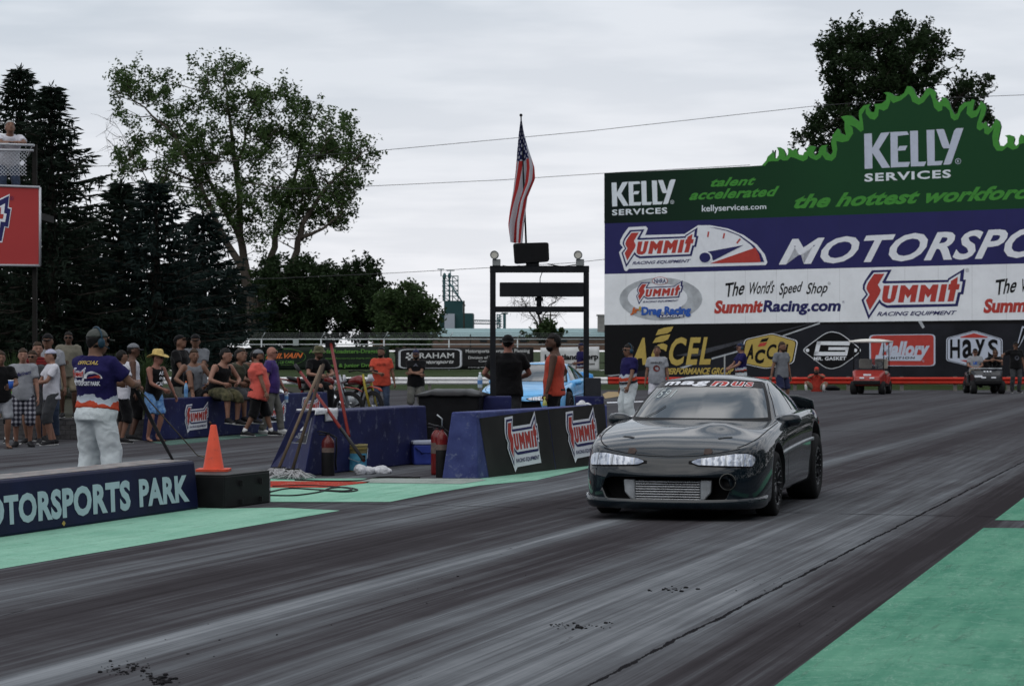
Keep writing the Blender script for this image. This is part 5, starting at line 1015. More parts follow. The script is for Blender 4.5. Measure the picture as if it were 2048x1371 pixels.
def person(label, px, Y, H, face=0, gz=0.0, skin='tan', shirt=('tee', 'black'), bottom=('shorts', 'black'), shoe='black', sock=False, hair='black', hat=None, hatm=None, shades=False, beard=None, fat=1.0, pelvis=(0, 0, .95), lean=0, leanside=0, twist=0, hyaw=0, hpitch=0,
           wl=(.29, -.05, .82), wr=(-.29, -.05, .82), el=(.5, .8, 0), er=(-.5, .8, 0), al=(.12, .02, .085), ar=(-.12, .02, .085), kl=(.15, -1, 0), kr=(-.15, -1, 0), curl=.45, pl=None, pr=None, headset=False, tuck=False, group='people at the strip', toe=14, hem=-.13, vox=.0125):
    s = H/1.755; gx = (px-CX)*Y/F; fat *= 1.07; vox = max(vox, .0135 if Y < 30 else (.017 if Y < 60 else .022)); skm = SKINS[skin]
    U = V((math.sin(R(leanside)), -math.sin(R(lean)), math.cos(R(lean)))).normalized(); pv = V(pelvis); sdv = V((math.cos(R(twist)), math.sin(R(twist)), 0)); sd = (sdv-U*sdv.dot(U)).normalized(); fw = sd.cross(U)*1.0; fw = -fw if fw.y > 0 and abs(twist) < 80 else fw
    sd2 = V((1, 0, 0))
    nb = pv+U*.515; Hm = (Matrix.Rotation(R(hyaw), 3, 'Z') @ Matrix.Rotation(R(-hpitch), 3, 'X'))*1.07; hc = nb+V((0, 0, .002))+U*.064+Hm @ V((0, -.025, .066))
    sh = {1: pv+U*.452+sd*.182*(.9+.1*fat), -1: pv+U*.452-sd*.182*(.9+.1*fat)}; hp = {1: pv+sd2*.092+V((0, 0, -.03)), -1: pv-sd2*.092+V((0, 0, -.03))}
    arm, leg = {}, {}
    for k, w, e in ((1, wl, el), (-1, wr, er)): arm[k] = (sh[k], *ik(sh[k], V(w), .295, .262, e))
    for k, a, kn in ((1, al, kl), (-1, ar, kr)): leg[k] = (hp[k], *ik(hp[k], V(a), .435, .43, kn))
    X = lambda v: V(v)*s
    def T(mb, rings, add=0.0, mulx=1.0, m=0):
        pts, rx, ry = [], [], []
        for h, a, b_ in rings:
            f = fat if h < .42 else 1+(fat-1)*.35; bell = max(0, fat-1)*.16*math.exp(-((h-.10)/.14)**2); pts.append(X(pv+U*h+fw*bell)); rx.append((a*f*mulx+add)*s); ry.append((b_*f+add)*s)
        mb.loft(pts, rx, ry, side=sd, n=18, m=m)
    RG = [(-.10, .135, .10), (-.03, .165, .118), (.07, .155, .113), (.17, .143, .106), (.29, .158, .114), (.38, .172, .114), (.445, .158, .094), (.49, .10, .074), (.53, .057, .058), (.60, .054, .056)]
    b = MB(); T(b, RG)
    # neck bridge, head
    b.loft([X(nb+U*.02), X(hc+Hm @ V((0, .018, -.06)))], [.056*s*(.9+.1*fat), .055*s], n=12)
    ball = lambda o, r: b.ball(X(hc+Hm @ V(o)), tuple(q*s for q in r), 0, 16, 12, Hm)
    ball((0, .004, .012), (.075, .095, .108)); ball((0, -.030, -.060), (.052*(.8+.2*fat), .060, .056)); ball((0, -.055, -.02), (.050, .042, .05)); ball((.078, .012, -.012), (.012, .022, .033)); ball((-.078, .012, -.012), (.012, .022, .033))
    b.loft([X(hc+Hm @ V((0, -.088, .016))), X(hc+Hm @ V((0, -.110, -.022))), X(hc+Hm @ V((0, -.098, -.034)))], [.009*s, .016*s, .012*s], n=8)
    b.loft([X(hc+Hm @ V((-.045, -.076, .034))), X(hc+Hm @ V((0, -.090, .038))), X(hc+Hm @ V((.045, -.076, .034)))], [.010*s, .013*s, .010*s], n=8)
    fa = .85+.15*fat
    for k in (1, -1):
        a, e, w = arm[k]; q = [a-sd*k*.03, a, mix3(a, e, .35), mix3(a, e, .75), e, mix3(e, w, .25), mix3(e, w, .7), w]; b.loft([X(p) for p in q], [s*r*fa for r in (.055, .058, .050, .043, .039, .042, .032, .026)], n=12)
        h, kn, an = leg[k]; q = [h+V((0, 0, .05)), h, mix3(h, kn, .4), mix3(h, kn, .85), kn, mix3(kn, an, .28), mix3(kn, an, .7), an]; b.loft([X(p) for p in q], [s*r*fa for r in (.085, .092, .078, .060, .055, .058, .042, .036)], n=14)
        td = Matrix.Rotation(R(toe*k), 3, 'Z') @ V((0, -1, 0)); shin = (an-kn).normalized()
        fd = td if abs(shin.z) > .6 else (td*.35+V((0, 0, .9))).normalized()
        b.loft([X(an+V((0, 0, .02))), X(an-V((0, 0, .03))+fd*.02), X(an-V((0, 0, .048))+fd*.11), X(an-V((0, 0, .060))+fd*.18)], [.034*s, .040*s, .042*s, .028*s], [.034*s, .034*s, .022*s, .014*s], side=td.cross(V((0, 0, 1))), n=10)
    o = b.build('person', [skm, M_EYE, M_LIP, M_HAIRS[hair or 'brown']], None); o.location = (gx, Y, gz); o.rotation_euler = (0, 0, R(face)); tag(o, label, 'person', group)
    ex = MB()
    for k, pn in ((1, pl), (-1, pr)):
        a, e, w = arm[k]; fd = (w-e).normalized(); pn = V(pn) if pn else V((-k*1.0, .25, 0)); hand(ex, X(w), fd, pn, s, curl)
    F3 = lambda v: X(hc+Hm @ V(v))
    if not shades:
        for k in (1, -1): ex.ball(F3((k*.031, -.088, .014)), (.019*s, .009*s, .011*s), 1, 8, 6, Hm)  # oversized dark eyes, eye-socket shade painted in with them
    for k in (1, -1): ex.loft([F3((k*.014, -.1015, .034)), F3((k*.034, -.096, .040)), F3((k*.052, -.078, .034))], [.005*s, .008*s, .005*s], n=5, m=3)
    ex.loft([F3((-.024, -.0885, -.060)), F3((0, -.0965, -.058)), F3((.024, -.0885, -.060))], [.004*s, .008*s, .004*s], n=6, m=2)
    o['q'] = 1; QUEUE.append((o, ex, 0, vox))
    # ---- clothing
    def garment(name, mb, m, wr_=.006, rem=True):
        g = mb.build(name, m, o)
        if rem: QUEUE.append((g, None, wr_, vox))
        return g
    kind, cm = shirt; cm = C[cm]; mb = MB(); hm_ = hem if not tuck else -.01
    if kind == 'tank': rr = [(hm_, .172, .128), (0, .170, .122), (.10, .158, .118), (.18, .150, .110), (.29, .160, .116), (.36, .168, .115), (.415, .152, .106), (.462, .118, .086)]
    else: rr = [(hm_, .178, .132), (0, .174, .126), (.10, .164, .122), (.18, .156, .116), (.29, .166, .120), (.38, .182, .121), (.440, .166, .104), (.474, .128, .092), (.500, .100, .084), (.518, .080, .077)]
    T(mb, rr, .014)
    if kind == 'tank':
        for k in (1, -1): mb.loft([X(pv+U*.35+sd*k*.105+fw*.03), X(pv+U*.47+sd*k*.105), X(pv+U*.485+sd*k*.10)], [.045*s, .035*s, .022*s], [.115*s, .075*s, .03*s], side=sd, n=10)
    else:
        for k in (1, -1):
            a, e, w = arm[k]; f = .66 if kind == 'tee' else .95; mb.ball(X(a-sd*k*.012), (.073*s*fa,)*3, 0, 12, 8); mb.loft([X(a-sd*k*.05), X(a+sd*k*.004), X(mix3(a, e, f*.5)), X(mix3(a, e, f))], [s*fa*q for q in (.080, .079, .071, .074)], n=14)
    sg = garment('shirt', mb, cm)
    kind, cm = bottom; cm = C[cm]; mb = MB(); T(mb, [(-.12, .165, .122), (-.05, .172, .126), (.02, .166, .120), (.045, .160, .117)], .012)
    for k in (1, -1):
        h, kn, an = leg[k]; wdt = 1.0
        if kind == 'pants': q = [(h+V((0, 0, .05)), .098), (h, .102), (mix3(h, kn, .4), .096), (mix3(h, kn, .9), .078), (mix3(kn, an, .2), .076), (mix3(kn, an, .6), .071), (mix3(kn, an, .985), .070)]
        elif kind == 'baggy': q = [(h+V((0, 0, .05)), .105), (h, .112), (mix3(h, kn, .4), .112), (mix3(h, kn, .9), .102), (mix3(kn, an, .2), .098), (mix3(kn, an, .6), .092), (mix3(kn, an, 1.0), .090)]
        elif kind == 'long': q = [(h+V((0, 0, .05)), .102), (h, .110), (mix3(h, kn, .45), .108), (mix3(h, kn, .9), .102), (mix3(kn, an, .12), .098), (mix3(kn, an, .26), .098)]
        else: q = [(h+V((0, 0, .05)), .100), (h, .106), (mix3(h, kn, .45), .102), (mix3(h, kn, .80), .098), (mix3(h, kn, .93), .098)]
        mb.loft([X(p) for p, _ in q], [s*fa*r for _, r in q], n=16)
    bg = garment('trousers' if kind in ('pants', 'baggy') else 'shorts', mb, cm, .007)
    if tuck: mb = MB(); T(mb, [(.015, .172, .124), (.05, .168, .122)], .024); mb.build('belt', M_SHOE, o)
    for k in (1, -1):
        h, kn, an = leg[k]; td = Matrix.Rotation(R(toe*k), 3, 'Z') @ V((0, -1, 0)); sv = td.cross(V((0, 0, 1))); shin = (an-kn).normalized(); fd = td if abs(shin.z) > .6 else (td*.35+V((0, 0, .9))).normalized(); up = V((0, 0, 1)) if abs(shin.z) > .6 else -shin
        if shoe == 'bare':
            mb = MB(); mb.loft([X(an-up*.075-fd*.05), X(an-up*.075+fd*.06), X(an-up*.075+fd*.20)], [.036*s, .046*s, .034*s], [.010*s]*3, side=sv, n=10); mb.loft([X(an-up*.06+fd*.10-sv*.044), X(an-up*.022+fd*.10), X(an-up*.06+fd*.10+sv*.044)], .008*s, n=6); mb.build('sandal', M_STRAP, o); continue
        mb = MB(); mb.loft([X(an-up*.045-fd*.068), X(an-up*.032-fd*.045), X(an-up*.018), X(an-up*.030+fd*.06), X(an-up*.050+fd*.14), X(an-up*.060+fd*.20), X(an-up*.064+fd*.225)], [s*q for q in (.022, .040, .044, .048, .050, .040, .018)], [s*q for q in (.026, .046, .058, .048, .030, .022, .012)], side=sv, n=12)
        mb.loft([X(an-up*.072-fd*.07), X(an-up*.074+fd*.05), X(an-up*.075+fd*.225)], [.036*s, .048*s, .030*s], [.011*s]*3, side=sv, n=12, m=1); mb.build('shoe', [M_SHOEW if shoe == 'white' else M_SHOE, M_SHOEW if shoe != 'dark' else M_SHOE], o)
        if sock: mb = MB(); mb.loft([X(mix3(an, kn, -.03)), X(mix3(an, kn, .17))], [.041*s, .046*s], n=12); mb.build('sock', M_SOCK, o)
    # ---- head wear
    hx = X(hc); sc3 = lambda t: tuple(q*s for q in t)
    hm = M_HAIRS[hair or 'brown']
    def add_shell(name, off, r, keep, m, jit=0):
        vs, fs = shell(X(hc+Hm @ V(off)), sc3(r), lambda v: keep(v/s), Hm); bb = MB()
        if jit: vs = [v+(v-hx).normalized()*jit*s*(noise.noise(v*70)) for v in vs]
        bb.add(vs, fs, 0, True); g = bb.build(name, m, o, recalc=False); sl = g.modifiers.new('s', 'SOLIDIFY'); sl.thickness = .006; sl.offset = -1; return g
    if hair and hat not in ('straw', 'bucket'):
        buzz = shirt and hair and hat is None and beard == 'buzz'
        add_shell('hair', (0, .010, .018), (.082, .100, .114) if hat is None else (.079, .098, .10), lambda v: (v.z > .030 and v.y > -.092 or v.y > -.012-.25*v.z) and v.z > -.085 and (hat is None or v.z < .05), hm, .016)
    if hat in ('cap', 'cap_back'):
        m = hatm or C['black']; sg_ = -1 if hat == 'cap' else 1
        add_shell('cap', (0, .004, .030), (.085, .106, .096), lambda v: v.z > .004, m); cp = bpy.data.objects[o.children[-1].name] if False else None
        bb = MB(); pts = []
        for i in range(13): a = math.pi*i/12; pts.append(V((.075*math.cos(a), sg_*(.085+.085*math.sin(a)), .036-.018*math.sin(a)-.014*abs(math.cos(a)))))
        pts2 = pts+[V((-.04, sg_*.075, .036)), V((.04, sg_*.075, .036))]; bb.prism([X(hc+Hm @ p) for p in pts2], Hm @ V((0, 0, .006))*s); bb.build('cap_brim', m, o)
    if hat == 'straw' or hat == 'bucket':
        m = M_STRAW if hat == 'straw' else hatm; n = 28; vs = []; prof = [(.0, .165), (.05, .168), (.075, .150), (.086, .10), (.092, .05), (.13, .038), (.175, .040)] if hat == 'straw' else [(0, .135), (.05, .135), (.078, .12), (.09, .06), (.095, .045), (.125, .015), (.140, -.002)]
        for r_, z_ in prof:
            for j in range(n):
                a = 2*math.pi*j/n; zz_ = z_+(max(0, (r_-.1))*.55*(math.cos(a)**2) if hat == 'straw' else 0)-(max(0, r_-.1)*.35*abs(math.sin(a)) if hat == 'straw' else 0); vs.append(X(hc+Hm @ V((r_*math.cos(a), r_*1.18*math.sin(a), zz_))))
        bb = MB(); bb.add(vs, [(i*n+j, i*n+(j+1) % n, (i+1)*n+(j+1) % n, (i+1)*n+j) for i in range(len(prof)-1) for j in range(n)], 0, True); g = bb.build('hat', m, o, recalc=False); sl = g.modifiers.new('s', 'SOLIDIFY'); sl.thickness = .005
        if hair: add_shell('hair', (0, .010, .018), (.081, .100, .10), lambda v: v.y > .012-.25*v.z and v.z > -.075 and v.z < .05, hm)
    if beard and beard != 'buzz': add_shell('beard', (0, -.028, -.058), (.060*(.8+.2*fat), .072, .068), lambda v: v.z < .012 and v.y < .025 and not (abs(v.x) < .024 and v.y < -.05 and v.z > -.008), M_HAIRS[beard], .006)
    if shades:
        bb = MB()
        for k in (1, -1): bb.ball(X(hc+Hm @ V((k*.034, -.093, .012))), sc3((.029, .012, .019)), 0, 10, 8, Hm); bb.loft([X(hc+Hm @ V((k*.058, -.085, .018))), X(hc+Hm @ V((k*.079, -.03, .014))), X(hc+Hm @ V((k*.080, .02, .008)))], .004*s, n=5)
        bb.loft([X(hc+Hm @ V((-.02, -.105, .016))), X(hc+Hm @ V((.02, -.105, .016)))], .005*s, n=5); bb.build('sunglasses', M_SHADE, o)
    if headset:
        bb = MB()
        for k in (1, -1): bb.ball(X(hc+Hm @ V((k*.092, .012, -.008))), sc3((.026, .036, .046)), 0, 12, 10, Hm)
        bb.loft([X(hc+Hm @ V((.100*math.cos(a), .012, .02+.115*math.sin(a)))) for a in (math.pi*i/12 for i in range(13))], .010*s, n=6); bb.loft([X(hc+Hm @ V((-.09, -.02, -.03))), X(hc+Hm @ V((-.07, -.08, -.055))), X(hc+Hm @ V((-.02, -.108, -.058)))], .005*s, n=5); bb.build('headset', M_CUPH, o)
    PPL.append((o, sg, bg)); o['arms'] = 1
    info = dict(o=o, shirt=sg, bottom=bg, s=s, wl=X(arm[1][2]), wr=X(arm[-1][2]), hc=X(hc), M=Matrix.Translation((gx, Y, gz)) @ Matrix.Rotation(R(face), 4, 'Z'), fd={1: (arm[1][2]-arm[1][1]).normalized(), -1: (arm[-1][2]-arm[-1][1]).normalized()})
    for k in ('q', 'arms'): del o[k]
    
    return info
def finalize():
    for o, ex, wr_, vox in QUEUE:
        md = o.modifiers.new('r', 'REMESH'); md.mode = 'VOXEL'; md.voxel_size = vox; md.use_smooth_shade = True
        sm = o.modifiers.new('sm', 'SMOOTH'); sm.factor = .5; sm.iterations = 3 if ex else 4
        if wr_:
            for k, (sc_, st_) in enumerate(((.13, 2.6), (.055, 1.1))):
                tn = 'fold%d' % k; tx = bpy.data.textures.get(tn) or bpy.data.textures.new(tn, 'CLOUDS'); tx.noise_scale = sc_; tx.noise_depth = 1; dm = o.modifiers.new('d', 'DISPLACE'); dm.texture = tx; dm.texture_coords = 'GLOBAL' if False else 'LOCAL'; dm.strength = wr_*st_*1.3; dm.mid_level = .5
    bpy.context.view_layer.update(); dg = bpy.context.evaluated_depsgraph_get()
    new = [bpy.data.meshes.new_from_object(o.evaluated_get(dg), preserve_all_data_layers=True, depsgraph=dg) for o, *_ in QUEUE]
    for (o, ex, wr_, vox), me in zip(QUEUE, new):
        o.modifiers.clear(); old = o.data; ms = [m for m in old.materials]; nm = old.name
        if ex:
            bm = bmesh.new(); bm.from_mesh(me); tmp = bpy.data.meshes.new('tmp'); tmp.from_pydata(ex.v, [], ex.f); tmp.polygons.foreach_set('material_index', ex.m); tmp.polygons.foreach_set('use_smooth', ex.sm); bm.from_mesh(tmp); bmesh.ops.recalc_face_normals(bm, faces=bm.faces); bm.to_mesh(me); bm.free(); bpy.data.meshes.remove(tmp)
        me.materials.clear()
        for m in ms: me.materials.append(m)
        if not ex: me.polygons.foreach_set('material_index', [0]*len(me.polygons))
        o.data = me; bpy.data.meshes.remove(old)
    for f in AFTER: f()
def print_on(inf, fn, back=False, name='shirt_print'):   # artwork laid on the garment: fn(Dec) draws in metres (x to the viewer's right, y down from the chin line)
    def run():
        g = inf['shirt']; me = g.data; bv = BVHTree.FromPolygons([v.co for v in me.vertices], [list(p.vertices) for p in me.polygons]); sg = -1 if back else 1
        def proj(x, y, l):
            xx = x*sg; z = y; h = bv.ray_cast(V((xx, -1.5*sg, z)), V((0, sg, 0)))
            return (h[0] if h[0] else V((xx, -.15*sg, z)))+V((0, -sg*l, 0))
        d = Dec(proj, .0025, .010); fn(d); d.b.build(name, d.ms, g, recalc=False)
    AFTER.append(run)
def world(inf, p): return inf['M'] @ V(p)
def Qz(cx, cz, w, h): return [(cx-w/2, cz-h/2), (cx+w/2, cz-h/2), (cx+w/2, cz+h/2), (cx-w/2, cz+h/2)]
# ---- the official by the low barrier
off = person('burly official seen from behind in purple jersey and baggy white trousers', 190, 21.6, 1.68, 150, skin='tan', shirt=('tee', 'official'), bottom=('baggy', 'wpants'), shoe='white', hair='black', hat='cap', hatm=cloth('grey_green_cap', (.07, .075, .07)), shades=True, fat=1.17, tuck=False, hem=.015, wl=(.10, -.44, 1.20), wr=(-.20, -.40, 1.20), el=(.8, .3, -.6), er=(-.8, .3, -.6), al=(.17, .0, .085), ar=(-.17, .04, .085), curl=1.0, headset=True, hyaw=-20, toe=18)
C['off'] = PUR
def off_print(d):
    d.text('OFFICIAL', Qz(0, 1.345, .24, .035), GOLD, 0, .02, .15); logo(d, Qz(-.075, 1.235, .17, .12), WHITE); d.ell(.085, 1.20, .085, .065, WHITE, 0, 180, 360); d.poly([(.03, 1.205), (.15, 1.235), (.165, 1.205)], RED, 2); d.poly([(.03, 1.215), (.14, 1.255), (.05, 1.225)], BLUE, 2)
    d.text('MOTORSPORT PARK', Qz(0, 1.155, .30, .04), WHITE, 0, .03, .15)
print_on(off, off_print, True)
SKN = dict(curl=.5)
# ---- spectators on the left
per = person
i_ = per('spectator at the far left edge in black tee and light shorts holding a blue cup', 1, 34.9, 1.47, 20, skin='tan', bottom=('shorts', 'lgrey'), shoe='bare', hair='brown', wl=(.12, -.34, 1.10), el=(.8, .4, -.5), curl=.9); cupL = i_
per('small child in lime green shirt and dark shorts half hidden at the left edge', 21, 37.2, .98, 10, skin='fair', shirt=('tee', 'green'), bottom=('shorts', 'black'), sock=True, hair='brown')
b3 = per('boy in light grey lettered baseball tee and plaid shorts with a strap over his shoulder', 46, 35.6, 1.51, 12, skin='fair', shirt=('tee', 'lgrey'), bottom=('long', 'plaid'), shoe='dark', hair='brown', wl=(.26, -.10, .86), wr=(-.30, -.02, .80))
print_on(b3, lambda d: d.text('Mariners', [(-.11, 1.06), (.12, 1.11), (.12, 1.17), (-.11, 1.12)], BLUE, 0, .02, .2))
per('dark clothed spectator with sunglasses squeezed behind the boy in the grey tee', 66, 36.8, 1.48, -10, skin='tan', shirt=('tee', 'dgrey'), bottom=('shorts', 'dgrey'), hair='brown', shades=True)
per('young man with brown hair in a dark red striped tee', 75, 37.6, 1.62, 20, skin='fair', shirt=('tee', 'stripe'), bottom=('shorts', 'jeans'), hair='brown')
per('man in black cap and pale grey polo at the back of the left group', 96, 38.0, 1.76, 0, skin='tan', shirt=('tee', 'lgrey'), bottom=('pants', 'jeans'), hair='black', hat='cap', hatm=C['black'], fat=1.1)
w7 = per('young man in white cap and white tee holding a red cup', 104, 36.2, 1.50, -62, skin='fair', shirt=('tee', 'white'), bottom=('long', 'dgrey'), shoe='black', hair='brown', hat='cap_back', hatm=cloth('white_cap', (.6, .6, .64), .2, 30, (.2, .22, .4)), wl=(.06, -.36, 1.10), wr=(-.10, -.34, 1.08), el=(.8, .4, -.5), er=(-.8, .4, -.5), curl=.9, al=(.10, -.05, .085), ar=(-.1, .08, .085))
per('man in tan tee and sunglasses standing up on the retaining wall', 137, 38.75, 1.44, 8, gz=.35, skin='brown', shirt=('tee', 'tan'), bottom=('shorts', 'khaki'), hair='black', shades=True, wr=(-.10, -.22, 1.12), er=(-.8, .4, -.5))
per('man with buzzed hair in white tee and black shorts just right of the official', 241, 37.0, 1.48, 118, skin='tan', shirt=('tee', 'white'), bottom=('long', 'black'), hair='black', wl=(.10, -.34, 1.06), wr=(-.12, -.34, 1.04), el=(.8, .4, -.5), er=(-.8, .4, -.5), fat=1.08)
per('man in grey cap and white sleeveless shirt with dark shorts behind the buzz-haired man', 264, 38.2, 1.60, 105, skin='brown', shirt=('tank', 'white'), bottom=('long', 'black'), hair='black', hat='cap', hatm=C['grey'])
s11 = per('man in straw cowboy hat and blue floral shorts leaning on the navy barrier', 306, 37.6, 1.47, 52, skin='pink', shirt=('tank', 'black'), bottom=('shorts', 'floral'), shoe='bare', hair='brown', hat='straw', shades=True, wl=(.42, -.18, .86), el=(.6, .5, 0), wr=(-.02, -.32, 1.0), er=(-.8, .4, -.5), lean=10, hyaw=18)
print_on(s11, lambda d: (d.text('AS', Qz(.02, 1.10, .10, .06), WHITE, 0, .02, .2), d.text('IN', Qz(.03, 1.02, .08, .045), WHITE, 0, .02), d.text('CAS', Qz(.02, .93, .17, .06), WHITE, 0, .03)))
per('man in black tee and black cap standing behind the barrier looking down', 360, 42.0, 1.76, 72, skin='tan', shirt=('tee', 'black'), bottom=('pants', 'cargo'), hair='black', hat='cap', hatm=C['black'], hpitch=18, wl=(.10, -.36, 1.08), wr=(-.12, -.34, 1.06), el=(.8, .4, -.5), er=(-.8, .4, -.5), fat=1.1)
per('man in grey tee and black cap with crossed arms behind the seated boy', 391, 43.6, 1.79, 5, skin='tan', shirt=('tee', 'grey'), bottom=('pants', 'jeans'), hair='black', hat='cap', hatm=C['black'], wl=(-.10, -.22, 1.20), wr=(.10, -.25, 1.16), el=(.9, .1, -.5), er=(-.9, .1, -.5), pl=(0, 1, 0), pr=(0, 1, 0), fat=1.1)
SEAT = dict(el=(.8, .4, -.2), er=(-.8, .4, -.2))
ZS = .68
def seated(label, px, Y, H, face, lean=18, knees=.10, drop=.42, **k):
    s = H/1.755; pz = .10; k.setdefault('wl', (.16, -.38, .22)); k.setdefault('wr', (-.16, -.38, .22)); k.setdefault('el', (.8, .4, -.1)); k.setdefault('er', (-.8, .4, -.1))
    k.setdefault('al', (.13, -.40, -drop)); k.setdefault('ar', (-.13, -.44, -drop+.03)); gz = k.pop('gz', ZS)
    return person(label, px, Y, H, face, gz=gz, pelvis=(0, 0, pz), lean=lean, kl=(.1, -1, .8), kr=(-.1, -1, .8), **k)
seated('boy in grey sleeveless shirt and dark shorts sitting on the barrier with one knee up', 385, 40.2, 1.62, 25, lean=8, skin='tan', shirt=('tank', 'grey'), bottom=('shorts', 'black'), shoe='bare', hair='brown', ar=(-.10, -.34, .05), wr=(-.20, -.28, .20), wl=(.18, -.30, .20))
seated('dark-haired young man in black sleeveless shirt and camouflage shorts sitting on the barrier', 432, 40.1, 1.70, 50, lean=22, skin='fair', shirt=('tank', 'black'), bottom=('long', 'camo'), hair='black', shoe='black', hyaw=25, fat=1.05)
seated('young man in olive tee with bowed head sitting on the barrier', 459, 40.8, 1.70, 58, lean=26, skin='tan', shirt=('tee', 'olive'), bottom=('long', 'dgrey'), hair='black', shoe='black', hpitch=22, fat=1.05)
seated('spectator with sunglasses and raised elbow sitting behind the man in olive', 473, 42.2, 1.66, 60, lean=10, skin='tan', shirt=('tank', 'brown'), bottom=('shorts', 'dgrey'), hair='brown', shades=True, wl=(.14, -.30, .50), wr=(-.2, -.35, .45), el=(1, 0, .3), er=(-1, 0, .2))
seated('dark-haired spectator in rust brown top sitting last in the barrier row', 491, 41.6, 1.62, 65, lean=20, skin='tan', shirt=('tee', 'brown'), bottom=('shorts', 'black'), hair='black', shoe='black')
per('big man in salmon pink tee, grey cap and black shorts walking past the barrier', 514, 39.6, 1.50, 100, skin='tan', shirt=('tee', 'salmon'), bottom=('long', 'black'), shoe='black', sock=True, hair='black', hat='cap', hatm=C['grey'], beard='black', fat=1.36, al=(.10, -.30, .085), ar=(-.10, .26, .11), wl=(.33, .02, .82), wr=(-.30, -.16, .86), kr=(-.1, -1, 0), hem=-.20)
p19 = per('bald man in purple tee, sunglasses and grey jeans carrying a water bottle', 541, 41.0, 1.55, 88, skin='pink', shirt=('tee', 'purple'), bottom=('pants', 'cargo'), shoe='white', hair=None, shades=True, fat=1.12, wl=(.28, -.26, .84), el=(.4, .9, 0), wr=(-.3, .05, .82), al=(.1, -.2, .085), ar=(-.1, .16, .09), curl=.9)
seated('man in camouflage bucket hat and black tee sitting beyond the end of the barrier', 628, 46.5, 1.68, 38, lean=16, gz=.72, skin='fair', shirt=('tee', 'black'), bottom=('pants', 'black'), hair='brown', hat='bucket', hatm=C['camo'], beard='brown', wl=(.10, -.40, .26), wr=(-.10, -.40, .26), drop=.40, fat=1.05)
m1 = per('bearded man in orange tee and blue jeans holding a phone beside the motorcycles', 763, 50.0, 1.56, 2, skin='tan', shirt=('tee', 'orange'), bottom=('pants', 'jeans'), hair='black', beard='black', wr=(-.04, -.30, 1.10), er=(-.9, .2, -.4), wl=(.33, -.02, .80), hyaw=-25, fat=1.16, curl=.8)
print_on(m1, lambda d: (d.text('EST. 1970', Qz(0, 1.19, .17, .02), BLACK, 0), d.text('SPEED TEAM', Qz(0, 1.155, .20, .028), BLACK, 0)))
m2 = per('man in black tee and cargo shorts with folded arms by the black banner', 832, 50.2, 1.51, 0, skin='tan', shirt=('tee', 'black'), bottom=('long', 'cargo'), hair='black', hat='cap', hatm=C['navy'], beard='black', wl=(-.11, -.23, 1.14), wr=(.11, -.26, 1.11), el=(1, .0, -.5), er=(-1, .0, -.5), pl=(0, 1, 0), pr=(0, 1, 0), fat=1.12)
print_on(m2, lambda d: d.poly([(-.06, 1.12), (0, 1.20), (.06, 1.12), (0, 1.14)], GREY))
per('broad man in black tee and cap seen from behind inside the black frame', 1016, 33.6, 1.71, 184, skin='pink', shirt=('tee', 'black'), bottom=('pants', 'dgrey'), hair='black', hat='cap_back', hatm=C['black'], fat=1.14, wl=(.20, -.26, 1.06), wr=(-.16, -.28, 1.08), el=(1, .5, -.3), er=(-1, .5, -.3))
m4 = per('bearded man in orange sleeveless shirt facing left inside the black frame', 1110, 33.4, 1.72, -98, skin='brown', shirt=('tank', 'orange'), bottom=('long', 'black'), hair='black', beard='black', fat=1.08, wl=(.28, -.10, .82), wr=(-.20, -.06, 1.04), er=(-.8, .9, 0), hyaw=10, curl=.9)
per('distant official in purple jersey standing in front of the white banner', 1164, 72.0, 1.73, -58, skin='tan', shirt=('tee', 'official'), bottom=('pants', 'wpants'), hair='brown', hat='cap', hatm=C['navy'], vox=.018, wl=(.15, -.3, 1.1), tuck=True)
r1 = per('official in striped purple jersey with headset standing left of the black car', 1259, 43.0, 1.60, -62, skin='tan', shirt=('tee', 'official'), bottom=('baggy', 'wpants'), shoe='white', hair='black', shades=True, headset=True, tuck=True, fat=1.16, wl=(.26, -.20, .86), el=(.5, .8, 0))
r2 = per('man in grey lettered tee and white shorts looking down behind the black car', 1314, 52.0, 1.585, -8, skin='tan', shirt=('tee', 'lgrey'), bottom=('shorts', 'white'), hair='brown', hpitch=14, fat=1.1)
print_on(r2, lambda d: (d.text('HARLEY', Qz(0, 1.20, .26, .045), C['dgrey'], 0, .03), d.ell(0, 1.07, .075, .07, C['dred']), d.text('11', Qz(0, 1.07, .06, .05), C['lgrey'], 1, .02)))
r3 = per('official in purple jersey and blue headset holding a pole by the billboard', 1483, 60.0, 1.68, -78, skin='fair', shirt=('tee', 'official'), bottom=('pants', 'wpants'), hair='brown', hat='cap', hatm=C['navy'], headset=True, tuck=True, wl=(.10, -.36, 1.05), wr=(-.2, -.36, 1.02), el=(.8, .4, -.5), er=(-.8, .4, -.5), curl=1.0, fat=1.05)
per('man in plain grey tee and navy shorts standing behind the roof of the black car', 1563, 58.0, 1.70, 42, skin='tan', shirt=('tee', 'grey'), bottom=('shorts', 'navy'), hair='brown', beard='brown', wr=(-.33, .06, .84))
r5 = per('photographer in orange-red tee and cap sitting on the ground by the red rail', 1634, 84.5, 1.74, -12, skin='tan', shirt=('tee', 'red'), bottom=('shorts', 'khaki'), shoe='white', hair='black', hat='cap', hatm=C['red'], pelvis=(0, 0, .13), lean=14, wl=(.07, -.30, .62), wr=(-.07, -.30, .60), el=(1, 0, -.4), er=(-1, 0, -.4), al=(.30, -.62, .09), ar=(-.34, -.58, .09), kl=(.9, -.3, .9), kr=(-.9, -.3, .9), vox=.018, fat=1.12)
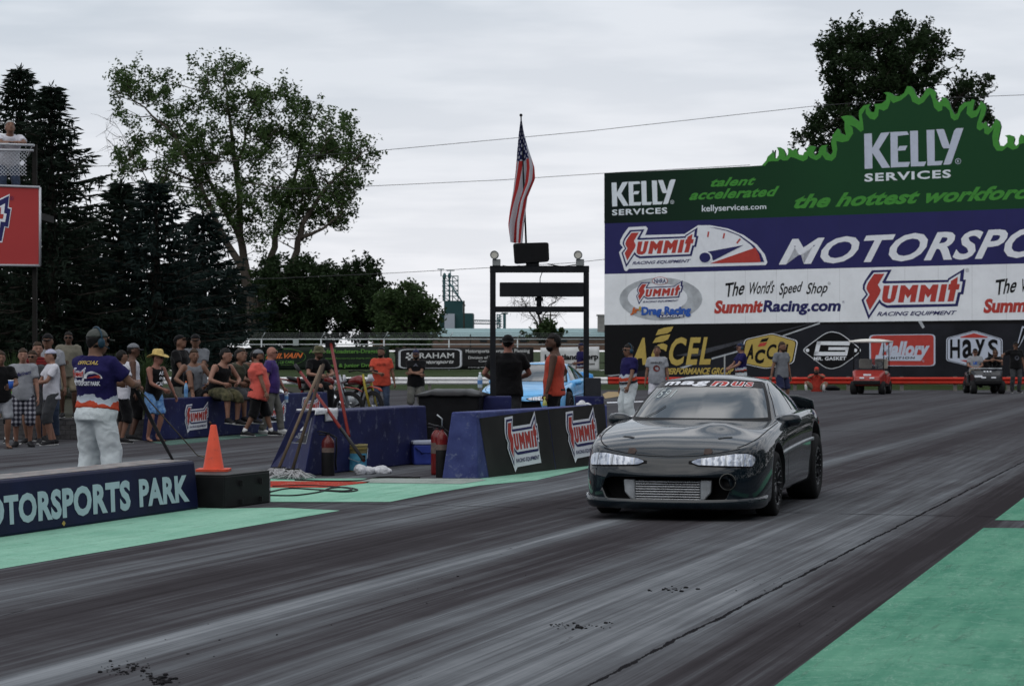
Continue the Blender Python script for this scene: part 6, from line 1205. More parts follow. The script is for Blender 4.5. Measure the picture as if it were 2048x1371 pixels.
r6 = seated('passenger in grey tee with blue print sitting in the dark golf cart', 1950, 80.8, 1.72, -6, lean=4, gz=.68, drop=.40, skin='fair', shirt=('tee', 'lgrey'), bottom=('shorts', 'khaki'), hair='black', hat='cap', hatm=C['black'], shades=True, vox=.018, wl=(.06, -.28, .20), wr=(-.06, -.28, .20), fat=1.1)
print_on(r6, lambda d: d.text('UK', Qz(0, .36, .16, .10), BLUE2, 0, .06, .2))
seated('driver in black tee leaning forward over the dark golf cart', 1990, 80.8, 1.74, -10, lean=20, gz=.68, drop=.40, skin='tan', shirt=('tee', 'black'), bottom=('shorts', 'navy'), hair='brown', shades=True, vox=.018, wl=(-.02, -.45, .48), wr=(-.16, -.45, .46), fat=1.12)
r8 = per('man in black tee and jeans standing at the right edge beside the dark golf cart', 2031, 82.0, 1.80, 5, skin='tan', shirt=('tee', 'black'), bottom=('pants', 'dgrey'), hair='black', hat='cap', hatm=C['black'], shades=True, vox=.018, wr=(-.50, -.10, 1.06), er=(-.5, .5, .4), fat=1.1)
print_on(r8, lambda d: d.ell(0, 1.22, .08, .08, GREY))
per('grey-haired man in white shirt leaning on the railing of the viewing platform', 19, 40.9, 1.72, 22, gz=3.86, skin='tan', shirt=('tee', 'white'), bottom=('pants', 'jeans'), hair='grey', lean=30, pelvis=(0, .22, .93), hpitch=26, wl=(-.02, -.38, 1.22), wr=(.06, -.34, 1.22), el=(1, .1, -.1), er=(-1, .1, -.1), pl=(0, 0, -1), pr=(0, 0, -1), fat=1.1)
# ================================================================== PROPS
M_STEELB = mat('black_painted_steel', (.013, .014, .017), .45, .2, 4); M_PBOX = mat('black_plastic', (.010, .010, .011), .5, .25, 6, .1); M_CONE = mat('orange_cone_plastic', (.62, .085, .045), .5, .10, 7, .05, wear=(.40, .07, .05))
M_WOOD = mat('grey_wood_handle', (.15, .11, .08), .7, .25, 20, stretch=(1, 1, .2)); M_WOODD = mat('dark_wood_handle', (.06, .045, .035), .7, .25, 20, stretch=(1, 1, .2)); M_REDH = mat('red_handle', (.15, .016, .013), .5, .15, 12); M_RAG = mat('white_towel', (.62, .63, .66), .95, .12, 14, .5); M_MOP = mat('mop_strings', (.38, .38, .39), .95, .25, 25, .6)
M_EXT = mat('extinguisher_red', (.13, .010, .010), .35, .15, 6, coat=.4); M_LGREY = mat('light_grey_plastic', (.22, .23, .23), .5, .1, 8)
# black platform box with the cone on it
N, Rr = G(449, 1017), G(540, 1004.6); dv = (Rr-N); w = V((-dv.y, dv.x, 0)).normalized()*.86; zt = .30
box = tag(MB().hexa([N, Rr, Rr+w, N+w]+[Z(p, zt) for p in (N, Rr, Rr+w, N+w)]).build('equipment_box', M_PBOX, bevel=.012), 'low matt black equipment box at the end of the lettered barrier', 'box')
b = MB(); b.hexa([Z(p, zt+.001) for p in (N, Rr, Rr+w, N+w)]+[Z(p, zt+.012) for p in (N, Rr, Rr+w, N+w)]); adopt(b.build('lid', mat('dusty_black_plastic', (.045, .045, .047), .6, .3, 5), bevel=.004), box)
b = MB(); d1 = dv.normalized(); nn = -w.normalized()
for t, z, s in ((.35, .22, .035), (.78, .22, .035), (.35, .05, .03), (.78, .05, .03)): p = N+dv*t+nn*.006; b.box((p.x, p.y, z), (.03, .03, s*1.5))
adopt(b.build('latch', M_PBOX), box)
p = V(((427-CX)*22.3/F, 22.3, zt+.013)); cone = thing('traffic_cone', 'orange traffic cone standing on the black equipment box', 'traffic cone', p)
b = MB(); b.lathe([(.105, .022), (.098, .03), (.028, .435), (.022, .44), (.016, .435)], n=28); b.build('cone_body', M_CONE, cone); b = MB(); pr = [(-.155, -.155), (.155, -.155), (.155, .155), (-.155, .155)]; b.prism([(x, y, 0) for x, y in roundpoly(pr, .12)], (0, 0, .024)); b.build('base', M_CONE, cone, bevel=.005)
# cables on the painted island
def cable(pts, r, m, label, name='cable', z=None):
    ps = [G(*q) for q in pts] if z is None else pts; fine = []
    for i in range((len(ps)-1)*6+1): c = cat_rom([tuple(q) for q in ps], i/6); fine.append(V((c[0], c[1], max(c[2], r))))
    return tag(MB().loft(fine, r, n=6).build(name, m), label, 'cable')
cable([(540, 985), (580, 978), (640, 981), (690, 983), (700, 978), (640, 973), (600, 972), (545, 974)], .010, M_PBOX, 'black cable looped on the green paint by the equipment box')
cable([(541, 992), (590, 992), (640, 985), (660, 978), (690, 976), (715, 981), (690, 985), (640, 982)], .010, M_PBOX, 'second loop of black cable lying on the green paint')
cable([(590, 961), (660, 963), (720, 962), (760, 955), (840, 956)], .010, M_PBOX, 'thin black cable running along the foot of the navy barrier')
# the official's pole and cord
hp_ = world(off, (off['wl']+off['wr'])*.5)+V((.03, -.03, .05)); p1 = hp_+(P(281, 742, 21.4)-P(271, 737, 21.4))*.2; e = G(347, 925); 
pole = tag(MB().loft([hp_+(hp_-e).normalized()*.08, hp_.lerp(e, .5), e+V((0, 0, .02))], [.022, .022, .018], n=10).build('signal_pole', M_PBOX), 'black pole held by the official and resting on the track', 'pole')
cable([hp_, hp_.lerp(G(405, 915), .35)+V((0, 0, -.02)), hp_.lerp(G(405, 915), .75)+V((0, 0, -.03)), G(398, 912), G(430, 925)], .007, mat('tan_cord', (.12, .10, .06), .7), 'tan cord hanging from the official\'s pole down to the track', 'cord', 1)
def hold(inf, off_): return world(inf, off_)
# cups and bottles in hands
def cup(p, m, label, r=.04, h=.12):
    t = thing('cup', label, 'cup', p); MB().lathe([(.0, 0), (r*.75, 0), (r, h), (r*.9, h), (r*.7, .01)], n=16).build('cup_body', m, t); MB().lathe([(0, h+.006), (r*1.06, h+.004), (r*1.06, h-.006)], n=16).build('lid', WHITE, t); return t
cup(world(w7, (w7['wl']+w7['wr'])*.5+V((0, -.09, -.02))), RED, 'red paper cup held by the young man in the white cap')
cup(world(cupL, cupL['wl']+V((0, -.09, -.02))), BLUE2, 'blue paper cup held by the spectator at the left edge')
M_PET = mat('clear_plastic_bottle', (.42, .50, .56), .15, .2, 20, coat=1); M_BLB = mat('blue_label_plastic', (.10, .22, .45), .4, .1)
def bottle(p, label, capm=WHITE, body=None, h=.20, tilt=0):
    t = thing('bottle', label, 'bottle', p); t.rotation_euler = (0, tilt, 0); k = h/.2
    MB().lathe([(0, 0), (.030, 0), (.033, .01), (.033, .125*k), (.028, .15*k), (.014, .18*k), (.014, .192*k)], n=16).build('bottle_body', body or M_PET, t); MB().lathe([(.034, .05*k), (.0345, .055*k), (.0345, .10*k), (.034, .105*k)], n=16).build('label', M_BLB, t); MB().lathe([(.016, .188*k), (.016, .206*k), (0, .208*k)], n=12).build('cap', capm, t); return t
bottle(world(p19, p19['wl']+p19['fd'][1]*.09+V((0, 0, -.17))), 'water bottle carried by the bald man in purple', h=.22)
bottle(world(m4, m4['wl']+m4['fd'][1]*.09+V((0, 0, -.20))), 'yellow drink bottle held by the man in the orange sleeveless shirt', mat('yellow_cap', (.5, .45, .06)), mat('yellow_drink', (.42, .42, .10), .2, .1, coat=1), .24)
bottle(V(((372-CX)*39.2/F, 39.2, .681)), 'blue sports drink bottle standing on the barrier by the straw hat', mat('orange_cap', (.55, .12, .04)), mat('blue_drink', (.16, .34, .55), .2, .1, coat=1), .26)
bottle(V(((960-CX)*31.0/F, 31.0, .965)), 'water bottle standing on the lid of the black wheeled bin')
ph = hold(m1, m1['wr']+m1['fd'][-1]*.10); tag(MB().box(ph, (.035, .10, .012)).build('phone', M_PBOX, bevel=.004), 'dark phone in the hand of the bearded man in orange', 'phone')
cm_ = (r5['wl']+r5['wr'])*.5+V((0, -.08, .05)); ct = thing('camera', 'black camera raised by the seated photographer', 'camera', world(r5, cm_), R(-12)); MB().box((0, 0, 0), (.14, .07, .10)).build('camera_body', M_PBOX, ct, bevel=.01); MB().lathe([(.035, 0), (.04, .09), (.03, .10), (0, .09)], (0, -.03, 0), (0, -1, 0), 16).build('lens', M_PBOX, ct)
hp3 = world(r3, (r3['wl']+r3['wr'])*.5+V((0, -.09, 0))); tag(MB().cyl((hp3.x, hp3.y, 0), (hp3.x, hp3.y, hp3.z+.35), .02, n=8).build('hand_pole', M_LGREY), 'thin grey pole held upright by the official with the blue headset', 'pole')
# mops, brooms
def handle(name, a, c, m, label, r=.018):
    t = thing(name, label, name.replace('_', ' '), c); a, c = V(a)-V(c), V((0, 0, 0)); MB().loft([c, a.lerp(c, .5), a], r, n=8).build('handle', m, t); return t
for i, (top, foot, Yt, Yf, m, lab) in enumerate(((z3(497, 365), z3(152, 1195), 27.45, 27.1, M_WOOD, 'mop with a pale wooden handle leaning on the sloping end of the navy barrier'), (z3(512, 355), z3(262, 1205), 27.15, 26.6, M_WOODD, 'mop with a dark wooden handle leaning on the sloping end of the navy barrier'))):
    f = P(*foot, Yf); f.z = max(.10, f.z); t = handle('mop', P(*top, Yt), f, m, lab, .019); r = random.Random(70+i); b = MB()
    b.box((0, 0, -.01), (.16, .04, .05)); b.build('mop_clamp', M_PBOX, t)
    b = MB()
    for k in range(130):
        x = r.uniform(-.09, .09); g_ = (r.gauss(0, .11), r.gauss(-.03, .08)); b.loft([(x, r.uniform(-.02, .02), 0), (x+g_[0]*.45, g_[1]*.5, -.04), (x+g_[0]*.8, g_[1]*.8, -f.z+.03+r.random()*.03), (x+g_[0]*1.1, g_[1]*1.1, -f.z+.012+r.random()*.02)], .0065, n=4)
    b.build('mop_head', M_MOP, t)
t = handle('broom', P(*z3(572, 190), 29.6), P(*z3(716, 935), 27.2), M_REDH, 'long red-handled squeegee standing upright in front of the navy barrier', .020); MB().box(V(P(*z3(566, 190), 29.6))-t.location, (.12, .05, .09)).build('head', M_PBOX, t)
a_, c_ = P(*z3(285, 362), 28.6), P(*z3(838, 1130), 26.6); t = handle('broom', a_, c_, M_REDH, 'red and black pole leaning crosswise with its foot at the bucket', .020); MB().loft([V((0, 0, 0)), (a_-c_)*.32], .0215, n=8).build('grip', M_PBOX, t); MB().loft([(a_-c_)*.92, a_-c_], .0225, n=8).build('tip', M_PBOX, t)
# towels
def towel(px, w, d, h, z, label, seed, rz=0):
    r = random.Random(seed); b = MB()
    for k in range(9): b.ball((r.uniform(-.6, .6)*w, r.uniform(-.55, .55)*d, h*r.uniform(.15, .35)), (w*r.uniform(.3, .6), d*r.uniform(.25, .55), h*r.uniform(.22, .45)), 0, 16, 12, Matrix.Rotation(r.uniform(-.6, .6), 3, 'Y') @ Matrix.Rotation(r.uniform(-1, 1), 3, 'Z'))
    o = b.build('towel', M_RAG); o.location = px if isinstance(px, V) else G(*px); o.location.z += z; o.rotation_euler.z = rz; QUEUE.append((o, None, .020, .008)); return tag(o, label, 'towel')
towel((727, 948), .15, .15, .15, 0, 'crumpled white towel on the ground, left lump of the pair by the bucket', 3); towel((764, 946), .14, .13, .12, 0, 'crumpled white towel on the ground, right lump of the pair', 8)
b = MB(); n = 18; vs = []; nrm_ = MID_DIR.cross(MID_DOWN).normalized(); nrm_ = nrm_ if nrm_.y < 0 else -nrm_; dn = MID_DOWN.normalized(); inn = V((-MID_DIR.y, MID_DIR.x, 0)).normalized()
for j in range(n+1):
    for i in range(n+1):
        u, v = i/n, j/n; e_ = MID_TOP+MID_DIR*(-.04+.62*u); w0 = .012*noise.noise((u*7, v*7, 0))
        hl = .14 if u > .45 else .05
        if v < .5: pp = e_+nrm_*(.014+abs(w0)*1.4)+dn*(hl*(1-v*2))+V((0, 0, .016))
        else: pp = e_+inn*(.24*(v-.5)*2)+V((0, 0, .020+w0+.01))
        vs.append(pp)
b.add(vs, [(j*(n+1)+i, j*(n+1)+i+1, (j+1)*(n+1)+i+1, (j+1)*(n+1)+i) for j in range(n) for i in range(n)], 0, True); o = b.build('towel', M_RAG, recalc=False); sl = o.modifiers.new('s', 'SOLIDIFY'); sl.thickness = .012; tag(o, 'white towel draped over the top of the navy barrier', 'towel')
pb = P(1166, 797, 31.9); pb.z = .70; towel(pb, .16, .10, .10, -.01, 'white plastic bag bunched at the foot of the right frame post', 15)
# extinguishers
def extinguisher(px, py, h, r, label, m=M_EXT, low=None, extra=0):
    p = G(px, py); t = thing('fire_extinguisher', label, 'fire extinguisher', p, .3)
    MB().lathe([(0, 0), (r*.95, 0), (r, .03), (r, h*.72), (r*.92, h*.79), (r*.6, h*.85), (r*.3, h*.88), (r*.28, h*.92)], n=22).build('cylinder', m, t)
    if low: MB().lathe([(r*1.004, .0), (r*1.02, .01), (r*1.02, h*.52), (r*1.004, h*.53)], n=22).build('rubber_boot', M_PBOX, t)
    b = MB(); b.box((0, 0, h*.94), (.035, .035, h*.06)); b.loft([(-.02, 0, h*.96), (-.10, 0, h*1.0), (-.13, 0, h*.99)], .010, n=6); b.loft([(-.02, 0, h*.92), (-.11, 0, h*.93)], .008, n=6); b.build('valve_handle', M_RIM, t)
    b = MB(); b.loft([(.02, -.02, h*.93), (r*1.15, -.05, h*.86), (r*1.25, -.03, h*.6), (r*1.2, 0, h*.3), (r*1.3, 0, h*.12)], .011, n=7); b.build('hose', M_PBOX, t)
    b = MB(); b.lathe([(r*1.003, h*.42), (r*1.006, h*.43), (r*1.006, h*.62), (r*1.003, h*.63)], n=22); b.build('label', mat('worn_label', (.12, .09, .08), .5, .3, 20), t)
    if extra: MB().loft([(0, 0, h*.96), (.0, 0, h*1.12), (-.06, 0, h*1.20)], .009, n=6).build('siphon', M_ALU, t)
    return t
extinguisher(656, 951, .52, .075, 'dark red fire extinguisher in front of the navy barrier left of the bucket', mat('extinguisher_dark_red', (.08, .012, .012), .35, .2, 6, coat=.4), 1)
extinguisher(874, 949, .60, .072, 'red fire extinguisher at the left of the pair beside the right barrier', M_EXT); extinguisher(884, 954, .60, .070, 'red fire extinguisher with a black rubber boot nearest the right barrier', M_EXT, 1, 1)
# bucket
p = G(714, 942); t = thing('bucket', 'yellow-topped bucket with a bright blue label beside the navy barrier', 'bucket', p, .2)
MB().lathe([(0, 0), (.108, 0), (.112, .01), (.124, .30), (.13, .305), (.13, .33), (.118, .33), (.108, .03), (0, .03)], n=30).build('pail', mat('yellow_pail', (.26, .22, .10), .5, .25, 9, wear=(.12, .11, .08)), t)
b = MB(); b.lathe([(.1136, .015), (.1140, .02), (.1215, .215), (.1212, .22)], n=30); b.build('label', mat('bright_blue_label', (.05, .22, .42), .45, .35, 12, col2=(.10, .34, .46)), t); b = MB(); b.lathe([(.127, .262), (.130, .266), (.131, .29), (.128, .294)], n=30); b.build('rim_band', mat('dark_yellow_band', (.20, .16, .05), .5), t)
b = MB(); b.add([(.03, -.121, .13), (.085, -.091, .13), (.090, -.094, .20), (.03, -.125, .20)], [(0, 1, 2, 3)]); b.build('label_print', M_PBOX, t, recalc=False); b = MB(); b.loft([(-.13, 0, .28), (-.11, -.1, .16), (0, -.15, .12), (.11, -.1, .16), (.13, 0, .28)], .005, n=5); b.build('bail_handle', M_ALU, t)
# cooler
a, c = G(828, 928.5), G(868, 928); t = thing('cooler', 'blue cool box with a pale lid at the foot of the navy barrier', 'cooler', (a+c)*.5, .25); w_ = .34
b = MB(); b.hexa([(-w_*.46, -.13, 0), (w_*.46, -.13, 0), (w_*.46, .13, 0), (-w_*.46, .13, 0), (-w_*.5, -.15, .26), (w_*.5, -.15, .26), (w_*.5, .15, .26), (-w_*.5, .15, .26)]); b.build('cooler_body', mat('cooler_blue', (.035, .055, .26), .45, .1), t, bevel=.02); b = MB(); b.box((0, 0, .285), (w_*1.04, .32, .05)); b.build('lid', mat('cooler_lid', (.34, .37, .45), .5, .1), t, bevel=.015); b = MB(); b.loft([(-w_*.42, -.16, .23), (-w_*.2, -.185, .15), (w_*.2, -.185, .15), (w_*.42, -.16, .23)], .012, n=6); b.build('handle', mat('cooler_handle', (.02, .03, .14)), t)
# wheeled bin
t = thing('wheeled_bin', 'large black wheeled bin with a domed lid between the two barriers', 'bin', ((905-CX)*31.5/F, 31.9, 0), R(-8))
b = MB(); b.hexa([(-.36, -.32, .08), (.36, -.32, .08), (.36, .32, .08), (-.36, .32, .08), (-.42, -.40, .86), (.42, -.40, .86), (.42, .40, .86), (-.42, .40, .86)]); b.build('bin_body', M_PBOX, t, bevel=.03); b = MB()
n = 12; vs = [(x*.46, y*.44, .865+.075*max(0, 1-abs(x)**3)*max(0, 1-abs(y)**4)+(.012 if abs(abs(x)-.5) < .12 else 0)) for y in lsp(-1, 1, n) for x in lsp(-1, 1, n)]; b.add(vs, [(j*(n+1)+i, j*(n+1)+i+1, (j+1)*(n+1)+i+1, (j+1)*(n+1)+i) for j in range(n) for i in range(n)], 0, True); lid = b.build('lid', mat('weathered_bin_lid', (.022, .022, .024), .42, .25, 5), t, recalc=False); sl = lid.modifiers.new('s', 'SOLIDIFY'); sl.thickness = .03
for sx in (-.38, .38): MB().lathe([(0, -.03), (.10, -.03), (.10, .03), (0, .03)], (sx, .3, .10), (1, 0, 0), 18).build('bin_wheel', M_RUB, t)
# ------------------------------------------------------------------ frame tower with display, speaker, lamps, flag
TY = 32.0
fr = thing('display_frame', 'tall black steel frame with crossbars and a display box standing between the barriers', 'frame', P(1080, 702, TY)); fr.location.z = 0
X_ = lambda x: (x-CX)*TY/F
Zp = lambda y: HC-(y-HY)*TY/F
PL0, PL1, PR0, PR1 = X_(980), X_(991.5), X_(1167), X_(1178)
for a, c in ((PL0, PL1), (PR0, PR1)): adopt(MB().box(((a+c)/2, TY, Zp(545)/2+.4), (c-a, .08, Zp(545)-.8)).build('post', M_STEELB, bevel=.006), fr)
for y0, y1, dy in ((531.5, 545, 0), (612.5, 624, 0)): adopt(MB().box(((PL0+PR1)/2, TY-.001, (Zp(y0)+Zp(y1))/2), (PR1-PL0+.004 if y0 < 600 else PR0-PL1, .084, Zp(y0)-Zp(y1))).build('crossbar', M_STEELB, bevel=.006), fr)
adopt(MB().box((X_(1083), TY-.02, (Zp(565)+Zp(593))/2), (X_(1166.5)-X_(999), .22, Zp(565)-Zp(593))).build('display_box', M_STEELB, bevel=.008), fr)
b = MB(); b.cyl((X_(1078), TY, Zp(593)), (X_(1078), TY, Zp(614)), .035, .035, 8); b.box((X_(1078), TY, Zp(598)), (.11, .10, .05)); b.cyl((X_(1078), TY, Zp(624)), (X_(1078), TY, Zp(629)), .05, .03, 8); adopt(b.build('display_mount', M_STEELB), fr)
b = MB(); b.loft([(X_(1087), TY, Zp(533)), (X_(1084), TY-.01, Zp(545)), (X_(1080), TY-.02, Zp(556)), (X_(1080), TY-.02, Zp(566))], .006, n=5); b.loft([P(1005, 531, TY-.04), P(1022, 534, TY-.04), P(1040, 531, TY-.04)], .008, n=5); adopt(b.build('wiring', M_PBOX), fr); b = MB(); b.loft([P(1095, 528, TY-.04), P(1122, 533, TY-.04), P(1152, 529, TY-.04)], .008, n=5); adopt(b.build('wiring', M_PBOX), fr)
adopt(MB().box((X_(1186), TY-.02, (Zp(755)+Zp(799))/2), (X_(1201)-X_(1170), .17, Zp(755)-Zp(799))).build('junction_box', mat('dark_grey_box', (.025, .027, .032), .5, .15), bevel=.01), fr)
for x0, x1 in ((963, 1023), (1150, 1207)): adopt(MB().box(((X_(x0)+X_(x1))/2, TY+.05, .42), (X_(x1)-X_(x0), .36, .84)).build('footing', M_BAR, bevel=.02), fr)
ls = thing('loudspeaker', 'black horn loudspeaker box on top of the black frame below the flag', 'loudspeaker', (X_(1062), TY, Zp(531.5)))
b = MB(); pr = [(X_(1026)-X_(1062), Zp(487)), (X_(1097)-X_(1062), Zp(485)), (X_(1098.5)-X_(1062), Zp(522)), (X_(1029)-X_(1062), Zp(527))]; b.prism([(x, -.10, z-Zp(531.5)) for x, z in roundpoly(pr, .1)], (0, .34, 0)); b.build('cabinet', M_PBOX, ls, bevel=.01)
b = MB(); b.prism([(x*.86, -.104, (z-Zp(507))*.80+Zp(507)-Zp(531.5)) for x, z in roundpoly(pr, .1)], (0, .003, 0)); b.build('grille', mat('speaker_grille', (.008, .008, .009), .7, .3, 60, .5), ls); b = MB(); b.box((.03, 0, .035), (.16, .10, .07)); b.cyl((-.04, 0, 0), (-.04, 0, .08), .012, n=8); b.build('bracket', M_STEELB, ls)
for x, lab in ((990, 'round grey floodlight on the left end of the black frame'), (1157, 'round grey floodlight on the right end of the black frame')):
    lt = thing('floodlight', lab, 'floodlight', (X_(x), TY-.02, Zp(531.5)), group='floodlights on the frame'); b = MB(); b.box((.02, 0, .045), (.11, .09, .09)); b.build('base_box', M_LGREY, lt, bevel=.008); b = MB(); b.loft([(.0, 0, .08), (-.005, -.01, .10)], .018, n=8); b.build('swivel', M_LGREY, lt)
    MB().lathe([(0, .06), (.045, .05), (.058, .0), (.058, -.05), (.05, -.055), (.046, -.04), (0, -.03)], (-.005, -.02, .145), (.1, 1, -.05), 22).build('lamp_head', M_LGREY, lt); MB().lathe([(0, 0), (.044, .0)], (-.008, -.062, .147), (.1, 1, -.05), 22).build('lens', mat('lamp_lens', (.48, .46, .40), .2, .1, 30, coat=1), lt, recalc=False)
# flag on its pole
FPx, FPt = 1052, (1042, 232); fl = thing('flag', 'stars and stripes flag hanging limp from a leaning pole above the black frame', 'flag', (X_(1054), TY+.02, Zp(531.5)))
pt = P(*FPt, TY); pb_ = V((X_(1054), TY+.02, Zp(531.5))); adopt(MB().loft([pb_, pb_.lerp(pt, .5), pt], [.014, .012, .009], n=8).build('flag_pole', M_STEELB), fl); adopt(MB().ball(pt+V((0, 0, .01)), .022, 0, 10, 8).build('finial', M_STEELB), fl)
def flag_mat():
    q = NT('flag_cloth'); uv = q.new('UVMap'); s = q.new('SeparateXYZ'); q.link(uv.outputs[0], s.inputs[0]); u, v = s.outputs[0], s.outputs[1]
    st = q.math('GREATER_THAN', q.math('MODULO', q.math('MULTIPLY', v, 6.5), 1.0), .5); col = q.mix(st, (.42, .040, .040), (.52, .53, .57))
    can = q.math('MULTIPLY', q.math('LESS_THAN', u, .42), q.math('GREATER_THAN', v, .4615))
    a = q.math('SUBTRACT', q.math('MODULO', q.math('MULTIPLY', u, 11/.42*.5), 1.0), .5); b_ = q.math('SUBTRACT', q.math('MODULO', q.math('MULTIPLY', q.math('SUBTRACT', v, .4615), 9/.5385*.5), 1.0), .5)
    a2 = q.math('SUBTRACT', q.math('MODULO', q.math('ADD', q.math('MULTIPLY', u, 11/.42*.5), .5), 1.0), .5); b2 = q.math('SUBTRACT', q.math('MODULO', q.math('ADD', q.math('MULTIPLY', q.math('SUBTRACT', v, .4615), 9/.5385*.5), .5), 1.0), .5)
    d1_ = q.math('ADD', q.math('MULTIPLY', a, a), q.math('MULTIPLY', b_, b_)); d2_ = q.math('ADD', q.math('MULTIPLY', a2, a2), q.math('MULTIPLY', b2, b2)); star = q.math('LESS_THAN', q.math('MINIMUM', d1_, d2_), .042)
    col = q.mix(can, col, q.mix(star, (.016, .020, .075), (.50, .51, .56))); q.set(Base_Color=col, Roughness=.85, Specular_IOR_Level=.1)
    tr = q.new('BsdfTranslucent'); q.link(col, tr.inputs[0]); ms = q.new('MixShader'); ms.inputs[0].default_value = .35; q.link(q.b.outputs[0], ms.inputs[1]); q.link(tr.outputs[0], ms.inputs[2]); q.link(ms.outputs[0], q.n['Material Output'].inputs[0]); return q.m
# drape: the hoist runs down the pole, the fly end has fallen against it in folds
nu, nv = 40, 44; hoist0 = P(1043, 243, TY); hoist1 = P(1049.5, 372, TY); b = MB(); vs, uvs = [], []
rows = [  # v (0 top..1 bottom along the cloth edge), left px, right px, y of left edge, y of right edge
 (0, 1041, 1044, 240, 243), (.12, 1037, 1048, 270, 268), (.3, 1033, 1056, 305, 300), (.5, 1030, 1067, 345, 335), (.62, 1026, 1069, 385, 358), (.75, 1021, 1055, 420, 395), (.9, 1018, 1050, 450, 440), (1, 1022, 1046, 485, 487)]
for j in range(nv+1):
    v = j/nv
    for i in range(nu+1):
        u = i/nu      # u along the fly, v up the hoist (1 top)
        pass
        k = next(i_ for i_ in range(len(rows)-1) if rows[i_+1][0] >= v); r0, r1 = rows[k], rows[k+1]; f = (v-r0[0])/(r1[0]-r0[0]); xl, xr, yl, yr = (r0[m]+(r1[m]-r0[m])*f for m in (1, 2, 3, 4))
        fold = .55*math.sin(u*math.pi*2+1.2+v*1.5); hz = P(xl+(xr-xl)*(u+.05*math.sin(u*12+v*5)), yl+(yr-yl)*u, TY); q = V((0, -.035-.07*math.sin(u*7.5+v*2.5)*min(1, v*3)-.03*math.sin(u*14+v*7), 0))
        vs.append(hz+q); uvs.append((.04+.95*v, max(.02, .93-.40*u-.30*v+.03*math.sin(u*9+v*4))))
b.add(vs, [(j*(nu+1)+i, j*(nu+1)+i+1, (j+1)*(nu+1)+i+1, (j+1)*(nu+1)+i) for j in range(nv) for i in range(nu)], 0, True); cl = b.build('flag_cloth', flag_mat(), recalc=False); ul = cl.data.uv_layers.new(name='UVMap')
for lp in cl.data.loops: ul.data[lp.index].uv = uvs[lp.vertex_index]
adopt(cl, fl)
# ------------------------------------------------------------------ viewing platform with red sign
VY = 40.0; vp = thing('viewing_platform', 'raised steel viewing platform with mesh railing at the left edge', 'platform', (-9.2, VY, 0)); vx = lambda x: (x-CX)*VY/F; vz = lambda y: HC-(y-HY)*VY/F
M_OLD = mat('weathered_steel', (.014, .013, .012), .7, .25, 5); M_RAILW = mat('pale_rail_pipe', (.46, .47, .50), .4, .1, metal=.3)
for x in (66, -140): adopt(MB().box((vx(x), VY+.15, vz(288)/2), (.075, .075, vz(288))).build('post', M_OLD, bevel=.004), vp)
adopt(MB().box((vx(-45), VY+.85, 3.78), (vx(70)-vx(-160), 1.6, .12)).build('deck', M_OLD), vp)
b = MB(); b.cyl((vx(-160), VY+.05, vz(283)), (vx(66), VY+.05, vz(290)), .022, n=8); b.cyl((vx(-160), VY+.05, vz(297)), (vx(66), VY+.05, vz(300.5)), .022, n=8); b.cyl((vx(66), VY+.05, vz(290)), (vx(20), VY+1.5, vz(296)), .022, n=8); adopt(b.build('handrail', M_RAILW), vp)
b = MB(); x0, x1, zb_, zt_ = vx(-160), vx(52), vz(351), vz(300); hh = zt_-zb_; x = x0-hh
while x < x1:
    for sgn in (1, -1):
        a, c = (x, x+hh) if sgn > 0 else (x+hh, x); za_, zc_ = zb_, zt_
        if min(a, c) < x0: pass
        if max(a, c) > x1:
            f = (x1-min(a, c))/hh
            if f <= 0: continue
            if a > c: za_ = zb_+(zt_-zb_)*(1-f); a = x1
            else: zc_ = zb_+(zt_-zb_)*f; c = x1
        b.cyl((a, VY+.05, za_), (c, VY+.05, zc_), .0055, n=4, caps=False)
    x += .062
adopt(b.build('mesh_infill', mat('bright_wire', (.42, .44, .47), .4, .1, metal=.4)), vp); b = MB(); b.add([(vx(x), VY+.045, vz(y)) for x, y in ((38, 325), (44, 319), (49, 325), (45, 331), (40, 330))], [(0, 1, 2, 3, 4)]); adopt(b.build('tag_plate', WHITE, recalc=False), vp)
sg = thing('sponsor_sign', 'red framed sponsor sign hung on the viewing platform at the left edge', 'sign', (vx(0), VY-.1, vz(530)))
ps = [(-260, 361), (80.5, 374), (80.5, 532), (-260, 527)]; f_ = lambda x, y, yy: P(x, y, VY+yy)
b = MB(); b.hexa([P(-260, 527, VY-.02), P(78, 530.5, VY-.02), P(78, 530.5, VY-.02)+V((0, .08, 0)), P(-260, 527, VY-.02)+V((0, .08, 0)), P(-260, 362, VY-.02), P(78, 376, VY-.02), P(78, 376, VY-.02)+V((0, .08, 0)), P(-260, 362, VY-.02)+V((0, .08, 0))]); adopt(b.build('panel', mat('red_sign_paint', (.36, .045, .045), .45, .06, 1)), sg)
b = MB()
for (a, c) in (((-260, 362), (80, 374.5)), ((80, 374.5), (80, 531)), ((80, 531), (-260, 527.5))): p, q = P(*a, VY-.03), P(*c, VY-.03); b.loft([p, q], .022, n=4)
adopt(b.build('sign_frame', M_RAILW), sg)
pz = Plane(P(-260, 527, VY-.02), P(78, 530, VY-.02), P(-260, 362, VY-.02)); d = Dec(pz, .004, .006)
zl = lambda u, v: (u*.26247, 200+v*.26247)
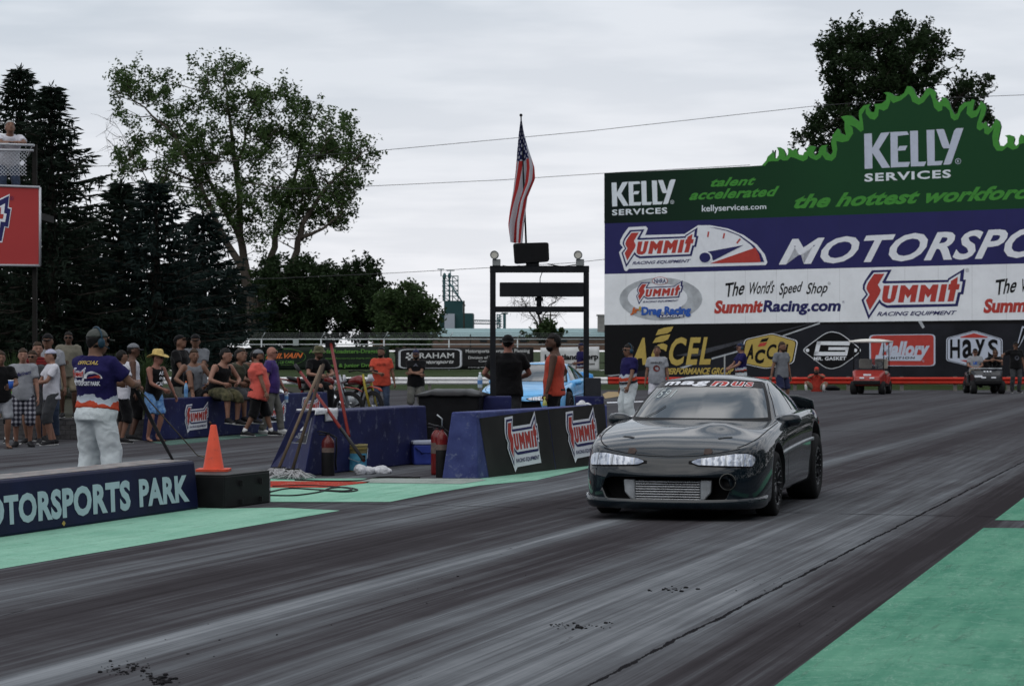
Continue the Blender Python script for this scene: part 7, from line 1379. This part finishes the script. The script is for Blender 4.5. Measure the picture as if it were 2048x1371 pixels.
d.poly([zl(-40, 770), zl(75, 716), zl(66, 818), zl(90, 822), zl(66, 975), zl(40, 968), zl(18, 1085), zl(-600, 1060), zl(-600, 860), zl(-40, 860)], WHITE); d.poly([zl(-40, 785), zl(70, 728), zl(60, 826), zl(82, 830), zl(62, 968), zl(34, 962), zl(12, 1075), zl(-600, 1050), zl(-600, 870), zl(-40, 870)], BLUE, 1); d.poly([zl(-40, 830), zl(40, 788), zl(32, 862), zl(52, 866), zl(40, 930), zl(6, 926), zl(-10, 1050), zl(-600, 1030), zl(-600, 890), zl(-40, 890)], WHITE, 2); d.poly([zl(-40, 850), zl(10, 815), zl(6, 868), zl(30, 870), zl(24, 905), zl(0, 905), zl(-20, 1010), zl(-120, 1008), zl(-100, 900), zl(-40, 900)], RED, 3); circled_r(d, *zl(90, 748), 3.6, BLUE, 1); d.build('emblem', sg)
# ------------------------------------------------------------------ motorcycles
def motorcycle(px, Y, rz, label, yellow):
    t = thing('motorcycle', label, 'motorcycle', ((px-CX)*Y/F, Y, 0), R(rz), 'motorcycles parked behind the barrier')      # length along local x, front at +x
    for x in (-.62, .66):
        w = bpy.data.objects.new('wheel', None); COL.objects.link(w); w.parent = t; w.location = (x, 0, .32)
        MB().lathe([(.25, -.04), (.30, -.045), (.325, -.02), (.33, 0), (.325, .02), (.30, .045), (.25, .04), (.25, -.04)], (0, 0, 0), (0, 1, 0), 30).build('tyre', M_RUB, w); b = MB(); b.lathe([(.252, -.02), (.24, -.02), (.24, .02), (.252, .02), (.252, -.02)], (0, 0, 0), (0, 1, 0), 30)
        for k in range(14): a = k*.4488; b.cyl((.04*math.cos(a), .02*(-1)**k, .04*math.sin(a)), (.245*math.cos(a), 0, .245*math.sin(a)), .004, n=4)
        b.cyl((0, -.05, 0), (0, .05, 0), .045, n=10); b.build('rim', M_ALU, w)
    b = MB()
    for s in (-.09, .09): b.loft([(.66, s, .32), (.52, s, .70), (.44, s, .98)], [.025, .028, .022], n=8)
    b.build('fork', mat('gold_fork', (.30, .24, .04), .35, .1) if yellow else M_ALU, t)
    b = MB(); b.loft([(.40, 0, .85), (.1, 0, .62), (-.1, 0, .45), (-.62, 0, .33)], [.035, .04, .04, .03], n=8); b.loft([(.38, 0, .75), (.2, 0, .35), (-.15, 0, .32)], .025, n=8); b.loft([(.1, 0, .68), (-.35, 0, .78), (-.62, 0, .86)], .025, n=8); b.build('frame', M_RAILW if not yellow else M_PBOX, t)
    MB().loft([(.16, 0, .48), (.0, 0, .45), (-.12, 0, .42)], [.12, .16, .11], [.09, .11, .09], n=12).build('engine', M_ALU, t)
    MB().loft([(.36, 0, .80), (.22, 0, .86), (.05, 0, .84), (-.08, 0, .80)], [.07, .13, .13, .08], [.06, .10, .09, .05], side=(0, 1, 0), n=14).build('tank', M_EXT, t)
    MB().loft([(.0, 0, .86), (-.25, 0, .84), (-.55, 0, .90), (-.62, 0, .93)], [.10, .12, .10, .06], [.04, .05, .04, .02], side=(0, 1, 0), n=12).build('saddle', M_PBOX, t)
    MB().loft([(-.40, 0, .82), (-.65, 0, .88), (-.88, 0, .92)], [.08, .09, .05], [.015, .018, .01], side=(0, 1, 0), n=10).build('rear_mudguard', M_EXT, t); MB().loft([(.40, 0, .66), (.62, 0, .73), (.84, 0, .70), (.94, 0, .64)], [.05, .07, .06, .03], [.012, .014, .012, .01], side=(0, 1, 0), n=10).build('front_mudguard', mat('orange_red_plastic', (.25, .035, .02), .4), t)
    b = MB(); b.loft([(.34, -.36, 1.04), (.40, -.20, 1.06), (.44, 0, 1.02), (.40, .20, 1.06), (.34, .36, 1.04)], .014, n=8); b.build('handlebar', M_PBOX, t)
    for s in (-.34, .34): MB().loft([(.36, s*.82, 1.05), (.335, s*1.1, 1.035)], .02, n=8).build('grip', M_PBOX, t)
    MB().loft([(.50, 0, .82), (.58, 0, .86), (.56, 0, .98)], [.09, .10, .05], [.03, .03, .02], side=(0, 1, 0), n=10).build('number_plate', M_RAILW, t)
    MB().loft([(.10, -.10, .40), (-.2, -.14, .36), (-.55, -.15, .58), (-.78, -.15, .68)], [.02, .025, .045, .04], n=10).build('exhaust', M_CHROME, t); return t
motorcycle(634, 47.0, -12, 'red and white dirt bike with its front wheel beside the crossed poles', False)
motorcycle(706, 48.2, -48, 'red sports motorcycle with a yellow fork left of the bearded man in orange', True)
# stool / quad rack the bucket-hat man sits on
st = thing('stool', 'small red tube-framed stool under the man in the bucket hat', 'stool', ((622-CX)*46.6/F, 46.7, 0)); b = MB(); b.box((0, 0, .70), (.42, .36, .05)); b.build('seat', M_PBOX, st, bevel=.015)
for sx in (-.18, .18):
    for sy in (-.15, .15): MB().cyl((sx*1.2, sy*1.2, 0), (sx, sy, .68), .018, n=8).build('leg', M_REDH, st)
b = MB(); b.loft([(-.22, -.16, .70), (-.26, -.18, .92), (-.26, .18, .92), (-.22, .16, .70)], .018, n=8); b.build('side_rail', M_REDH, st)
# ------------------------------------------------------------------ golf carts
tint = glass_mat('tinted_screen', (.05, .055, .065), 1.5); tint.node_tree.nodes['Principled BSDF'].inputs['Alpha'].default_value = .35
def golf_cart(px, Y, rz, label, roof, bm_):
    t = thing('golf_cart', label, 'golf cart', ((px-CX)*Y/F, Y, 0), R(rz), 'golf carts parked by the red rail')      # front at -y, width x
    for x in (-.47, .47):
        for y in (-.78, .86):
            w = bpy.data.objects.new('wheel', None); COL.objects.link(w); w.parent = t; w.location = (x, y, .225); MB().lathe([(.10, -.10), (.19, -.11), (.222, -.08), (.228, 0), (.222, .08), (.19, .11), (.10, .10), (.10, -.10)], (0, 0, 0), (1, 0, 0), 24).build('tyre', M_RUB, w); s = 1 if x > 0 else -1; MB().lathe([(.102, s*.09), (.09, s*.06), (.03, s*.07), (0, s*.08)], (0, 0, 0), (1, 0, 0), 20).build('rim', M_LGREY, w)
    b = MB(); b.hexa([(-.40, -1.10, .30), (.40, -1.10, .30), (.56, -.50, .30), (-.56, -.50, .30), (-.44, -1.02, .62), (.44, -1.02, .62), (.56, -.52, .84), (-.56, -.52, .84)]); b.build('front_cowl', bm_, t, bevel=.06)
    b = MB(); b.box((0, .05, .32), (1.08, 1.15, .10)); b.build('floor', M_PBOX, t); b = MB(); b.hexa([(-.56, .18, .30), (.56, .18, .30), (.54, 1.18, .34), (-.54, 1.18, .34), (-.56, .22, .66), (.56, .22, .66), (.50, 1.14, .74), (-.50, 1.14, .74)]); b.build('rear_body', bm_, t, bevel=.06)
    b = MB(); b.box((0, -1.10, .40), (.90, .08, .14)); b.build('bumper', M_PBOX, t, bevel=.03)
    for x in (-.24, .24): MB().box((x*.7, -1.07, .555), (.16, .03, .05)).build('headlight', WHITE, t, bevel=.008)
    seatm = mat('beige_vinyl', (.34, .32, .28), .5, .1)
    if roof:
        b = MB(); b.box((0, .38, .72), (1.02, .50, .12)); b.build('seat', seatm, t, bevel=.04)
        for x in (-.27, .27): MB().box((x, .66, 1.02), (.44, .12, .34)).build('backrest', seatm, t, bevel=.05)
        b = MB(); n = 10; vs = [(x*.62, .05+y*1.02, 1.80+.07*(1-abs(x)**2.5)*(1-abs(y)**4)) for y in lsp(-1, 1, n) for x in lsp(-1, 1, n)]; b.add(vs, [(j*(n+1)+i, j*(n+1)+i+1, (j+1)*(n+1)+i+1, (j+1)*(n+1)+i) for j in range(n) for i in range(n)], 0, True); rf = b.build('canopy', mat('white_canopy', (.68, .66, .62), .45, .06), t, recalc=False); sl = rf.modifiers.new('s', 'SOLIDIFY'); sl.thickness = .06
        for x in (-.50, .50): MB().loft([(x, -.62, .80), (x, -.56, 1.78)], .016, n=6).build('front_post', M_PBOX, t); MB().loft([(x, .92, .70), (x, .80, 1.78)], .016, n=6).build('rear_post', M_PBOX, t)
        MB().box((0, -.60, 1.02), (.96, .012, .36)).build('windscreen', tint, t)
        MB().box((0, -.985, .66), (.26, .02, .06)).build('number_plate', WHITE, t)
    else:
        b = MB(); b.box((0, .38, .72), (1.02, .50, .10)); b.build('seat', M_PBOX, t, bevel=.04); MB().box((0, .68, 1.0), (1.0, .10, .30)).build('backrest', M_PBOX, t, bevel=.04); b = MB(); b.box((0, -.52, .86), (1.06, .10, .04)); b.build('dash_top', M_ALU, t, bevel=.01)
        for x in (-.10, 0, .10): MB().box((x, -.80, .755), (.05, .06, .03), 0, Matrix.Rotation(R(24), 3, 'X')).build('reflector', WHITE, t)
        MB().box((-.34, -1.035, .60), (.26, .02, .07)).build('number_plate', WHITE, t)
    b = MB(); b.lathe([(.17, -.012), (.182, 0), (.17, .012), (.158, 0), (.17, -.012)], (.25, -.16, 1.02), (0, -.6, .8), 24); b.cyl((.25, -.38, .78), (.25, -.16, 1.02), .016, n=6); b.build('steering_wheel', M_PBOX, t); return t
golf_cart(1742, 79.5, -16, 'red golf cart with a white canopy parked by the red rail', True, mat('cart_red', (.30, .030, .025), .35, .1, coat=.5))
golf_cart(1968, 80.6, -3, 'dark open golf cart with two people seated in it', False, mat('cart_black', (.006, .007, .010), .4, .2, coat=.3))
# bag beside the photographer
o = MB().loft([(-.25, 0, .08), (-.1, 0, .10), (.1, 0, .10), (.3, 0, .05)], [.06, .10, .10, .05], [.10, .14, .14, .08], side=(0, 0, 1), n=12).build('bag', M_PBOX); o.location = G(1663, 780.5); tag(o, 'black bag lying on the ground beside the seated photographer', 'bag')
# unseen trees added behind and beside the camera to darken what the paintwork mirrors
def added_wood(name, pts, h, seed, n=5200):
    r = random.Random(seed); vs, fs = [], []
    L = [(V((*a, 0)), V((*c, 0))) for a, c in zip(pts, pts[1:])]
    for i in range(n):
        a, c = r.choice(L); t = r.random(); p = a.lerp(c, t); hh = h*(.72+.35*noise.noise((p.x*.12, p.y*.12, seed))); z = hh*r.random()**.8; q = p+V((r.gauss(0, 1.2), r.gauss(0, 1.2), z)); leaf_quad(vs, fs, q, r.uniform(.9, 1.7), r, .2, .8)
    b = MB(); b.v = [tuple(v) for v in vs]; b.f = fs; b.m = [0]*len(fs); b.sm = [False]*len(fs); return setting(b.build(name, M_DARKL, recalc=False), 'stuff')
added_wood('added_wood', [(38, 120), (46, 98), (64, 78), (30, 42), (17, 12), (10, -12), (-12, -20), (-36, -12)], 12, 5, 8500)
finalize()
